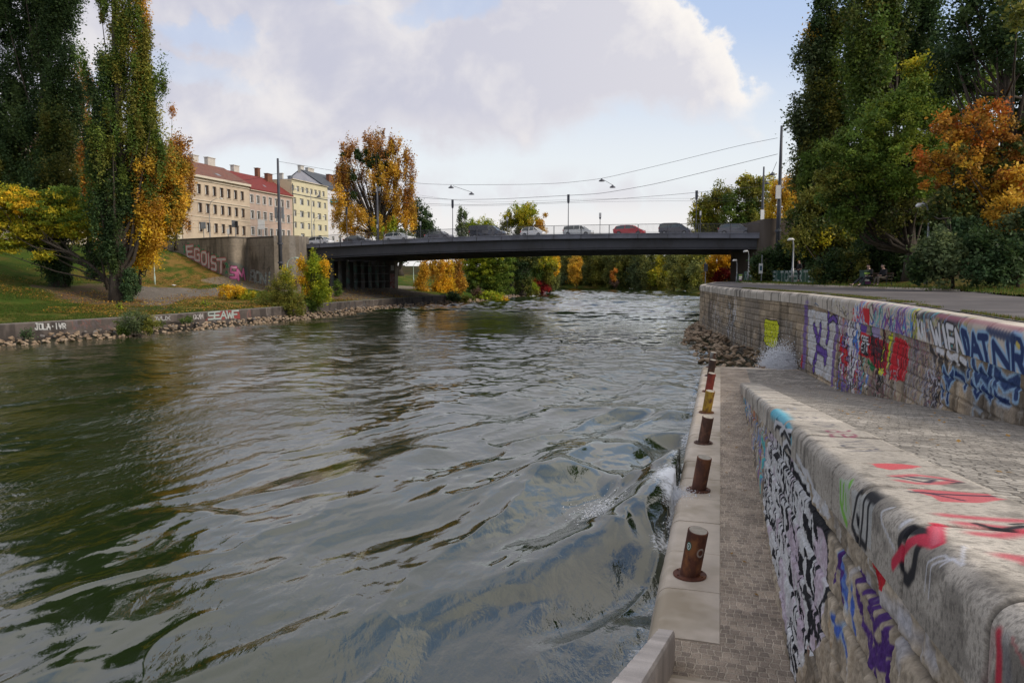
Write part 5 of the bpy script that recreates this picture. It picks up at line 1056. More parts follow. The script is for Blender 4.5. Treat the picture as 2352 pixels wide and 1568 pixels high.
def wire(label, pts, r=.028):
    P = []
    for a, b in zip(pts[:-1], pts[1:]):
        A0, B0 = A(a[0], a[1], a[2] * SB), A(b[0], b[1], b[2] * SB)
        for k in range(6): P.append(A0 * (1 - k / 6) + B0 * k / 6)
    P.append(A(pts[-1][0], pts[-1][1], pts[-1][2] * SB)); P = np.array(P)
    for _ in range(3): P[1:-1] = (P[:-2] + 2 * P[1:-1] + P[2:]) / 4
    c = P[0]; mb = MB(); mb.tube(P, r * .72, 5); o = mb.out('overhead_wire', M['wire'], None, world=c); o.location = tuple(c); tag(o, label, 'wire', 'overhead wires of the bridge')
wire('topmost wire sagging from the left mast to the top of the right mast', [(640, 371, 117.6), (770, 393, 115), (960, 422, 111), (1036, 424.5, 109), (1200, 424, 106), (1290, 421, 104), (1382, 411, 102), (1530, 376, 99), (1700, 334, 95), (1786, 317, 93.2)])
wire('thick wire rising to the right mast below the topmost one', [(660, 415, 130), (800, 434, 126), (946, 452, 122), (1036, 459, 119), (1148, 457.5, 116), (1304, 449, 111), (1379, 445, 108), (1500, 424, 103), (1640, 390, 98), (1786, 354, 93.2)], .035)
wire('tram contact wire above the bridge deck ending at the far right mast', [(700, 452, 142), (946, 467, 139), (1075, 471, 136), (1232, 466.5, 133), (1393, 459, 131), (1550, 447, 130), (1690, 433, 129), (1750, 427, 128)], .035)
wire('lowest thin wire running level above the bridge deck', [(946, 471, 141), (1091, 474, 138), (1393, 463, 134), (1550, 461.5, 131), (1750, 462, 128)], .022)
wire('faint wire between the two middle wires of the bridge', [(946, 446, 133), (1091, 466.5, 130), (1304, 459, 128), (1430, 456, 127), (1750, 456, 125)], .018)
wire('wire crossing in front of the beige building on the left', [(415, 419, 140), (560, 416, 131), (640, 398, 118)], .03); wire('wire running past the windows of the pink building', [(410, 524, 141), (560, 520, 135), (720, 508, 130), (868, 500, 148)], .022); wire('wire above the retaining wall in front of the ground floor windows', [(405, 508, 141), (560, 506, 137), (720, 487, 134)], .02)
def hang_lamp(x, y, Y, lab, x2, y2):
    Y *= SB; c = A(x, y, Y); o = thing('hanging_lamp', lab, 'lamp', c, group='shaded lamps hung from the wires'); mb = MB()
    mb.add([(rr * cos(a), rr * sin(a), z) for rr, z in ((.06, .28), (.12, .18), (.34, .02), (.36, -.06)) for a in np.linspace(0, 2 * pi, 12, endpoint=False)], [(i * 12 + k, i * 12 + (k + 1) % 12, (i + 1) * 12 + (k + 1) % 12, (i + 1) * 12 + k) for i in range(3) for k in range(12)] + [tuple(range(12)), tuple(range(47, 35, -1))]); mb.out('shade', M['mast'], o, smooth=False)
    mb = MB(); q = A(x2, y2, Y) - c; mb.tube([(0, 0, .25), q], .025, 5); mb.out('cord', M['wire'], o)
hang_lamp(1036, 431, 109, 'hanging shaded lamp on the topmost wire, leftmost over the river', 1036, 424.5); hang_lamp(1083, 446, 109, 'hanging shaded lamp low to the right of the leftmost one over the river', 1040, 427); hang_lamp(1382, 415.5, 102, 'hanging shaded lamp on the topmost wire near the middle of the bridge', 1382, 411); hang_lamp(1407, 430, 102, 'hanging shaded lamp low to the right of the one at mid bridge', 1386, 413); hang_lamp(1774, 401, 95, 'hanging shaded lamp just left of the tall right mast', 1784, 372); hang_lamp(1762, 421.5, 120, 'small hanging lamp beyond the far right mast', 1753, 418); hang_lamp(732, 452, 140, 'hanging shaded lamp in front of the yellow building', 722, 437)
def neck_lamp(x, yb, yt, Y, xh, yh, lab, mat='palegreen', grp='pale green lamp posts on the far bank', z=None):
    b = A(x, yb, Y) if z is None else A(x, yb, Y); t = A(x + (xh - x) * .15, yt, Y) - b; hd = A(xh, yh, Y) - b
    o = thing('lamp_post', lab, 'street lamp', b, group=grp); mb = MB(); mb.tube([(0, 0, -.3), (0, 0, t[2] * .25), (0, 0, t[2] * .26), (0, 0, t[2] * .82), (t[0] * .6, 0, t[2] * .96), (t[0] + (hd[0] - t[0]) * .35, 0, max(t[2], hd[2])), (hd[0] * .7, 0, hd[2])], [.11, .11, .07, .055, .05, .045, .045], 8); mb.out('post', M[mat], o, smooth=True)
    mb = MB(); dx = hd[0]; s = 1 if dx > 0 else -1; k_ = .62 if mat == 'galv' else .75; mb.tube([(hd[0] - s * .6 * k_, 0, hd[2] - .0), (hd[0] - s * .4 * k_, 0, hd[2] + .05), (hd[0] + s * .1 * k_, 0, hd[2] + .02), (hd[0] + s * .3 * k_, 0, hd[2] - .03)], [.03, .10, .12, .04], 8); h = mb.out('lamp_head', M['white' if mat != 'palegreen' else 'palegreen'], o, smooth=True)
p = hitL(356, 654); neck_lamp(356, 654, 577, p[1], 366, 573, 'pale green lamp post on the leaf covered slope right of the tall poplar')
neck_lamp(661, 650, 597, 100, 682, 593, 'pale green lamp post behind the yellow shrubs below the left abutment'); neck_lamp(890, 659, 607, 128, 904, 603.5, 'pale green lamp post right of the red painted pillar under the bridge'); neck_lamp(950, 648, 606, 150, 961, 601.5, 'pale green lamp post beside the yellow saplings beyond the bridge')
gl = 'grey lamp posts with shell shaped heads'
neck_lamp(1692, 647, 599, 84, 1686, 598.5, 'grey lamp post in front of the red shrub at the end of the promenade', 'galv', gl); neck_lamp(1718.5, 640, 576, 78, 1711, 578, 'grey lamp post just under the right end of the bridge', 'galv', gl); neck_lamp(1820, 640, 546, 60, 1814, 551, 'grey lamp post beside the person behind the fence', 'galv', gl); neck_lamp(2127, 640, 464, 41., 2111, 472.5, 'tall grey lamp post rising out of the dark bushes on the right', 'galv', gl)
neck_lamp(483, 560, 459, 137, 509, 457, 'grey street lamp in front of the beige building', 'galv', 'street lamps behind the retaining wall'); neck_lamp(717, 560, 439, 145, 679, 434.5, 'grey street lamp in front of the yellow building with its arm to the left', 'galv', 'street lamps behind the retaining wall'); neck_lamp(722, 560, 499.5, 150, 745, 497.5, 'low grey street lamp in front of the yellow building', 'galv', 'street lamps behind the retaining wall')

# ================================================================ retaining wall left of the bridge
def retaining():
    pts = [A(330, 566, 140. * SB), A(409, 550, 133.5 * SB), A(531, 544.4, 124.3 * SB), A(548, 545, 125. * SB), A(566, 547, 127.6 * SB), A(628.5, 543.3, 122.7 * SB)]
    P = resample([p[:2] for p in pts], .10, 1.6); t, n = normals(P); L = np.r_[0, np.cumsum(np.hypot(*np.diff(P, axis=0).T))]
    ZT = float(A(531, 544.4, 124.3 * SB)[2]); zs = np.arange(-3.4, ZT, .10); S_, Z_ = np.meshgrid(L, zs, indexing='ij')
    c = np.array([.27, .225, .175]) * (.55 + .9 * fbm(S_ * .35, Z_ * .5, 0, 201, 5))[..., None]; pl = sm(.42, .5, np.abs((Z_ / .42) % 1 - .5))[..., None] * .14; c = c * (1 - pl)
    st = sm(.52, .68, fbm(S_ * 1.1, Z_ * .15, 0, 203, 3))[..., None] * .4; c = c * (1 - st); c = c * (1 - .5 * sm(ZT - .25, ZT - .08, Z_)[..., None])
    pt = Paint(L, zs, c)
    def mp(x, y):
        d = ray(x, y); g = P[:, 0] - d[0] / d[1] * P[:, 1]; k = np.where(np.diff(np.sign(g)) != 0)[0]; i = k[0] if len(k) else int(np.argmin(abs(g))); return L[i], P[i, 1] * d[2] / d[1]
    pt.map = mp; z = lambda x, y: (344.5 + .2197 * x, 344.5 + .2197 * y)
    Kk = (.02, .02, .02); RD = (.50, .02, .03); GY = (.56, .52, .49); G2 = (.03, .22, .10); PK = (.68, .18, .38); WH = (.6, .58, .58)
    for x, y in ((360, 1010), (400, 985), (470, 1010), (510, 1005), (560, 1050), (650, 1095), (715, 1120), (365, 1060), (800, 1190), (800, 1275), (810, 1215), (370, 1030), (540, 1050), (690, 1105)): pt.stroke([z(x - 8, y + 12), z(x, y - 8), z(x + 12, y + 10)], .26, G2)
    LT = (('E', [(392, 1112), (455, 1120), (445, 1002), (382, 1010)]), ('G', [(472, 1150), (518, 1155), (515, 1035), (466, 1035)]), ('O', [(543, 1190), (590, 1198), (588, 1070), (538, 1068)]), ('I', [(606, 1225), (628, 1228), (624, 1085), (604, 1083)]), ('S', [(645, 1240), (692, 1255), (686, 1120), (642, 1117)]), ('T', [(722, 1278), (765, 1280), (790, 1142), (702, 1142)]))
    for w, cc in ((.58, RD), (.38, GY)):
        for l, q in LT: write(pt, l, [[z(*k) for k in q]], w, cc, soft=.12)
    pt.poly([z(*k) for k in [(395, 1110), (450, 1118), (440, 1005), (385, 1012)]], GY, al=.0)
    pt.stroke([z(770, 1195), z(775, 1235), z(785, 1210)], .3, (.12, .02, .02)); pt.stroke([z(830, 1175), z(1000, 1240), z(1010, 1300)], .5, (.10, .14, .14), soft=.9, al=.6)
    for w, cc in ((.56, Kk), (.38, PK)):
        for l, q in (('S', [(842, 1330), (905, 1338), (900, 1228), (848, 1222)]), ('M', [(932, 1355), (995, 1358), (978, 1245), (922, 1255)])): write(pt, l, [[z(*k) for k in q]], w, cc, soft=.15)
    pt.stroke([z(848, 1225), z(900, 1232)], .10, WH); pt.stroke([z(835, 1300), z(870, 1305)], .10, WH); pt.stroke([z(925, 1265), z(950, 1300)], .1, WH)
    for l, q in (('B', [(1048, 1380), (1100, 1385), (1098, 1262), (1060, 1262)]), ('O', [(1108, 1385), (1150, 1388), (1150, 1280), (1108, 1275)]), ('N', [(1160, 1388), (1208, 1390), (1215, 1290), (1160, 1290)]), ('I', [(1225, 1388), (1268, 1380), (1275, 1280), (1232, 1285)])):
        for w, cc in ((.44, Kk), (.34, (.40, .42, .40)), (.08, (.10, .16, .13))): write(pt, l, [[z(*k) for k in q]], w, cc, soft=.15)
    pt.squig([z(1180, 1245), z(1250, 1250), z(1250, 1228), z(1180, 1228)], 8, [Kk], .06, size=.4); pt.squig([z(320, 975), z(395, 985), z(395, 955), z(320, 955)], 8, [(.08, .05, .05)], .06, size=.5); pt.squig([z(605, 1070), z(680, 1080), z(680, 1055), z(605, 1048)], 8, [(.04, .03, .03)], .06, size=.45); pt.squig([z(60, 1040), z(280, 1050), z(280, 1000), z(60, 1010)], 14, [(.45, .43, .42), (.12, .03, .03), Kk], .1, size=.9)
    o = thing('retaining_wall', 'curved brown concrete retaining wall with red outlined block letters above the grass slope', 'wall')
    V = np.stack([np.broadcast_to(P[:, None, 0], S_.shape), np.broadcast_to(P[:, None, 1], S_.shape), Z_], -1)
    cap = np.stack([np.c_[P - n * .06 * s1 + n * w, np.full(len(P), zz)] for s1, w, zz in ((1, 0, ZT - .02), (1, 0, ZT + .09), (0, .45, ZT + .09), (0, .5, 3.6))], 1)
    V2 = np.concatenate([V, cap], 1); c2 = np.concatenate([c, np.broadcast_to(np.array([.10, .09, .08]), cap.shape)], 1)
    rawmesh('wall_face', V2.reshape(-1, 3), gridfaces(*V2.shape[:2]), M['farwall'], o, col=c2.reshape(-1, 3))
    # pier head that carries the end of the bridge
    a, b = A(628.5, 541, 119. * SB), A(686, 541, 119. * SB); o = thing('abutment_pier', 'square streaked concrete pier head at the left end of the bridge', 'pier', (a[0], a[1], -2.6)); W_ = b[0] - a[0]; H = float(a[2]) + 2.6
    xs = np.arange(0, W_ + .01, W_ / 34); zz = np.linspace(0, H, 80); X_, Z_ = np.meshgrid(xs, zz, indexing='ij'); c = np.array([.30, .25, .20]) * (.5 + .9 * fbm(X_ * .5, Z_ * .5, 0, 205, 5))[..., None]
    k = (sm(.55, .35, abs(X_ - W_ * .74)) * (.5 + .5 * fbm(X_ * 5, Z_ * .4, 0, 206, 3)) * .7)[..., None]; c = c * (1 - k) + np.array([.42, .38, .34]) * k; k = (sm(.5, .6, fbm(X_ * 3, Z_ * .5, 0, 208, 3)) * sm(H - 1.2, H, Z_) * .5)[..., None]; c = c * (1 - k) + np.array([.45, .43, .42]) * k
    pt = Paint(xs, zz, c); pt.poly([(.3, .5), (3.2, .5), (3.1, 2.0), (.2, 2.2)], (.10, .05, .03), px=False, edge=.2)
    write(pt, 'REVOL', [((.3 + i * .5, .9), (.62 + i * .5, .9), (.62 + i * .5, 1.35), (.3 + i * .5, 1.35)) for i in range(5)], .09, (.6, .58, .56), px=False)
    V = np.stack([X_, X_ * 0, Z_], -1); rawmesh('front_face', V.reshape(-1, 3), gridfaces(*X_.shape), M['farwall'], o, col=c.reshape(-1, 3))
    mb = MB(); mb.box((W_ / 2, 2.55, H / 2 - .005), (W_ - .004, 5.09, H)); mb.out('pier_body', M['conc'], o)
retaining()

# ================================================================ houses
FO = np.array([-63.1, 145.]); FN = -NV[:2]      # facade line follows the quay direction; FN points away from the river
def f_map(x, y, back=0.):
    d = ray(x, y); r = d[0] / d[1]; o = FO + FN * back; s = (r * o[1] - o[0]) / (DV[0] - r * DV[1]); return s, (o[1] + DV[1] * s) * d[2] / d[1]
def fp(s, back, z): return np.array([*(FO + DV[:2] * s + FN * back), z])
U3 = np.array([DV[0], DV[1], 0.]); B3 = np.array([FN[0], FN[1], 0.])
def z3f(x, y): return 344.5 + .2197 * x, 344.5 + .2197 * y
def facade(name, label, s0, s1, z0, z1, wins, wall, frame, depth=12., trim=None, surround=None, extra=None):
    """wins: (s centre, z centre, width, height)"""
    O = fp(s0, 0, z0); root = thing(name, label, 'building', O)
    sb = sorted({s0, s1} | {round(w[0] + k * w[2] / 2, 3) for w in wins for k in (-1, 1)}); zb = sorted({z0, z1} | {round(w[1] + k * w[3] / 2, 3) for w in wins for k in (-1, 1)})
    sb = [s for s in sb if s0 <= s <= s1]; zb = [z for z in zb if z0 <= z <= z1]; mb = MB()
    for a, b in zip(sb[:-1], sb[1:]):
        for c, d in zip(zb[:-1], zb[1:]):
            m, n = (a + b) / 2, (c + d) / 2
            if any(abs(m - w[0]) < w[2] / 2 and abs(n - w[1]) < w[3] / 2 for w in wins): continue
            mb.add([fp(a, 0, c), fp(b, 0, c), fp(b, 0, d), fp(a, 0, d)], [(0, 1, 2, 3)])
    for w in wins:
        a, b, c, d = w[0] - w[2] / 2, w[0] + w[2] / 2, w[1] - w[3] / 2, w[1] + w[3] / 2
        q = [fp(a, 0, c), fp(b, 0, c), fp(b, 0, d), fp(a, 0, d)]; r_ = [fp(a, .28, c), fp(b, .28, c), fp(b, .28, d), fp(a, .28, d)]
        mb.add(q + r_, [(0, 4, 5, 1), (1, 5, 6, 2), (2, 6, 7, 3), (3, 7, 4, 0)])
    mb.add([fp(s0, 0, z0), fp(s0, depth, z0), fp(s0, depth, z1), fp(s0, 0, z1), fp(s1, 0, z0), fp(s1, depth, z0), fp(s1, depth, z1), fp(s1, 0, z1)], [(0, 1, 2, 3), (4, 7, 6, 5), (1, 5, 6, 2), (3, 2, 6, 7)])
    mb.out('wall', wall, root, world=O)
    protos = {}
    for w in wins:
        key = (round(w[2], 2), round(w[3], 2)); loc = fp(w[0], .0, w[1]) - O
        if key in protos:
            a, kids = protos[key]; c = a.copy(); COL.objects.link(c); c.location = tuple(loc)
            for kd in kids: e = kd.copy(); COL.objects.link(e); e.parent = c
            continue
        ww, hh = key; mb = MB(); fr = .07
        for (cx, cz, dx, dz) in ((0, hh / 2 - fr / 2, ww, fr), (0, -hh / 2 + fr / 2, ww, fr), (-ww / 2 + fr / 2, 0, fr, hh - 2 * fr), (ww / 2 - fr / 2, 0, fr, hh - 2 * fr), (0, -hh * .08, fr * .9, hh * .84 - 2 * fr), (0, hh * .30, ww - 2 * fr, fr)):
            mb.box(U3 * cx + ZA * cz + B3 * .20, (dx, .07, dz), (U3, B3, ZA))
        if surround:
            t_ = .13
            mb.m = 1
            for (cx, cz, dx, dz) in ((0, hh / 2 + t_ / 2, ww + 2 * t_, t_), (0, -hh / 2 - t_ / 2, ww + 2 * t_ + .1, t_), (-ww / 2 - t_ / 2, 0, t_, hh), (ww / 2 + t_ / 2, 0, t_, hh)): mb.box(U3 * cx + ZA * cz - B3 * .035, (dx, .08 if cz > -hh / 2 else .14, dz), (U3, B3, ZA))
            mb.m = 0
        o = mb.out('window', [frame, surround] if surround else [frame], root); o.location = tuple(loc)
        mb = MB(); mb.box(B3 * .235, (ww - .02, .02, hh - .02), (U3, B3, ZA)); g = mb.out('pane', M['glass'], o)
        kids = [g]
        mb = MB(); mb.box(B3 * .16 + U3 * (-ww * .24) - ZA * hh * .05, (ww * .36, .012, hh * .7), (U3, B3, ZA)); cu = mb.out('painted_reflection', M['skyrefl'], o); kids.append(cu)  # pale panel before the pane paints in the sky reflected by one casement
        protos[key] = (o, kids)
    for nm, mt, f_ in (extra or []): mb = MB(); f_(mb); mb.out(nm, mt, root, world=O)
    return root
M['skyrefl'] = pm('painted_sky_reflection', (.52, .52, .50), (.42, .42, .40), 3, .5, spec=.8)  # sky reflection of the window casements, put into a pale colour
M['beige'] = pm('beige_render', (.53, .43, .325), (.47, .38, .285), .6, .9, c3=(.42, .33, .25), sc3=.25); M['pink'] = pm('pinkish_render', (.50, .375, .31), (.44, .33, .27), .5, .9, c3=(.40, .30, .25), sc3=.3)
M['yellow'] = pm('yellow_render', (.60, .54, .37), (.54, .48, .33), .5, .9); M['whiter'] = pm('white_render', (.66, .64, .66), (.58, .56, .58), .5, .9); M['cream'] = pm('cream_render', (.56, .50, .40), (.50, .44, .34), .5, .9)
M['brownfr'] = pm('brown_frame', (.12, .06, .04), None, 4, .6); M['whitefr'] = pm('white_frame', (.62, .60, .58), None, 4, .6); M['trim'] = pm('pale_trim', (.60, .53, .43), (.52, .45, .36), 1, .8)
M['tileb'] = pm('brown_tiles', (.20, .085, .06), (.12, .055, .045), 1.6, .9, c3=(.15, .08, .06), sc3=.5); M['tiler'] = pm('red_tiles', (.20, .028, .022), (.13, .02, .018), 2., .8, .3, 12); M['slate'] = pm('slate', (.075, .085, .10), (.05, .058, .07), 2, .7); M['brick'] = pm('chimney_brick', (.22, .09, .05), (.13, .055, .035), 3, .9); M['chim'] = pm('chimney_render', (.55, .52, .47), (.42, .39, .35), 1.5, .9)
def rows(spec, w, h):
    out = []
    for xs, ys in spec:
        for x, y in zip(xs, ys): s, z = f_map(*z3f(x, y)); out.append((s, z, w, h))
    return out
def level(ws, rows_n):
    """put windows of one row on one level"""
    out = []; i = 0
    for n in rows_n:
        g = ws[i:i + n]; zz = float(np.median([a[1] for a in g])); out += [(a[0], zz, a[2], a[3]) for a in g]; i += n
    return out
def gable(s0, s1, zE, zR_, half=6.3, over=.45):
    def f(mb):
        P = [fp(s, b, z) for s in (s0, s1) for b, z in ((-over, zE - .02), (half, zR_), (2 * half + over, zE - .02), (2 * half + over, zE - .25), (half, zR_ - .28), (-over, zE - .25))]
        mb.add(P, [(i, i + 6, (i + 1) % 6 + 6, (i + 1) % 6) for i in range(6)] + [(0, 1, 4, 5), (1, 2, 3, 4), (11, 10, 7, 6), (10, 9, 8, 7)])
    return f
def gendwall(s0, s1, zE, zR_, half=6.3):
    def f(mb):
        mb.prism([(0, zE - .3), (half, zR_ - .29), (2 * half, zE - .3)], np.array([*(FO + DV[:2] * (s0 + .02)), 0.]), B3, ZA, U3, s1 - s0 - .04)
    return f
def chimneys(lst, z0):
    def f(mb):
        for s, b, w, z1_ in lst: mb.box(fp(s, b, (z0 + z1_) / 2), (w, .9, z1_ - z0), (U3, B3, ZA)); mb.box(fp(s, b, z1_ + .07), (w + .25, 1.15, .14), (U3, B3, ZA))
    return f
def cornice(s0, s1, items):
    def f(mb):
        for z, h, p in items: mb.box(fp((s0 + s1) / 2, -p / 2, z), (s1 - s0 - .01, p, h), (U3, B3, ZA))
    return f
def houses():
    w1 = level(rows([((407, 510, 593, 672, 748, 822, 893, 963), (388, 405, 421, 436, 447, 459, 473, 484)), ((397, 523, 603, 680, 758, 830, 902, 972), (580, 600, 610, 622, 633, 643, 652, 663)), ((405, 531, 612, 690, 766, 838, 910, 981), (787, 802, 811, 818, 827, 835, 843, 850))], 1.12, 1.95), [8, 8, 8])
    zE = f_map(572, 424)[1]; sE = f_map(572, 424)[0]; zr = f_map(509, 385, 6.3)[1]
    print('b1', sE, zE, zr, [round(a[1], 1) for a in w1[::8]])
    s_ = -1.2; ex = [('roof', M['tileb'], gable(s_, sE - .02, zE, zr)), ('gable_end', M['beige'], gendwall(s_, sE, zE, zr)), ('cornice', M['trim'], cornice(s_, sE, [(zE - .28, .45, .55), (zE - .95, .16, .2), (w1[0][1] - 2.1, .16, .16), (w1[0][1] - 2.6, .1, .1), (w1[8][1] - 1.75, .1, .1)])),
        ('chimney', M['chim'], chimneys([(3.2, 6.6, 1.6, zr + 1.7)], zr - 1)), ('chimney', M['chim'], chimneys([(11, 6.6, 1.7, zr + 1.3)], zr - 1)), ('chimney', M['chim'], chimneys([(16, 6.6, 2.4, zr + 1.5)], zr - 1)), ('skylight', M['galv'], lambda mb: mb.box(fp(11.8, 1.5, zE + (zr - zE) * 1.5 / 6.3 + .18), (1.2, .9, .1), (U3, (B3 * 6.3 + ZA * (zr - zE)) / np.hypot(6.3, zr - zE), ZA)))]
    facade('apartment_house', 'beige four storey house with brown framed windows and a brown tiled roof', s_, sE, 4.2, zE, w1, M['beige'], M['brownfr'], 12.6, surround=M['beige'], extra=ex)
    w2 = level(rows([((1062, 1128, 1194, 1257, 1320, 1382, 1441), (505, 517, 528, 540, 552, 562, 572)), ((1070, 1135, 1202, 1266, 1327, 1390, 1447), (673, 682, 691, 701, 710, 716, 725)), ((1075, 1140, 1210, 1271, 1333, 1393, 1450), (846, 854, 860, 865, 868, 872, 876))], 1.15, 1.75), [7, 7, 7])
    zE2 = f_map(569, 429)[1] - .2; s2 = f_map(670.5, 447)[0]; print('b2', s2, zE2)
    ex = [('roof', M['tiler'], gable(sE + .02, s2, zE2, zr - .3)), ('gable_end', M['pink'], gendwall(sE, s2, zE2, zr - .3)), ('cornice', M['trim'], cornice(sE + .02, s2, [(zE2 - .26, .35, .4)])), ('chimney', M['chim'], chimneys([(sE + 4.6, 6.8, 2.0, zr + 1.1)], zr - 1)), ('chimney', M['brick'], chimneys([(sE + 14, 7.4, 1.0, zr + 1.8)], zr - 1.5)), ('chimney', M['brick'], chimneys([(s2 - 2.0, 5., 2.0, zr + .5)], zr - 2)), ('skylight', M['galv'], lambda mb: mb.box(fp(sE + 8.5, 1.8, zE2 + (zr - .3 - zE2) * 1.8 / 6.3 + .15), (.7, .9, .1), (U3, (B3 * 6.3 + ZA * (zr - .3 - zE2)) / np.hypot(6.3, zr - .3 - zE2), ZA)))]
    facade('apartment_house', 'pinkish house with white framed windows and a bright red roof', sE + .02, s2, 4.2, zE2, w2, M['pink'], M['whitefr'], 12.6, surround=M['whitefr'], extra=ex)
    a = rows([((1495, 1547, 1596, 1642, 1688, 1732, 1774, 1815), (387, 400, 413, 425, 438, 450, 463, 474))], 1.15, 1.35); b = rows([((1515, 1656, 1710, 1831), (520, 553, 565, 597)), ((1519, 1660, 1712, 1835), (650, 678, 688, 712)), ((1523, 1664, 1714, 1839), (775, 798, 806, 828))], 1.15, 1.5); c = rows([((1587, 1770), (537, 580)), ((1590, 1773), (664, 703)), ((1594, 1778), (788, 818)), ((1600, 1780), (905, 925))], 1.75, 1.55)
    w3 = level(a, [8]) + level(b, [4, 4, 4]) + level(c, [2, 2, 2, 2]); z3_ = f_map(668, 411)[1]; s3 = f_map(752, 437)[0]; print('b3', s3, z3_, [round(a[1], 1) for a in w3[::4]])
    ex = [('roof_edge', M['trim'], cornice(s2 + .02, s3, [(z3_ + .08, .18, .35)])), ('roof', M['galv'], lambda mb: mb.box(fp((s2 + s3) / 2, 6.2, z3_ + .05), (s3 - s2 - .1, 12, .1), (U3, B3, ZA))), ('string_course', M['slate'], cornice(s2 + .02, s3, [(level(a, [8])[0][1] - 1.35, .16, .08)])), ('chimney', M['chim'], chimneys([(s2 + 3.5, 5, .5, z3_ + 1.9)], z3_)), ('vent_pipe', M['galv'], chimneys([(s2 + 5.5, 4, .25, z3_ + 1.4), (s2 + 6.2, 4, .25, z3_ + 1.6), (s3 - 3.5, 5, .3, z3_ + 1.3), (s3 - 4.3, 5, .3, z3_ + 1.1)], z3_)), ('drainpipe', M['slate'], lambda mb: mb.tube([fp(s2 + .25, -.1, 5), fp(s2 + .25, -.1, z3_ - 1)], .09, 6))]
    facade('apartment_house', 'pale yellow five storey house with a flat roof', s2 + .02, s3, 4.2, z3_, w3, M['yellow'], M['whitefr'], 12.6, extra=ex)
    w4 = [(s3 + 2.5 + k * 3.6, 9.3 + j * 3.5, 1.3, 1.6) for k in range(5) for j in range(4) if not (k == 0 and j == 3)]; zE4 = z3_ - .3; zr4 = f_map(696, 389.5, 8.)[1]; print('b4', zE4, zr4)
    ex = [('roof', M['slate'], gable(s3 + .02, s3 + 22, zE4, zr4, 8., .3)), ('gable_end', M['whiter'], gendwall(s3 + .02, s3 + 22, zE4, zr4, 8.)), ('chimney', M['brick'], chimneys([(s3 + 9.5, 4.5, 2.6, zr4 - .6)], zE4)), ('chimney', M['chim'], chimneys([(s3 + .8, 8.2, 1.6, zr4 + .8)], zr4 - 1)), ('chimney', M['chim'], chimneys([(s3 + 5.2, 8.2, 3., zr4 + .7)], zr4 - 1)), ('balcony', pm('teal_panel', (.03, .22, .24), None, 3, .6), lambda mb: mb.box(fp(s3 + 2.6, -.6, zE4 - 3.2), (2.6, 1.2, 1.0), (U3, B3, ZA)))]
    facade('apartment_house', 'white house with a steep dark slate roof and white gable wall', s3 + .02, s3 + 22, 4.2, zE4, w4, M['whiter'], M['whitefr'], 16., extra=ex)
    w0 = [(-46 + k * 3.1, zz, 1.2, 1.9) for k in range(14) for zz in (8.2, 12.0, 15.8)]
    facade('apartment_house', 'cream house mostly hidden behind the tall poplars at the left edge', -50, -1.4, 4.2, 18.8, w0, M['cream'], M['brownfr'], 12.6, surround=M['trim'], extra=[('roof', M['tileb'], gable(-50, -1.4, 18.8, 22.5)), ('cornice', M['trim'], cornice(-50, -1.4, [(18.5, .45, .5)]))])
houses()

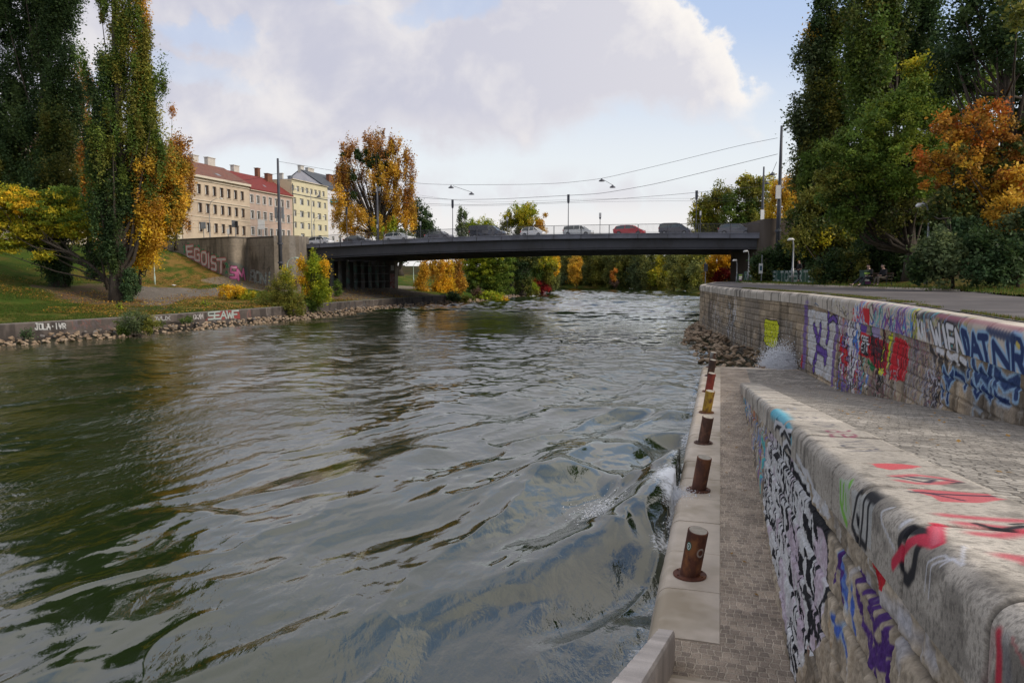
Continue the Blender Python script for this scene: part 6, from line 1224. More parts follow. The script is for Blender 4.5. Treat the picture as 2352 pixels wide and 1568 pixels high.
# ================================================================ vehicles
def car(kind, paint, L, H, label, group='cars crossing the bridge'):
    o = thing('parked_car' if kind == 'none' else 'car', label, 'van' if kind == 'van' else 'car', group=group); W_ = 1.78 if kind != 'van' else 1.98; o['category'] = 'van' if kind == 'van' else 'car'
    h = L / 2; bl = .60 * H if kind != 'van' else .56 * H; ho = .56 * H if kind != 'van' else .62 * H
    roof = {'hatch': [(-.46, .62), (-.40, .90), (-.24, .985), (.0, 1.), (.12, .97), (.30, .66)], 'sedan': [(-.40, .64), (-.28, .86), (-.14, .98), (.02, 1.), (.12, .95), (.28, .64)], 'estate': [(-.48, .62), (-.44, .90), (-.30, .97), (.0, 1.), (.12, .95), (.28, .64)], 'van': [(-.5, .58), (-.495, .96), (-.40, 1.), (.10, 1.), (.20, .95), (.36, .60)], 'mpv': [(-.49, .6), (-.46, .93), (-.34, .985), (.05, 1.), (.15, .96), (.31, .66)]}[kind]
    low = [(-.5, .26), (-.5, .46)] + [(-.49, .58)] + ([(-.40, .63)] if kind == 'sedan' else []) + [roof[0], roof[-1], (.42, .58 if kind != 'van' else .55), (.48, .50), (.5, .38), (.49, .22), (.40, .16), (-.44, .16)]
    X = np.array([1., 0, 0]); Yv = np.array([0, 1., 0])
    def solid(name, poly, w0, w1, z0, z1, mat, par, inset=0.):
        # poly in (x/L, z/H); half width tapers from w0 at z0 to w1 at z1
        n = len(poly); V = []
        for sd in (-1, 1):
            for x, z in poly:
                k = min(max((z * H - z0) / max(z1 - z0, 1e-6), 0), 1); nose = 1 - .10 * max(0, (abs(x) - .40) / .10); V.append((x * L, sd * (w0 + (w1 - w0) * k) * nose, z * H))
        F = [tuple(range(n - 1, -1, -1)), tuple(range(n, 2 * n))] + [(i, (i + 1) % n, n + (i + 1) % n, n + i) for i in range(n)]
        ob = rawmesh(name, V, F, mat, par); return ob
    body = solid('body', low, W_ / 2, W_ / 2 * .96, .3, H * .66, paint, o); m = body.modifiers.new('b', 'BEVEL'); m.width = .07; m.segments = 3; m.limit_method = 'ANGLE'; m.angle_limit = radians(25)
    for p_ in body.data.polygons: p_.use_smooth = True
    gl = [(x, z) for x, z in roof]; ca = solid('windows', [(x * .985, z * .985) for x, z in gl], W_ / 2 * .93, W_ / 2 * .74, H * .62, H, M['carglass'], o)
    # roof skin and pillars in body colour
    rp = roof[1:-1]; V = []; n = len(rp)
    wr = W_ / 2 * .77
    for x, z in rp: V += [(x * L, -wr, z * H), (x * L, wr, z * H)]
    for x, z in rp[::-1]: V += [(x * L, -wr, z * H - .055), (x * L, wr, z * H - .055)]
    F = [(2 * i, 2 * i + 2, 2 * i + 3, 2 * i + 1) for i in range(2 * n - 1)] + [(4 * n - 2, 0, 1, 4 * n - 1)] + [tuple(range(0, 4 * n, 2)), tuple(range(4 * n - 1, 0, -2))]
    rawmesh('roof', V, F, paint, o)
    mb = MB()
    for sd in (-1, 1):
        wa, wb = W_ / 2 * .945, W_ / 2 * .765
        for (xa, za), (xb, zb) in ((roof[0], roof[1]), (roof[-1], roof[-2]), ((-.12, .62), (-.11, .985)), ((.09, .62), (.08, .965))): 
            mb.tube([(xa * L, sd * wa, za * H), (xb * L, sd * wb, zb * H)], .045 if abs(xa) > .2 else .03, 6)
    mb.out('pillars', paint, o)
    if kind == 'van': mb = MB(); mb.box((-.2 * L, 0, .80 * H), (.56 * L, W_ * .93, .36 * H)); mb.out('cargo_panel', paint, o)
    for sx in (-.31, .32):
        for sd in (-1, 1):
            mb = MB(); mb.tube([(sx * L, sd * (W_ / 2 - .2), .31), (sx * L, sd * (W_ / 2 + .015), .31)], .31, 18); wh = mb.out('wheel', M['black'], o); mb = MB(); mb.tube([(sx * L, sd * (W_ / 2 + .014), .31), (sx * L, sd * (W_ / 2 + .03), .31)], .19, 12); mb.out('rim', M['galv'], wh)
    for sd in (-1, 1):
        mb = MB(); mb.box((.475 * L, sd * W_ * .36, .49 * H), (.16, .36, .13)); mb.out('headlight', M['headl'], o); mb = MB(); mb.box((-.492 * L, sd * W_ * .41, .56 * H), (.12, .22, .20 if kind != 'van' else .4)); mb.out('taillight', M['taill'], o)
        mb = MB(); mb.box((.17 * L, sd * (W_ / 2 + .08), .68 * H), (.1, .2, .13)); mb.out('wing_mirror', paint, o)
    return o
def paint(name, c, r=.25): m, t, o = nt(name); p = N(t, 'ShaderNodeBsdfPrincipled', {'Base Color': rgba(c), 'Roughness': r}); p.inputs['Coat Weight'].default_value = .6; t.links.new(p.outputs[0], o.inputs[0]); return m
M['carglass'] = glassmat('car_glass', (.05, .065, .065), .04); M['headl'] = glassmat('headlight_glass', (.7, .72, .75), .1); M['taill'] = glassmat('taillight_glass', (.45, .01, .01), .2)
def cars():
    pw, pwg, pd, pg, pb, ps, pr, pn = [paint(*a) for a in (('white_paint', (.82, .82, .83)), ('grey_white_paint', (.62, .63, .65)), ('dark_paint', (.04, .042, .05)), ('grey_paint', (.12, .12, .14)), ('black_paint', (.03, .032, .045)), ('silver_paint', (.60, .62, .63)), ('red_paint', (.50, .012, .02)), ('navy_paint', (.035, .035, .055)))]
    spec = [('mpv', pw, 4.3, 1.6, 701, 759, 'white hatchback at the left end of the bridge'), ('sedan', pd, 4.5, 1.45, 784, 841, 'dark sedan behind the white hatchback at the left end'), ('estate', pwg, 4.6, 1.5, 877, 941, 'pale silver estate car under the large orange tree'), ('sedan', pg, 4.6, 1.45, 972, 1034, 'dark grey sedan just left of the dark van'), ('van', pb, 5.6, 2.05, 1070, 1159, 'large dark panel van on the bridge'), ('hatch', pw, 3.6, 1.5, 1191, 1249, 'small white hatchback right of the dark van'),
            ('mpv', ps, 4.4, 1.55, 1289, 1360, 'silver five door car at the middle of the bridge'), ('hatch', pr, 4.5, 1.49, 1404, 1481, 'bright red hatchback on the bridge'), ('mpv', pn, 4.4, 1.72, 1507, 1589, 'dark blue tall car between the red and the grey one'), ('hatch', pg, 4.5, 1.56, 1647, 1728, 'grey hatchback, rightmost car on the bridge')]
    for k, pt, L, H, x0, x1, lab in spec:
        o = car(k, pt, L, H, lab); t = (b_at(x0, 4.0) + b_at(x1, 4.0)) / 2; o.location = tuple(bp(t, 4.8, -.04)); o.scale = (SB, SB, SB); sl = (bz(t + .02) - bz(t - .02)) / (.04 * BLEN); o.rotation_euler = (0, -math.atan(sl), atan2(BE[1], BE[0]))
    o = car('van', pw, 5.2, 2.2, 'white van parked behind the orange tree beyond the retaining wall', None) if False else None
cars()
# signals and signs standing on the street behind the retaining wall
def street_bits():
    def post(x, yt, Y, name, lab, cat, fn, yb=562):
        Y *= .9
        b = A(x, yb, Y); o = thing(name, lab, cat, b); h = A(x, yt, Y)[2] - b[2]; mb = MB(); mb.tube([(0, 0, 0), (0, 0, h)], .06, 7); mb.out('post', M['galv'], o); fn(o, h)
    def tl(o, h):
        mb = MB(); mb.box((.25, -.1, h - .55), (.34, .3, 1.0)); hd = mb.out('signal_head', M['black'], o)
        for k in range(3): mb = MB(); mb.tube([(.25, -.26, h - .23 - .32 * k), (.25, -.34, h - .23 - .32 * k)], .12, 10); mb.out('lens_hood', M['black'], hd)
        mb = MB(); mb.box((-.3, 0, h - .5), (.55, .05, 1.1)); mb.out('backing_board', M['galv'], o)
    post(542, 507, 134, 'traffic_light', 'black traffic light in front of the beige building', 'traffic light', tl)
    def bx(w, hh, mat='galv'):
        def f(o, h): mb = MB(); mb.box((0, -.08, h - hh / 2), (w, .06, hh)); mb.out('panel', M[mat], o)
        return f
    post(469, 510, 136, 'traffic_sign', 'grey framed sign board below the ground floor windows of the beige building', 'sign', bx(.8, 1.1)); post(602, 505, 133, 'traffic_sign', 'large pale sign board on posts in front of the pink building', 'sign', bx(1.1, 1.5, 'white')); post(525, 526, 133, 'traffic_sign', 'small pale sign just left of the black traffic light', 'sign', bx(.35, .8, 'white'))
street_bits()

# ================================================================ fence, bins, bench, signs, people
def fence():
    a = A(1867, 654, 57.5); b = A(1709, 652, 84.); a[2] = -.66; b[2] = -.72; d = b - a; L = np.hypot(d[0], d[1]); e = d / L; e3 = np.array([e[0], e[1], 0]); n3 = np.array([-e[1], e[0], 0])
    root = thing('mesh_fence', 'green wire mesh fence with white graffiti along the promenade', 'fence', a); nP = 9; H = 1.08; M['fgreen'] = pm('fence_green', (.05, .13, .10), (.035, .09, .07), 2, .6)
    mesh = pm('fence_mesh', (1, 1, 1), attr=True, sc=2, rough=.7)
    for i in range(nP + 1):
        mb = MB(); mb.box(e3 * L * i / nP + ZA * (e[2] * L * i / nP + H / 2 - .1), (.07, .07, H + .25), (e3, n3, ZA)); mb.out('post', M['fgreen'], root)
    r = random.Random(3)
    txt = 'FRXTLOST'; 
    for i in range(nP):
        V = []; F = []; C = []
        p0 = L * i / nP + .05; p1 = L * (i + 1) / nP - .05; letters = txt[-1 - i] if i < len(txt) else 'X'
        step = .055; m = int((p1 - p0) / step); ns = 22
        glc = (.62, .62, .60)
        for k in range(m + 1):
            x = p0 + (p1 - p0) * k / m
            for j in range(ns):
                z0 = .03 + (H - .05) * j / ns; z1_ = .03 + (H - .05) * (j + 1) / ns; u = 1 - (x - p0) / (p1 - p0); w_ = ((z0 + z1_) / 2) / H; hit = False
                for li, ch in enumerate(letters + letters if False else letters):
                    for off in (0.08, .55):
                        lt = ch if off < .3 else txt[(txt.find(ch) + 3) % 8] if ch in txt else 'I'
                        for st in GL[lt]:
                            for (xa, ya), (xb, yb) in zip(st[:-1], st[1:]):
                                xa_, xb_ = off + xa * .36, off + xb * .36; ya_, yb_ = .12 + ya * .75, .12 + yb * .75; dx, dy = (xb_ - xa_) * 3, yb_ - ya_; t_ = max(0, min(1, ((u - xa_) * 3 * dx + (w_ - ya_) * dy) / (dx * dx + dy * dy + 1e-9)))
                                if math.hypot((u - xa_) * 3 - t_ * dx, w_ - ya_ - t_ * dy) < .085: hit = True
                base = len(V); c = e3 * x + ZA * (e[2] * x); th = .022 if hit else .011
                for s1 in (-1, 1): V += [c + e3 * s1 * th + ZA * z0 - n3 * .0, c + e3 * s1 * th + ZA * z1_]
                F.append((base, base + 2, base + 3, base + 1)); C += [glc if hit else (.04, .11, .085)] * 4
                V += [c + n3 * .006 + ZA * z0, c + n3 * .006 + ZA * z1_, c - n3 * .006 + ZA * z0, c - n3 * .006 + ZA * z1_]; F.append((base + 4, base + 5, base + 7, base + 6)); C += [(.04, .11, .085)] * 4
        for z in (.05, .25, .45, .65, .85, 1.04):
            base = len(V); c0, c1 = e3 * p0 + ZA * (e[2] * p0 + z), e3 * p1 + ZA * (e[2] * p1 + z); V += [c0 - ZA * .008, c1 - ZA * .008, c1 + ZA * .008, c0 + ZA * .008]; F.append((base, base + 1, base + 2, base + 3)); C += [(.05, .13, .10)] * 4
        rawmesh('mesh_panel', V, F, mesh, root, col=np.array(C))
fence()
def skin(name, pts, edges, mat, par=None, loc=(0, 0, 0), rz=0., root=0, sub=2):
    me = bpy.data.meshes.new(name); me.from_pydata([p[:3] for p in pts], edges, []); me.materials.append(mat); o = bpy.data.objects.new(name, me); COL.objects.link(o); o.location = loc; o.rotation_euler = (0, 0, rz)
    if par is not None: o.parent = par
    m = o.modifiers.new('s', 'SKIN'); m.use_smooth_shade = True
    for i, p in enumerate(pts): v = me.skin_vertices[0].data[i]; v.radius = (p[3], p[4] if len(p) > 4 else p[3]); v.use_root = (i == root)
    s = o.modifiers.new('u', 'SUBSURF'); s.levels = sub; s.render_levels = sub; return o
def person(label, loc, rz, pose, coat, legs, hair, skinc, group=None):
    """pose: dict of joints in metres, facing +x"""
    t = thing('person', label, 'person', loc, rz, group); J = pose
    def chain(*k): return [J[a] for a in k]
    sk = paint('skin_' + str(len(bpy.data.materials)), skinc, .6); ct = pm('coat', coat, None, 8, .9); lg = pm('trousers', legs, None, 8, .9); hr = pm('hair', hair, None, 20, .8)
    # body: pelvis-spine-neck-head with arms and hands, legs and feet, one skinned surface
    P = []; E_ = []; ix = {}
    def add(k, p, r): ix[k] = len(P); P.append((*p, *(r if isinstance(r, tuple) else (r, r)))); return ix[k]
    def ed(a, b): E_.append((ix[a], ix[b]))
    R = dict(pelvis=(.15, .12), belly=(.15, .115), chest=(.17, .12), neck=.055, jaw=.075, head=(.085, .095), crown=.07)
    for k in ('pelvis', 'belly', 'chest', 'neck', 'jaw', 'head', 'crown'): add(k, J[k], R[k])
    for a, b in (('pelvis', 'belly'), ('belly', 'chest'), ('chest', 'neck'), ('neck', 'jaw'), ('jaw', 'head'), ('head', 'crown')): ed(a, b)
    for s in 'lr':
        add('sh' + s, J['sh' + s], .065); add('el' + s, J['el' + s], .048); add('wr' + s, J['wr' + s], .030); add('pa' + s, J['pa' + s], (.036, .02)); ed('chest', 'sh' + s); ed('sh' + s, 'el' + s); ed('el' + s, 'wr' + s); ed('wr' + s, 'pa' + s)
        w = np.array(J['wr' + s]); p = np.array(J['pa' + s]); d = (p - w) / np.linalg.norm(p - w); sd = np.cross(d, [0, 0, 1.]); sd /= np.linalg.norm(sd) + 1e-6
        for i, (o_, l) in enumerate(((-.028, .055), (-.010, .07), (.010, .066), (.027, .05))): add('f%d%s' % (i, s), p + sd * o_ + d * (.035 + l), .009); ed('pa' + s, 'f%d%s' % (i, s))
        add('th' + s, w + d * .05 + sd * -.05, .010); ed('wr' + s, 'th' + s)
        add('hp' + s, J['hp' + s], .095); add('kn' + s, J['kn' + s], .062); add('an' + s, J['an' + s], .045); add('to' + s, J['to' + s], .04); ed('pelvis', 'hp' + s); ed('hp' + s, 'kn' + s); ed('kn' + s, 'an' + s); ed('an' + s, 'to' + s)
    skin('body', P, E_, sk, t, root=ix['pelvis'])
    # clothing shells
    q = lambda k, r: (*J[k], *(r if isinstance(r, tuple) else (r, r)))
    C = [q('pelvis', (.175, .14)), q('belly', (.175, .14)), q('chest', (.195, .145)), tuple(np.array(J['neck']) * .75 + np.array(J['chest']) * .25) + (.085, .085)]; Ec = [(0, 1), (1, 2), (2, 3)]
    for s in 'lr': b = len(C); C += [q('sh' + s, .09), q('el' + s, .072), tuple(np.array(J['wr' + s]) * .93 + np.array(J['el' + s]) * .07) + (.052, .052)]; Ec += [(2, b), (b, b + 1), (b + 1, b + 2)]
    skin('jacket', C, Ec, ct, t)
    C = [q('pelvis', (.165, .13))]; Ec = []
    for s in 'lr': b = len(C); C += [q('hp' + s, .11), q('kn' + s, .08), tuple(np.array(J['an' + s]) * .92 + np.array(J['kn' + s]) * .08) + (.062, .062)]; Ec += [(0, b), (b, b + 1), (b + 1, b + 2)]
    skin('trousers', C, Ec, lg, t)
    for s in 'lr': a = np.array(J['an' + s]); b = np.array(J['to' + s]); skin('shoe', [(*(a + [0, 0, -.02]), .055), (*((a + b) / 2 + [0, 0, -.02]), .05), (*(b + (b - a) * .25), .042)], [(0, 1), (1, 2)], M['black'], t)
    h = np.array(J['head']); c = np.array(J['crown']); f = np.array(J['face']); skin('hair', [(*(h - f * .05 + [0, 0, .02]), .085, .09), (*(c - f * .025 + [0, 0, .012]), .088, .09), (*(c + f * .045 + [0, 0, .0]), .055, .06)], [(0, 1), (1, 2)], hr, t, root=1)
    sd = np.cross(f, [0, 0, 1.]); mb = MB(); mb.tube([h + f * .088 + ZA * -.0, h + f * .118 - ZA * .03], [.010, .017], 6); mb.out('nose', sk, t)
    mb = MB()
    for s in (-1, 1): mb.tube([h + f * .086 + sd * s * .033 + ZA * .012, h + f * .094 + sd * s * .033 + ZA * .012], .010, 6)
    mb.box(h + f * .083 - ZA * .062, (.02, .045, .008)); mb.out('eyes_and_mouth', M['black'], t)
    mb = MB()
    for s in (-1, 1): mb.box(h + sd * s * .088 - ZA * .005, (.035, .016, .055))
    mb.out('ears', sk, t)
    return t
STAND = dict(pelvis=(0, 0, .95), belly=(.0, 0, 1.12), chest=(.02, 0, 1.36), neck=(.04, 0, 1.50), jaw=(.075, 0, 1.58), head=(.09, 0, 1.66), crown=(.08, 0, 1.73), face=(.93, 0, -.36), shl=(.02, .20, 1.42), shr=(.02, -.20, 1.42), ell=(.0, .27, 1.14), elr=(.06, -.27, 1.14), wrl=(.18, .22, .98), wrr=(.26, -.20, 1.02), pal=(.25, .18, .98), par=(.33, -.15, 1.04), hpl=(0, .10, .9), hpr=(0, -.10, .9), knl=(.10, .10, .50), knr=(-.04, -.10, .50), anl=(.12, .10, .09), anr=(-.25, -.10, .13), tol=(.27, .10, .04), tor=(-.12, -.10, .04))
def sit(lean=0., out=.0):
    return dict(pelvis=(0, 0, .52), belly=(-.03, 0, .70), chest=(.0 + lean * .3, 0, .93), neck=(.03 + lean * .5, 0, 1.08), jaw=(.07 + lean * .5, 0, 1.16), head=(.085 + lean * .5, 0, 1.24), crown=(.075 + lean * .5, 0, 1.31), face=(.99, 0, -.1), shl=(.0 + lean * .3, .20, 1.0), shr=(.0 + lean * .3, -.20, 1.0), ell=(.12, .25, .74), elr=(.12, -.25, .74), wrl=(.33, .12, .66), wrr=(.34, -.10, .66), pal=(.40, .07, .66), par=(.40, -.05, .67), hpl=(.04, .10, .50), hpr=(.04, -.10, .50), knl=(.50, .12, .55), knr=(.50 + out * .1, -.12, .53), anl=(.46 + out * .5, .13, .10), anr=(.50 + out * .8, -.13, .09), tol=(.60 + out * .55, .14, .05), tor=(.63 + out * .9, -.14, .10))
def people():
    g = A(1836, 640, 61.5); person('person with brown hair in a black jacket walking behind the mesh fence', (g[0], g[1], -.58), radians(190), STAND, (.012, .012, .014), (.02, .02, .025), (.10, .05, .03), (.45, .26, .19))
    face = radians(190); bx = A(2030, 640, 46.2); zg = -.72
    person('person on the bench nearer the bin with legs stretched out', (bx[0] - .75, bx[1] + .25, zg), face + .15, sit(.15, .9), (.02, .018, .02), (.015, .017, .025), (.04, .035, .03), (.42, .25, .19), 'people sitting on the bench'); person('person in a black jacket and grey trousers on the right side of the bench', (bx[0] - .15, bx[1] - .35, zg), face, sit(.12, .1), (.013, .013, .016), (.10, .085, .07), (.08, .075, .07), (.42, .26, .20), 'people sitting on the bench')
    o = thing('park_bench', 'dark park bench under the bushes with two people on it', 'bench', (bx[0] - .45, bx[1] - .05, zg), radians(-62)); w = pm('bench_wood', (.06, .04, .025), None, 6, .8)
    ax = (np.array([1., 0, 0]), np.array([0, 1., 0]), ZA)
    for i in range(3): mb = MB(); mb.box((0, -.12 + i * .15, .44), (1.8, .12, .035)); mb.out('seat_slat', w, o)
    for i in range(2): mb = MB(); mb.box((0, .28 + i * .03, .62 + i * .16), (1.8, .03, .12)); mb.out('back_slat', w, o)
    for s in (-1, 1): mb = MB(); mb.tube([(s * .8, -.2, 0), (s * .8, -.2, .62), (s * .8, .25, .64)], .022, 6); mb.tube([(s * .8, .3, 0), (s * .8, .25, .44), (s * .8, .33, .86)], .022, 6); mb.out('bench_frame', M['black'], o)
    # waste bins
    def bin_(x, y, Y, s, lab, z):
        c = A(x, y, Y); o = thing('waste_bin', lab, 'bin', (c[0], c[1], z), radians(10)); mb = MB(); mb.tube([(0, 0, .0), (0, 0, .06)], .06 * s, 8); mb.box((0, 0, .46 * s), (.50 * s, .42 * s, .80 * s)); mb.out('body', M['bing'], o, bev=.04); mb = MB(); mb.box((0, 0, .90 * s), (.56 * s, .48 * s, .07 * s)); mb.out('lid', M['bing'], o, bev=.02)
        for (dx, dz, w_, h_, mt) in ((-.02, .76, .42, .11, 'lime'), (.0, .56, .36, .16, 'white'), (-.04, .36, .30, .14, 'white'), (.03, .20, .38, .14, 'purp')): mb = MB(); mb.box((dx * s, -.216 * s, dz * s), (w_ * s, .006, h_ * s)); mb.out('sticker', M[mt], o)
    M['bing'] = pm('bin_green', (.03, .07, .05), None, 3, .6); M['lime'] = pm('lime_sticker', (.30, .48, .08), None, 3, .6); M['purp'] = pm('purple_sticker', (.16, .05, .16), None, 3, .6)
    bin_(1987, 655, 46.5, 1.05, 'green waste bin covered in stickers left of the bench', -.72); bin_(1698.5, 648, 80, .95, 'small waste bin with stickers at the far end of the fence', -.80)
    # sign posts
    def sp(x, yb, yt, Y, lab, f, name='sign_post'):
        b = A(x, yb, Y); o = thing(name, lab, 'sign post', b); h = A(x, yt, Y)[2] - b[2]; mb = MB(); mb.tube([(0, 0, -.2), (0, 0, h)], .045, 7); mb.out('post', M['galv'], o); f(o, h)
    def f1(o, h): mb = MB(); mb.box((0, -.06, h - .55), (.38, .03, .75)); mb.out('sign_plate', M['mast'], o)
    def f2(o, h):
        mb = MB(); mb.box((-.12, -.08, h * .42), (.36, .04, .95)); pl = mb.out('sign_plate', M['white'], o, bev=.01); mb = MB(); mb.box((-.12, -.105, h * .44), (.22, .006, .45)); mb.out('symbol', pm('sign_blue', (.08, .16, .22), None, 3, .5), pl)
    sp(1620, 652, 602, 74, 'thin post with a dark sign at the corner of the curved wall', f1); sp(1749, 640, 585, 70, 'thin post with a white and blue plate behind the fence', f2)
    c = hitL(403, 658); o = thing('litter', 'crumpled white sheet lying on the paved slope of the far bank', 'litter', c + np.array([0, 0, .12]), .3); mb = MB(); r = random.Random(2)
    V = [(x * .45, y * .25, r.uniform(0, .14)) for x in (-1, -.3, .4, 1) for y in (-1, 0, 1)]; F = [(i * 3 + j, (i + 1) * 3 + j, (i + 1) * 3 + j + 1, i * 3 + j + 1) for i in range(3) for j in range(2)]; mb.add(V, F); mb.out('sheet', M['white'], o)
people()
# ================================================================ trees and shrubs
PAL = {
 'dark': [(.026, .052, .018), (.038, .066, .02), (.055, .082, .022), (.02, .04, .016)],
 'darkw': [(.04, .062, .016), (.065, .085, .018), (.13, .12, .022), (.03, .048, .014)],
 'green': [(.060, .105, .018), (.082, .125, .020), (.048, .085, .018), (.11, .14, .022)],
 'locust': [(.095, .155, .024), (.075, .130, .024), (.12, .175, .024), (.17, .19, .022)],
 'locy': [(.30, .26, .015), (.20, .22, .016), (.12, .17, .016), (.42, .32, .02)],
 'lime': [(.16, .22, .015), (.24, .27, .015), (.11, .17, .015), (.33, .31, .02)],
 'yellow': [(.55, .34, .02), (.48, .26, .018), (.60, .42, .03), (.38, .27, .02)],
 'gold': [(.46, .27, .03), (.40, .21, .025), (.50, .33, .035), (.28, .18, .025)],
 'orange': [(.31, .14, .025), (.36, .19, .025), (.22, .09, .02), (.22, .15, .03)],
 'rust': [(.26, .115, .035), (.34, .17, .035), (.19, .08, .03), (.38, .22, .04)],
 'flame': [(.36, .11, .018), (.40, .17, .02), (.28, .07, .018), (.34, .20, .025)],
 'red': [(.26, .020, .020), (.34, .03, .03), (.16, .015, .015)],
 'olive': [(.12, .13, .022), (.16, .16, .025), (.085, .105, .022), (.20, .17, .03)],
 'grey': [(.075, .105, .045), (.095, .125, .055), (.055, .08, .035), (.12, .14, .05)],
 'brown': [(.11, .07, .05), (.14, .09, .06), (.08, .05, .04)],
 'misty': [(.15, .165, .045), (.12, .14, .045), (.20, .19, .045), (.10, .12, .045)],
 'ivy': [(.03, .062, .024), (.045, .08, .03), (.065, .10, .04)],
}
LEAVES = [0]
def crown_mesh(name, lobes, Y, leaf, par, off, cover, clump, stretch, seed, hole=.36, droop=0., size_var=.5):
    r = np.random.default_rng(seed); Ps = []; Cs = []; Cl = []
    for lb in lobes:
        px, py, rx, ry, dY, pal = lb[:6]; cv = lb[6] if len(lb) > 6 else 1.
        yy = Y + dY; k = yy / FPX; c = A(px, py, yy); R = np.array([rx * k, rx * k * .8, ry * k]); area = pi * R[0] * R[2]
        n = int(cover * 1.15 * cv * area / (leaf * leaf * .6)); nC = max(5, int(area / (clump * clump * stretch) * 1.7))
        d = r.normal(0, 1, (nC, 3)); d /= np.linalg.norm(d, axis=1)[:, None]; d *= (r.uniform(.25, 1.0, nC) ** .6)[:, None]
        cc = c + d * R * 1.04; ph = r.random(nC); keepc = fbm(cc[:, 0] / clump * .42, cc[:, 1] / clump * .42, cc[:, 2] / clump / stretch * .42, seed + 5, 2) > hole; cc = cc[keepc]; d = d[keepc]; nC = len(cc)
        if nC == 0: continue
        Cl += list(cc)
        i = r.integers(0, nC, n); rr = clump * r.uniform(.55, 1.25, nC)[i]
        g = r.normal(0, .48, (n, 3)); P = cc[i] + g * rr[:, None] * np.array([1, 1, stretch])
        if droop: P[:, 2] -= droop * np.hypot(g[:, 0], g[:, 1]) * rr
        pc = [PAL[q] for q in pal.split('+')]; kk = r.integers(0, len(pc), nC); pool = np.array([c for q in pc for c in (q * 3)[:12]]); m_ = len(pool) // len(pc)
        ci = kk * m_ + r.integers(0, m_, nC); col = pool[ci][i] * .55 + pool[kk[i] * m_ + r.integers(0, m_, n)] * .45
        col = col * 1.45 * (r.uniform(.72, 1.28, nC)[i] * r.uniform(.82, 1.2, n))[:, None]; Ps.append(P); Cs.append(col)
    P = np.concatenate(Ps); col = np.concatenate(Cs); n = len(P); LEAVES[0] += n
    a = r.normal(0, 1, (n, 3)); a[:, 2] *= .7; a /= np.linalg.norm(a, axis=1)[:, None]; b = np.cross(a, r.normal(0, 1, (n, 3))); b /= np.linalg.norm(b, axis=1)[:, None]
    l = (leaf * r.uniform(1 - size_var, 1 + size_var, n))[:, None]
    V = np.stack([P - a * l, P - b * l * .6 + a * l * .1, P + a * l, P + b * l * .6 + a * l * .1], 1).reshape(-1, 3)
    o = rawmesh(name, V, np.arange(4 * n, dtype=np.int32).reshape(-1, 4), M['leaf'], par, off=off, col=np.repeat(col, 4, 0)); return o, Cl
def tree(name, label, base, Y, lobes, leaf=.16, cover=3., clump=.8, stretch=1., seed=1, trunk=None, tr=.3, limbs=18, bark='bark', cat='tree', hole=.36, top=.7, group=None, droop=0., split=0, twig=.035):
    base = np.asarray(base, float); o = thing(name, label, cat, base, group=group); r = random.Random(seed)
    cr, Cl = crown_mesh('crown' if cat == 'tree' else 'foliage', lobes, Y, leaf, o, base, cover, clump, stretch, seed, hole, droop)
    Cl = np.array(Cl); zt_ = Cl[:, 2].max(); H = (zt_ - base[2])
    ctr = Cl.mean(0)
    tp = [base + ZA * -.3]
    if trunk: tp += [np.asarray(p, float) for p in trunk]
    else:
        for k in (.12, .3, .5, top): tp.append(np.array([base[0] + (ctr[0] - base[0]) * k * 1.1 + r.uniform(-.2, .2) * tr, base[1] + (ctr[1] - base[1]) * k, base[2] + H * k]))
    mb = MB(); m = len(tp); rad = [tr * 1.5] + [tr * (1 - .82 * (i / (m - 1))) for i in range(1, m)]; mb.tube(tp, rad, 10)
    tpa = np.array(tp)
    for c in (Cl[[r.randrange(len(Cl)) for _ in range(limbs)]] if limbs else []):
        zc = c[2] - r.uniform(.12, .4) * H; j = int(np.argmin(abs(tpa[:, 2] - zc))) if split == 0 else max(1, min(2, m - 2)); j = max(1, j); s = tpa[min(j, m - 1)]
        if s[2] > c[2] and j > 1: s = tpa[j - 1]
        rr = rad[min(j, m - 1)] * .5; mid = s * .5 + c * .5 + np.array([r.uniform(-.3, .3), r.uniform(-.3, .3), -.06 * H * (split == 0) + r.uniform(-.1, .3)])
        mb.tube([s, mid, c], [max(rr, twig * 1.4), max(rr * .55, twig), twig * .5], 6, cap=False)
    mb.out('trunk' if cat == 'tree' else 'stems', M[bark], o, world=base, smooth=True); return o
def hb(x, y): return hitL(x, y)
# ---- left bank, near
b = hb(135, 657); Y = b[1]
tree('poplar_tree', 'huge dark green poplar at the left edge of the picture', b, Y, [(20, 120, 75, 200, 2, 'dark'), (135, 150, 48, 190, 0, 'dark'), (55, -120, 90, 170, 1, 'dark'), (140, -90, 60, 160, 0, 'dark'), (60, 350, 75, 130, 0, 'dark'), (130, 370, 55, 130, -1, 'darkw'), (100, 500, 60, 70, 0, 'dark'), (-60, 250, 70, 260, 2, 'dark'), (165, 270, 18, 60, 0, 'dark', .6), (120, 480, 70, 100, -1, 'dark'), (130, 590, 34, 40, -1, 'dark'), (30, 420, 60, 90, 0, 'darkw')], leaf=.115, cover=3.4, clump=.8, stretch=2.2, seed=2, tr=.72, limbs=40, hole=.34, top=.8, trunk=[b + [0, 0, 2.5], b + [-.2, 0, 6], b + [-.6, .5, 14], b + [-1.2, 1, 24], b + [-1.5, 1, 33]])
b2 = hb(275, 692); Y = b2[1]
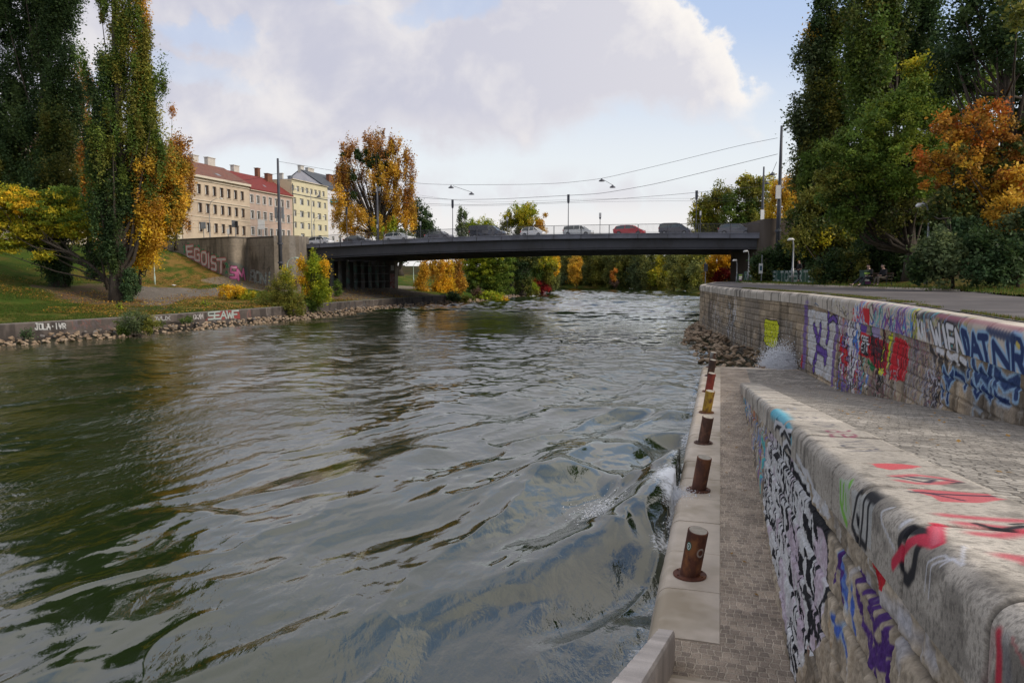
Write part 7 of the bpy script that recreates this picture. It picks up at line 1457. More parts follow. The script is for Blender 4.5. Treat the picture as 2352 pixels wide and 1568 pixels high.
tree('poplar_tree', 'tall poplar turning from green to orange with a ribbed trunk beside the stone slope', b2, Y, [(262, 60, 34, 150, 0, 'green+olive', .85), (318, 40, 20, 160, 0, 'gold+olive'), (250, -140, 40, 120, 0, 'green'), (315, -130, 25, 100, 0, 'gold'), (340, 180, 22, 90, 0, 'green+olive'), (310, 130, 34, 110, 0, 'olive+green'), (235, 200, 28, 100, 0, 'dark'), (280, 330, 66, 130, 0, 'green+olive'), (335, 340, 44, 110, 0, 'olive+green'), (265, 440, 50, 90, 0, 'dark'), (235, 500, 28, 90, -.5, 'dark', .8), (190, 120, 10, 60, 0, 'green', .6), (365, 200, 12, 60, 0, 'green', .5), (270, 570, 24, 80, -.8, 'dark', .8), (225, 430, 36, 80, 0, 'green'), (240, 330, 40, 90, 0, 'dark')],
     leaf=.105, cover=2.6, clump=.6, stretch=2.8, seed=3, tr=.75, limbs=60, hole=.42, trunk=[b2 + [-.3, 0, 2], b2 + [-.2, 0, 5], A(275, 520, Y), A(278, 400, Y), A(272, 250, Y), A(262, 60, Y), A(262, -150, Y)])
tree('orange_poplar', 'orange and yellow young poplar right behind the ribbed poplar trunk', hb(318, 662) , Y + 1, [(330, 470, 42, 110, 0, 'gold+yellow'), (350, 420, 50, 90, 0, 'orange+gold'), (318, 560, 26, 66, 0, 'yellow'), (385, 470, 42, 80, 1, 'olive+gold'), (350, 530, 44, 70, 0, 'gold+yellow'), (400, 420, 28, 70, 1, 'gold+olive'), (300, 440, 16, 60, -.5, 'gold')], leaf=.12, cover=3.2, clump=.6, stretch=1.6, seed=4, tr=.22, limbs=40, hole=.36)
c = A(404, 560, 104); c[2] = 3.6
tree('orange_tree', 'thin rust orange tree with a pointed top just left of the beige house', c, 104, [(402, 325, 12, 70, 0, 'rust', .8), (401, 292, 6, 26, 0, 'rust', .6), (418, 400, 26, 80, 0, 'rust', .75), (392, 400, 24, 90, 0, 'rust', .9), (432, 360, 10, 50, 0, 'rust', .5), (405, 470, 30, 60, 0, 'orange')], leaf=.13, cover=2.5, clump=.6, stretch=2.0, seed=5, tr=.22, limbs=40, hole=.36)
c = A(205, 560, 100); c[2] = 3.
tree('orange_tree', 'orange brown tree showing between the two giant poplars', c, 100, [(195, 250, 24, 90, 0, 'rust', .7), (205, 380, 34, 110, 0, 'orange'), (185, 430, 30, 90, 0, 'gold'), (215, 480, 30, 70, 0, 'orange'), (190, 210, 20, 60, 0, 'orange', .8)], leaf=.15, cover=2.4, clump=.8, stretch=1.6, seed=6, tr=.3, limbs=30, hole=.38)
bl = hb(262, 684); Yl = bl[1] - 1
tree('locust_tree', 'low spreading yellow green locust tree with a crooked leaning trunk', bl, Yl, [(60, 470, 75, 40, 0, 'locy+yellow'), (150, 490, 78, 45, 0, 'locust+locy'), (190, 530, 45, 28, 0, 'locy'), (15, 540, 40, 45, -1, 'locy'), (80, 530, 60, 35, 0, 'locy', .7), (215, 580, 28, 30, 0, 'dark', .8), (225, 620, 26, 34, .5, 'ivy', .7), (105, 585, 30, 14, -1, 'locy', .5), (20, 450, 40, 25, -1, 'locy'), (-40, 500, 50, 60, -1, 'locy'), (140, 450, 50, 22, 0, 'locust')],
     leaf=.11, cover=2.5, clump=.55, stretch=.55, seed=7, tr=.30, limbs=46, hole=.38, trunk=[A(255, 650, Yl), A(225, 625, Yl - .3), A(205, 605, Yl - .5), A(160, 580, Yl - .8), A(115, 560, Yl - 1), A(60, 535, Yl - 1)], twig=.03)
tree('ivy_shrub', 'dark ivy clad shrub against the foot of the ribbed poplar', hb(297, 693), b2[1] - .6, [(298, 662, 19, 34, 0, 'ivy'), (300, 640, 14, 20, 0, 'ivy')], leaf=.10, cover=4, clump=.35, seed=8, tr=.08, limbs=6, cat='shrub', hole=.2)
tree('ivy_shrub', 'small dark ivy shrub against the trunk of the leftmost poplar', hb(150, 657), 84, [(152, 632, 13, 24, 0, 'ivy')], leaf=.10, cover=4, clump=.35, seed=9, tr=.06, limbs=5, cat='shrub', hole=.2)
def shrub(name, label, x, yb, lobes, seed, Y=None, z=None, **k):
    b = hb(x, yb) if Y is None else A(x, yb, Y)
    if z is not None: b[2] = z
    kw = dict(leaf=.10, cover=3, clump=.4, tr=.06, limbs=10, hole=.3); kw.update(k); return tree(name, label, b, b[1] if Y is None else Y, lobes, seed=seed, cat='shrub', **kw)
# shrubs by the river below the abutment
shrub('willow_shrub', 'bushy grey green willow growing out of the rocks in front of the low wall', 315, 762, [(318, 738, 36, 22, 0, 'grey'), (345, 748, 22, 16, 0, 'olive'), (285, 752, 24, 14, 0, 'green')], 10, Y=56, z=-4.1, leaf=.05, clump=.28, stretch=1.2)
shrub('weed_clump', 'dark weed clump between the white letters and the rocks at far left', 62, 778, [(62, 766, 16, 11, 0, 'ivy', .6)], 11, Y=50.2, z=-4.1, leaf=.05, clump=.25)
shrub('weed_clump', 'small green weeds at the wall right of the willow bush', 428, 740, [(428, 734, 14, 8, 0, 'green', .6), (370, 742, 12, 5, 0, 'green', .5)], 12, Y=60.5, z=-4.1, leaf=.05, clump=.2)
shrub('yellow_shrub', 'low bright yellow shrub on the slope below the pink graffiti', 538, 688, [(535, 670, 36, 15, 0, 'yellow'), (560, 676, 22, 12, 0, 'locy')], 13, leaf=.09)
shrub('olive_shrub', 'wispy olive green shrub hanging over the low wall', 655, 712, [(655, 672, 36, 46, 0, 'olive', .8), (640, 700, 26, 26, 0, 'olive', .8), (680, 700, 24, 26, 0, 'olive', .8), (610, 690, 22, 16, 0, 'olive', .6), (662, 640, 20, 26, 0, 'locy', .5)], 14, leaf=.08, cover=2.2, clump=.45, limbs=30)
shrub('yellow_tree', 'upright yellow green tree in front of the dark underpass', 712, 706, [(722, 640, 26, 50, 0, 'lime'), (697, 630, 13, 34, 0, 'yellow'), (722, 600, 8, 22, 0, 'lime', .7), (746, 615, 10, 24, 0, 'yellow', .7), (735, 670, 30, 26, 0, 'lime'), (715, 690, 26, 20, 0, 'green'), (705, 672, 16, 16, 0, 'yellow'), (690, 605, 6, 14, 0, 'yellow', .6)], 15, leaf=.09, cover=2.4, clump=.45, stretch=1.5, limbs=30, tr=.1)
shrub('green_shrub', 'small green shrub hanging on the sloped paving under the bridge', 772, 690, [(774, 668, 9, 26, 0, 'green', .6), (762, 700, 24, 12, 0, 'green', .5)], 16, Y=103, z=-3., leaf=.09)
shrub('weed_clump', 'tall green weed sprig in front of the ribbed poplar roots', 470 / 1.0 * 0 + 474 * 0 + 473, 704, [(473, 696, 8, 8, 0, 'lime', .3)], 17, leaf=.07)
shrub('sapling', 'thin yellow sapling at the foot of the leaf covered slope', 272, 712, [(272, 706, 6, 14, 0, 'lime', .6)], 18, leaf=.07, clump=.2)
# ---- trees on the street and bridge level, left
c = A(870, 560, 158); c[2] = 4.6
tree('cottonwood_tree', 'large orange brown tree with dark mistletoe balls behind the bridge', c, 158, [(870, 342, 40, 44, 0, 'rust+orange', .75), (905, 370, 38, 50, 0, 'rust+gold', .9), (815, 380, 38, 56, 0, 'rust', .7), (940, 400, 20, 60, 0, 'rust', .5), (800, 430, 34, 50, 0, 'orange', .7), (880, 430, 56, 50, 0, 'orange+gold', .9), (925, 450, 36, 60, 0, 'orange+gold', .9), (795, 500, 30, 44, -2, 'gold'), (840, 520, 60, 36, -2, 'gold'), (925, 510, 30, 40, 0, 'gold'), (885, 525, 40, 26, -2, 'lime', .7), (775, 460, 16, 36, -2, 'gold', .6), (855, 318, 10, 26, 0, 'rust', .4), (895, 316, 12, 24, 0, 'rust', .5), (795, 350, 14, 30, 0, 'rust', .5), (782, 400, 16, 40, 0, 'rust+orange', .6)], leaf=.17, cover=1.7, clump=.7, stretch=2.4, seed=20, tr=.7, limbs=110, hole=.45, split=1, trunk=[c + [0, 0, 1.5], c + [-.1, 0, 3.5], c + [-.3, 0, 7.], c + [-.6, 0, 12.]], twig=.06)
mo = thing('mistletoe', 'dark green mistletoe balls in the crown of the large orange tree', 'mistletoe', A(860, 350, 157)) if False else None
crown_ml = [(x, y, r_, r_, 0, 'dark', 2.2) for x, y, r_ in ((789, 357, 6), (818, 350, 7), (822, 362, 8), (840, 352, 7), (848, 378, 8), (862, 365, 12), (868, 345, 8), (885, 355, 8), (880, 385, 7), (890, 375, 6), (812, 406, 7), (862, 408, 6), (812, 449, 8), (838, 372, 7), (872, 420, 6), (805, 395, 5))]
ct = [o for o in bpy.data.objects if o.name == 'cottonwood_tree'][0]
mm, _ = crown_mesh('mistletoe', crown_ml, 156.5, .13, ct, c, 2.5, .5, 1., 44, hole=.0)
def bt(name, label, x, Y, z, lobes, seed, **k):
    c = A(x, 560, Y); c[2] = z; kw = dict(leaf=.20, cover=2.6, clump=.9, tr=.3, limbs=26, hole=.36); kw.update(k); return tree(name, label, c, Y, lobes, seed=seed, **kw)
bt('broadleaf_tree', 'dark green tree right behind the orange tree on the bridge approach', 960, 168, 4.5, [(965, 505, 28, 40, 0, 'dark'), (955, 480, 14, 20, 0, 'dark', .6), (975, 530, 30, 26, 0, 'dark')], 21)
bt('poplar_tree', 'small slim poplar standing alone above the far railing', 1061, 200, 0, [(1062, 505, 11, 28, 0, 'grey'), (1060, 532, 14, 18, 0, 'grey')], 22, stretch=1.8, clump=.7, hole=.2)
bt('broadleaf_tree', 'low yellow green tree behind the dark van', 1105, 205, 0, [(1105, 522, 34, 20, 0, 'lime'), (1085, 530, 20, 14, 0, 'locy'), (1130, 530, 22, 16, 0, 'lime')], 23)
bt('broadleaf_tree', 'round yellow green tree above the small white car', 1200, 190, -1, [(1200, 500, 40, 32, 0, 'locy', .9), (1180, 515, 34, 30, 0, 'olive', .9), (1225, 512, 34, 30, 0, 'gold', .6), (1205, 480, 26, 16, 0, 'lime', .7), (1240, 530, 20, 16, 0, 'gold', .4)], 24, tr=.5, limbs=50, hole=.42)
# ---- right of the bridge, behind
bt('broadleaf_tree', 'yellow green tree behind the right end of the bridge, left of its neighbour', 1640, 150, 2, [(1640, 480, 40, 44, 0, 'olive'), (1620, 500, 34, 34, 0, 'locy'), (1660, 450, 26, 30, 0, 'olive'), (1605, 485, 18, 16, 0, 'locy', .7), (1650, 520, 50, 20, 0, 'olive')], 25, leaf=.18, tr=.4)
bt('broadleaf_tree', 'tallest yellow green tree behind the right end of the bridge', 1710, 145, 2, [(1720, 440, 36, 34, 0, 'olive'), (1700, 480, 44, 44, 0, 'green'), (1740, 490, 40, 46, 0, 'olive'), (1715, 420, 18, 16, 0, 'locy'), (1760, 440, 26, 34, 0, 'locy'), (1720, 530, 50, 24, 0, 'green')], 26, leaf=.18, tr=.45)
bt('orange_tree', 'golden tree glowing behind the right pier mast', 1790, 120, 3, [(1800, 440, 24, 50, 0, 'gold'), (1790, 490, 30, 40, 0, 'yellow'), (1825, 470, 20, 50, 0, 'gold')], 27, leaf=.16, stretch=1.6)
bt('broadleaf_tree', 'low green bushes behind the railing at the right end of the bridge', 1680, 160, 3, [(1640, 530, 60, 16, 0, 'olive'), (1720, 528, 50, 16, 0, 'green'), (1580, 540, 50, 8, 0, 'olive')], 28, cat='shrub')
# ---- below the bridge, left bank beyond
def lb(name, label, x, yb, Y, lobes, seed, **k):
    c = A(x, yb, Y); kw = dict(leaf=.13, cover=2.8, clump=.6, tr=.15, limbs=16, hole=.34); kw.update(k); return tree(name, label, c, Y, lobes, seed=seed, **kw)
lb('yellow_sapling', 'slender golden sapling, leftmost of the row beyond the bridge', 967, 690, 128, [(970, 640, 15, 56, 0, 'gold'), (965, 680, 16, 16, 0, 'yellow')], 30, stretch=1.6, group='golden saplings beyond the bridge'); lb('yellow_sapling', 'slender golden sapling, second of the row beyond the bridge', 1003, 688, 130, [(1003, 630, 15, 52, 0, 'gold'), (1008, 672, 18, 20, 0, 'yellow')], 31, stretch=1.6, group='golden saplings beyond the bridge'); lb('yellow_sapling', 'golden sapling, third and brightest of the row beyond the bridge', 1025, 690, 131, [(1027, 640, 16, 56, 0, 'yellow'), (1030, 676, 18, 18, 0, 'yellow')], 32, stretch=1.6, group='golden saplings beyond the bridge'); lb('yellow_sapling', 'orange leaved sapling, rightmost of the row beyond the bridge', 1050, 678, 134, [(1050, 635, 15, 50, 0, 'orange'), (1057, 655, 13, 20, 0, 'gold')], 33, stretch=1.5, group='golden saplings beyond the bridge')
lb('dark_shrub', 'dark green shrub above the rocks below the golden saplings', 1035, 700, 122, [(1035, 684, 26, 14, 0, 'ivy'), (1070, 690, 22, 10, 0, 'olive', .7), (1000, 690, 16, 8, 0, 'ivy')], 34, cat='shrub')
lb('locust_tree', 'big fresh green tree hanging low over the far bank beyond the bridge', 1120, 682, 142, [(1105, 610, 44, 40, 0, 'lime'), (1140, 620, 40, 50, 0, 'locust'), (1150, 655, 30, 28, 0, 'locust'), (1095, 650, 30, 30, 0, 'green'), (1120, 580, 60, 24, 0, 'lime'), (1160, 600, 20, 30, 0, 'locust'), (1075, 600, 20, 30, 2, 'green')], 35, tr=.3, limbs=30, stretch=.7)
lb('lime_shrub', 'low lime yellow shrub above the stones in front of the big green tree', 1128, 690, 134, [(1128, 682, 34, 14, 0, 'lime'), (1150, 688, 18, 8, 0, 'yellow', .6)], 36, cat='shrub', stretch=.6); lb('brown_shrub', 'dry brown twiggy shrub left of the lime yellow one', 1097, 686, 134, [(1097, 676, 15, 12, 0, 'brown')], 37, cat='shrub')
lb('ivy_tree', 'dark tree with a thick ivy clad trunk beyond the big green tree', 1200, 675, 158, [(1195, 610, 28, 40, 0, 'dark'), (1215, 590, 30, 24, 0, 'darkw'), (1170, 620, 20, 50, 3, 'grey'), (1200, 650, 20, 24, 0, 'darkw'), (1180, 585, 30, 20, 0, 'olive')], 38, leaf=.15, tr=.6)
lb('broadleaf_tree', 'yellow green tree overhanging the bend of the river', 1240, 672, 170, [(1250, 600, 32, 26, 0, 'locy'), (1262, 625, 20, 28, 0, 'olive'), (1235, 620, 20, 24, 0, 'green'), (1275, 600, 14, 30, 6, 'yellow')], 39, leaf=.16, tr=.2)
lb('willow_tree', 'soft olive willow at the tip of the far bank', 1262, 670, 178, [(1262, 648, 20, 24, 0, 'misty'), (1272, 636, 14, 22, 0, 'misty')], 40, leaf=.13); lb('red_shrub', 'crimson shrub at the waterline of the river bend', 1245, 672, 170, [(1240, 655, 10, 14, 0, 'red'), (1252, 664, 12, 12, 0, 'red'), (1232, 645, 6, 8, 0, 'flame', .6)], 41, cat='shrub')
lb('olive_shrub', 'mixed olive shrubs between the ivy clad trunk and the red shrub', 1215, 682, 160, [(1215, 672, 24, 12, 0, 'olive'), (1225, 660, 14, 12, 0, 'lime', .7), (1185, 678, 20, 8, 0, 'green')], 42, cat='shrub')
# trees on the slope behind the left end of the bridge
bt('broadleaf_tree', 'dark trunked tree on the slope seen under the bridge', 918, 150, 0, [(915, 585, 26, 20, 0, 'dark'), (925, 560, 40, 30, 0, 'darkw')], 43, tr=.6)
# ---- far shore
r_ = random.Random(5); FS = [(1298, 'misty'), (1326, 'gold'), (1352, 'misty'), (1378, 'olive'), (1408, 'misty'), (1436, 'olive'), (1464, 'grey'), (1492, 'misty'), (1518, 'locy'), (1548, 'misty'), (1578, 'olive'), (1606, 'misty')]
adj = ['grey green', 'golden', 'soft olive', 'yellow tinged', 'pale olive', 'dense olive', 'dark grey green', 'tall olive', 'yellow', 'greyish', 'rounded olive', 'rightmost olive']
pos = ['at the left end of the far shore', 'on the far shore left of the flame coloured shrub', 'on the far shore between the golden tree and the middle', 'on the far shore just left of the orange shrub', 'on the far shore behind the small orange shrub', 'on the far shore right of the orange shrub', 'at the middle of the far shore', 'on the far shore below the red car', 'on the far shore below the dark blue car', 'on the far shore left of the promenade corner', 'on the far shore next to the promenade corner', 'on the far shore behind the promenade corner']
for i, (x, p_) in enumerate(FS):
    Yf = float(np.interp(x, [1285, 1350, 1435, 1523, 1602], [262, 254, 240, 226, 190])) + 3; yb = float(np.interp(x, [1285, 1435, 1523, 1602], [661, 663, 665, 672])) - 1; sc = 200 / Yf + .2
    tree('willow_tree', '%s tree %s' % (adj[i], pos[i]), A(x, yb, Yf), Yf, [(x, 625, 24, 36, 0, p_), (x + r_.uniform(-12, 12), 590, 24, 22, 2, r_.choice(['misty', 'olive', 'misty'])), (x + r_.uniform(-10, 10), 645, 20, 18, -1.5, r_.choice(['grey', 'olive', 'misty', 'darkw'])), (x + 12, 610, 20, 30, 3, 'olive')], leaf=.24, cover=2.5, clump=1.0, stretch=1.2, seed=60 + i, tr=.2, limbs=8, hole=.3)
tree('flame_shrub', 'small bright orange tree in the middle of the far shore', A(1411, 661, 238), 236, [(1410, 632, 9, 14, 0, 'flame'), (1412, 650, 10, 8, 0, 'brown')], leaf=.18, clump=.6, seed=80, tr=.1, limbs=4, cat='shrub'); tree('golden_tree', 'drooping golden tree standing out on the far shore', A(1325, 660, 252), 250, [(1322, 610, 16, 24, 0, 'gold'), (1322, 636, 13, 16, 0, 'gold')], leaf=.2, clump=.8, seed=81, tr=.12, limbs=6)
V = []; 
for i in range(30): pass
fw = crown_mesh('far_woodland', [(x, 628, 30, 42, 22, 'misty' if (x // 30) % 2 else 'darkw', .9) for x in range(1240, 1720, 26)], 250, .35, None, None, 2.2, 1.6, 1.2, 90, .25)[0]; tag(fw, 'hazy mass of woodland behind the trees of the far shore', 'woodland', kind='stuff')
# ---- right bank beyond the promenade
lb('orange_tree', 'bright yellow orange tree at the end of the promenade', 1655, 648, 108, [(1650, 612, 30, 26, 0, 'yellow'), (1632, 625, 16, 22, 0, 'yellow'), (1680, 605, 22, 18, 0, 'flame'), (1645, 635, 26, 16, 0, 'gold'), (1660, 590, 30, 14, 0, 'gold')], 50, leaf=.15)
lb('red_shrub', 'dark crimson shrub in front of the bright yellow orange tree', 1665, 648, 100, [(1664, 632, 22, 18, 0, 'red'), (1650, 642, 14, 8, 0, 'red'), (1690, 620, 16, 16, 2, 'brown')], 51, cat='shrub', leaf=.12); lb('olive_shrub', 'olive shrubs around the grey lamp post under the bridge end', 1708, 648, 98, [(1710, 625, 16, 24, 0, 'olive'), (1695, 640, 14, 10, 0, 'olive'), (1735, 600, 24, 20, 4, 'darkw')], 52, cat='shrub', leaf=.13)
# ---- right foreground mass
def rb(name, label, x, Y, z, lobes, seed, **k):
    c = A(x, 640, Y); c[2] = z; kw = dict(leaf=.12, cover=3.0, clump=.7, tr=.35, limbs=30, hole=.33); kw.update(k); return tree(name, label, c, Y, lobes, seed=seed, **kw)
rb('poplar_tree', 'tall dark poplar with ragged pale edge beside the right mast', 1905, 70, -.3, [(1850, 200, 26, 110, 0, 'grey', .5), (1890, 60, 30, 120, 0, 'dark'), (1870, 340, 44, 90, 0, 'darkw', .8), (1930, 150, 64, 150, 1, 'green+darkw'), (1885, 240, 44, 100, 0, 'darkw+olive', .8), (1860, 130, 18, 70, 0, 'grey+gold', .45), (1860, 430, 34, 80, 0, 'darkw', .8), (1835, 330, 18, 80, 0, 'grey', .45), (1925, -100, 60, 120, 2, 'dark'), (1900, 300, 50, 130, 2, 'darkw'), (1822, 250, 10, 50, 0, 'grey', .4)], 100, leaf=.13, cover=3.4, stretch=1.6, clump=.8, tr=.35, limbs=30, hole=.33)
rb('poplar_tree', 'second tall dark poplar filling the top right of the picture', 2060, 62, 0, [(2010, 60, 70, 130, 0, 'darkw+green'), (2080, 20, 80, 140, 2, 'dark'), (2050, 200, 80, 100, 3, 'darkw'), (2000, -110, 90, 110, 0, 'dark'), (1990, 170, 50, 100, 0, 'green', .7), (2110, 160, 60, 100, 3, 'dark')], 101, leaf=.13, cover=3.6, stretch=1.6, clump=.8, tr=.35, limbs=30, hole=.24)
rb('maple_tree', 'dark maple with sky showing through its crown in the top right corner', 2300, 40, 0, [(2260, 60, 80, 110, 2, 'dark', .65), (2350, 80, 70, 100, 0, 'dark', .7), (2300, -90, 120, 100, 2, 'dark', .7), (2400, 200, 80, 140, 3, 'dark', .8), (2200, 150, 60, 70, 4, 'dark', .8), (2340, 10, 40, 40, -6, 'olive', .5)], 102, leaf=.10, clump=.6, tr=.5, limbs=60, hole=.36)
rb('broadleaf_tree', 'yellow flecked tree whose low branches hang over the right pier', 1900, 64, -.4, [(1865, 520, 50, 50, 0, 'darkw'), (1850, 470, 40, 60, 0, 'olive', .8), (1900, 480, 70, 90, 2, 'darkw'), (1835, 550, 40, 22, -1, 'olive', .9), (1950, 540, 60, 50, 0, 'darkw'), (1905, 560, 60, 30, 0, 'locy', .45), (1900, 400, 60, 80, 2, 'green')], 103, leaf=.12)
rb('locust_tree', 'broad fresh green locust tree in the middle of the right bank', 2090, 50, -.3, [(2110, 220, 70, 60, 0, 'locust'), (2050, 290, 80, 80, 0, 'locust'), (2170, 230, 60, 50, 1, 'locust'), (1965, 370, 76, 90, 0, 'locust+green'), (1930, 420, 50, 60, 0, 'green+olive'), (2120, 160, 40, 30, 0, 'locy'), (2080, 380, 90, 80, -1, 'locust'), (1960, 470, 60, 60, 0, 'green'), (2050, 480, 80, 60, 0, 'darkw'), (2280, 200, 60, 50, 2, 'locust'), (2200, 300, 70, 70, 2, 'green'), (2130, 480, 60, 60, 2, 'dark')], 104, leaf=.085, clump=.55, stretch=.75, cover=3.0, tr=.4, limbs=60, hole=.33)
rb('maple_tree', 'orange and rust maple at the right edge of the picture', 2330, 40, -.3, [(2190, 290, 50, 36, 0, 'flame+orange', .7), (2260, 290, 60, 50, 0, 'flame+orange', .9), (2340, 330, 60, 70, 0, 'orange+rust+darkw'), (2340, 520, 40, 40, -2, 'gold+darkw', .7), (2210, 370, 64, 54, 0, 'gold+orange+darkw', .8), (2280, 400, 70, 60, 0, 'orange+gold+darkw', .9), (2145, 390, 36, 46, 0, 'orange+flame', .5), (2120, 360, 24, 30, 0, 'flame', .4), (2230, 450, 60, 40, .5, 'darkw+gold', .8), (2320, 480, 50, 44, -2, 'gold', .7), (2340, 430, 44, 50, -1, 'flame+gold', .7), (2400, 400, 70, 120, 0, 'orange+gold'), (2280, 460, 70, 50, 1, 'darkw', .8)], 105, leaf=.085, clump=.36, cover=2.4, tr=.16, limbs=60, hole=.42)
def shr(name, label, x, Y, lobes, seed, z=-.7, **k):
    kw = dict(leaf=.085, cover=3.6, clump=.4, tr=.08, limbs=14, hole=.22, cat='shrub'); kw.update(k); return rb(name, label, x, Y, z, lobes, seed, **kw)
shr('leafy_shrub', 'large glossy dark leaved shrub right of the bench', 2190, 38, [(2150, 575, 46, 50, 0, 'grey', .9), (2200, 560, 50, 60, 1, 'ivy'), (2170, 610, 60, 40, -.5, 'grey', .8), (2110, 615, 24, 34, 0, 'dark'), (2180, 480, 50, 40, 2, 'darkw', .8)], 110, leaf=.10)
shr('leafy_shrub', 'dark shrub filling the right edge below the orange maple', 2340, 36, [(2310, 590, 60, 50, 0, 'dark'), (2280, 620, 60, 34, 0, 'ivy'), (2370, 560, 60, 80, .5, 'dark'), (2340, 520, 40, 40, 1, 'grey', .6), (2250, 560, 40, 40, 1, 'dark', .8)], 111, leaf=.09)
shr('clipped_hedge', 'low dark hedge between the fence and the bench', 1930, 53, [(1900, 615, 34, 34, 0, 'dark'), (1950, 612, 44, 40, 0, 'darkw'), (1990, 605, 40, 44, .5, 'dark'), (1880, 632, 16, 20, 0, 'darkw')], 112); shr('leafy_shrub', 'black green thicket behind the two people on the bench', 2050, 53, [(2050, 590, 50, 60, 0, 'dark'), (2090, 560, 50, 80, 1, 'dark'), (2010, 560, 50, 60, 2, 'dark'), (2060, 630, 46, 28, 0, 'dark')], 113)
shr('leafy_shrub', 'dark bramble like shrubs at the foot of the right pier', 1790, 72, [(1760, 602, 34, 26, 0, 'dark'), (1800, 590, 34, 34, 0, 'dark'), (1770, 630, 44, 20, 0, 'darkw'), (1835, 600, 36, 40, 2, 'brown', .8), (1740, 620, 16, 20, 0, 'darkw'), (1860, 600, 30, 40, 2, 'dark')], 114, leaf=.11)
bkw = crown_mesh('thicket', [(x, 560, 60, 90, 16 + (x % 3), 'dark', 1.1) for x in range(1900, 2460, 50)] + [(x, 420, 70, 110, 18, 'dark', 1.) for x in range(1930, 2460, 60)], 52, .22, None, None, 2.0, 1.0, 1.2, 120, .15)[0]; tag(bkw, 'dark tangled thicket on the embankment behind the right bank trees', 'thicket', kind='stuff')
print('leaves', LEAVES[0])
# ================================================================ sky and sun
SUN_EL, SUN_AZ = 33., 112.        # azimuth clockwise from +Y (the view direction)
w = bpy.data.worlds.new('World'); scene.world = w; w.use_nodes = True; t = w.node_tree; t.nodes.clear()
out = t.nodes.new('ShaderNodeOutputWorld')
sky = N(t, 'ShaderNodeTexSky', sky_type='NISHITA'); sky.sun_disc = False; sky.sun_elevation = radians(SUN_EL); sky.sun_rotation = radians(SUN_AZ); sky.air_density = 1.; sky.dust_density = 1.; sky.ozone_density = 1.5
tc = N(t, 'ShaderNodeTexCoord'); sp = N(t, 'ShaderNodeSeparateXYZ', {0: (tc, 'Generated')})
def MA(op, a, b=0., c=0., clamp=False):
    n = t.nodes.new('ShaderNodeMath'); n.operation = op; n.use_clamp = clamp
    for i, v in enumerate((a, b, c)):
        if isinstance(v, tuple): t.links.new(v[0].outputs[v[1]], n.inputs[i])
        else: n.inputs[i].default_value = v
    return (n, 0)
yy = MA('MAXIMUM', (sp, 1), .12); u = MA('DIVIDE', (sp, 0), yy); v = MA('DIVIDE', (sp, 2), yy)
# cloud layer seen in perspective: direction divided by height
zz = MA('ADD', MA('MAXIMUM', (sp, 2), 0.), .16); cxn = MA('DIVIDE', (sp, 0), zz); cyn = MA('DIVIDE', (sp, 1), zz)
cv = N(t, 'ShaderNodeCombineXYZ', {0: cxn, 1: cyn, 2: 3.1})
n1 = N(t, 'ShaderNodeTexNoise', {'Vector': (cv, 0), 'Scale': 1.15, 'Detail': 8., 'Roughness': .52, 'Distortion': .25})
n2 = N(t, 'ShaderNodeTexNoise', {'Vector': (cv, 0), 'Scale': 3.6, 'Detail': 7., 'Roughness': .6, 'Distortion': .15})
uc = N(t, 'ShaderNodeCombineXYZ', {0: u, 1: v, 2: 0.})
n3 = N(t, 'ShaderNodeTexNoise', {'Vector': (uc, 0), 'Scale': 7.5, 'Detail': 7., 'Roughness': .55, 'Distortion': .2})
n4 = N(t, 'ShaderNodeTexNoise', {'Vector': (uc, 0), 'Scale': 2.8, 'Detail': 4., 'Roughness': .5})
def SM(x, a, b): n = N(t, 'ShaderNodeMapRange', {0: x, 1: a, 2: b}, interpolation_type='SMOOTHSTEP'); return (n, 0)
jit = MA('MULTIPLY_ADD', (n3, 0), .17, -.085); jit2 = MA('MULTIPLY_ADD', (n4, 0), .06, -.03); j = MA('ADD', jit, jit2)
vj = MA('ADD', v, j); n5 = N(t, 'ShaderNodeTexNoise', {'Vector': (uc, 0), 'Scale': 22., 'Detail': 6., 'Roughness': .6}); j2 = MA('MULTIPLY_ADD', (n5, 0), .09, -.045); uj = MA('ADD', u, MA('ADD', j, j2))
low = MA('MULTIPLY_ADD', MA('MAXIMUM', u, -.05), .20, .165); m1 = SM(MA('SUBTRACT', vj, low), -.015, .03)                 # underside of the big bank
m2 = SM(MA('MULTIPLY_ADD', MA('SUBTRACT', vj, .25), .84, uj), .365, .33)  # its right-hand edge
m2 = SM(MA('SUBTRACT', .352, MA('MULTIPLY_ADD', MA('SUBTRACT', MA('MINIMUM', v, .42), .22), .9, uj)), -.006, .016)
bank = MA('MULTIPLY', m1, m2)
def hole(cu, cv_, ru, rv, k):
    a = MA('DIVIDE', MA('SUBTRACT', uj, cu), ru); b = MA('DIVIDE', MA('SUBTRACT', vj, cv_), rv); d = MA('ADD', MA('MULTIPLY', a, a), MA('MULTIPLY', b, b)); return MA('MULTIPLY', SM(d, 1.3, .2), k)
for h in (hole(-.40, .315, .09, .022, .6), hole(-.075, .352, .06, .024, .6), hole(-.46, .27, .16, .018, .5), hole(-.28, .37, .10, .014, .5), hole(-.52, .20, .10, .03, .35)): bank = MA('MULTIPLY', bank, MA('SUBTRACT', 1., h))
lowc = MA('MULTIPLY', SM((n3, 0), .44, .58), MA('MULTIPLY', SM(v, .155, .11), .8)); bandc = MA('MULTIPLY', SM(MA('ADD', v, jit), .125, .06), .8)
wisp = MA('MULTIPLY', SM((n3, 0), .60, .74), .55)
front = MA('MAXIMUM', MA('MAXIMUM', bank, lowc), MA('MAXIMUM', bandc, wisp))
other = SM((n1, 0), .43, .56)
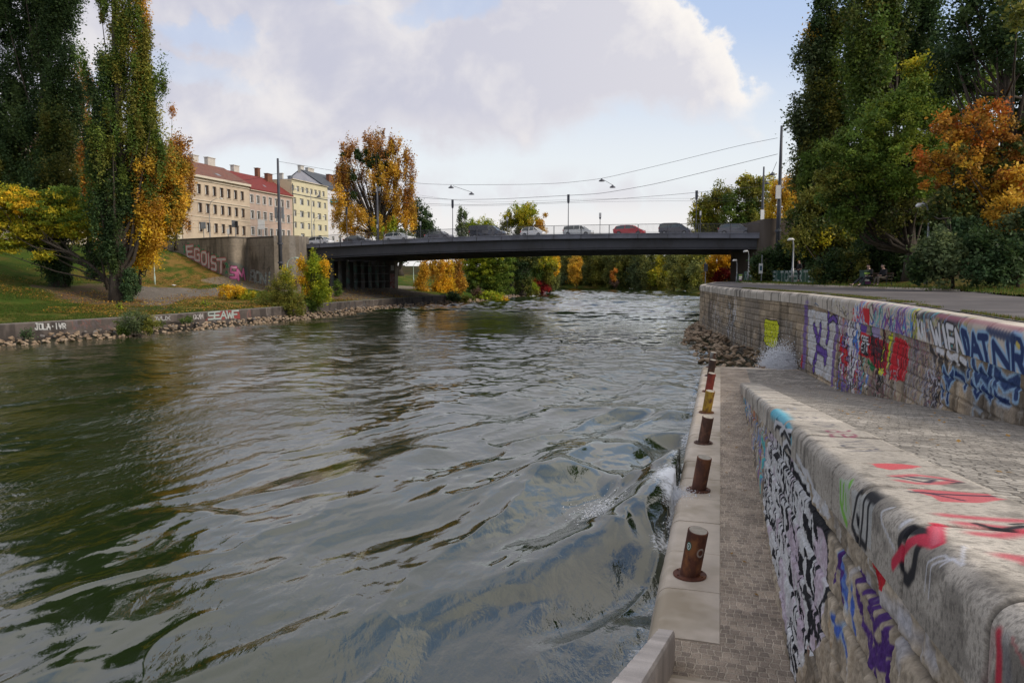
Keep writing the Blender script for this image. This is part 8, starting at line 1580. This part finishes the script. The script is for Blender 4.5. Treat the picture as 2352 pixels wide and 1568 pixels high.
fr = MA('MULTIPLY', SM((sp, 1), .10, .3), SM(v, .60, .46)); cloud = MA('ADD', MA('MULTIPLY', front, fr), MA('MULTIPLY', other, MA('SUBTRACT', 1., fr)), clamp=True)
# brightness inside the cloud: grey blue bellies, warm bright rims
edge = SM(MA('SUBTRACT', vj, low), .075, .0); redge = SM(MA('SUBTRACT', .352, MA('MULTIPLY_ADD', MA('SUBTRACT', MA('MINIMUM', v, .42), .22), .9, uj)), .12, .0)
br = MA('MULTIPLY', MA('MAXIMUM', MA('MAXIMUM', MA('MULTIPLY', edge, .40), MA('MULTIPLY', redge, 1.)), MA('MAXIMUM', MA('MAXIMUM', MA('MULTIPLY', SM((n3, 0), .38, .74), .66), MA('MAXIMUM', MA('MULTIPLY', SM(v, .14, .07), .8), MA('MULTIPLY', SM(v, .45, .8), .60))), MA('MULTIPLY', SM(u, -.25, .3), .32))), 1., clamp=True)
ccol = N(t, 'ShaderNodeMix', {0: br, 6: (4.55, 4.6, 5.4, 1), 7: (7.6, 7.25, 6.9, 1)}, data_type='RGBA')
bl = N(t, 'ShaderNodeMix', {0: SM(v, .36, .12), 6: (4.0, 5.0, 6.9, 1), 7: (6.9, 7.15, 7.3, 1)}, data_type='RGBA')
bl = N(t, 'ShaderNodeMix', {0: SM((sp, 2), .40, .75), 6: (bl, 2), 7: (2.3, 3.4, 6.0, 1)}, data_type='RGBA')
bm = N(t, 'ShaderNodeMix', {0: .88, 6: (sky, 0), 7: (bl, 2)}, data_type='RGBA')
mix = N(t, 'ShaderNodeMix', {0: cloud, 6: (bm, 2), 7: (ccol, 2)}, data_type='RGBA')
bg = N(t, 'ShaderNodeBackground', {'Color': (mix, 2), 'Strength': .13}); t.links.new(bg.outputs[0], out.inputs[0])
sd = bpy.data.lights.new('sun', 'SUN'); so = bpy.data.objects.new('sun', sd); COL.objects.link(so); sd.energy = 3.0; sd.angle = radians(22); sd.color = (1., .90, .76)
az, el = radians(SUN_AZ), radians(SUN_EL); d = Vector((sin(az) * cos(el), cos(az) * cos(el), sin(el))); so.rotation_euler = d.to_track_quat('Z', 'Y').to_euler(); so.location = (60, 30, 80)
vs = scene.view_settings; vs.view_transform = 'Standard'; vs.look = 'None'; vs.exposure = 0; vs.gamma = 1
scene.cycles.use_denoising = True; scene.cycles.max_bounces = 8; scene.cycles.transparent_max_bounces = 8; scene.cycles.caustics_reflective = False; scene.cycles.caustics_refractive = False
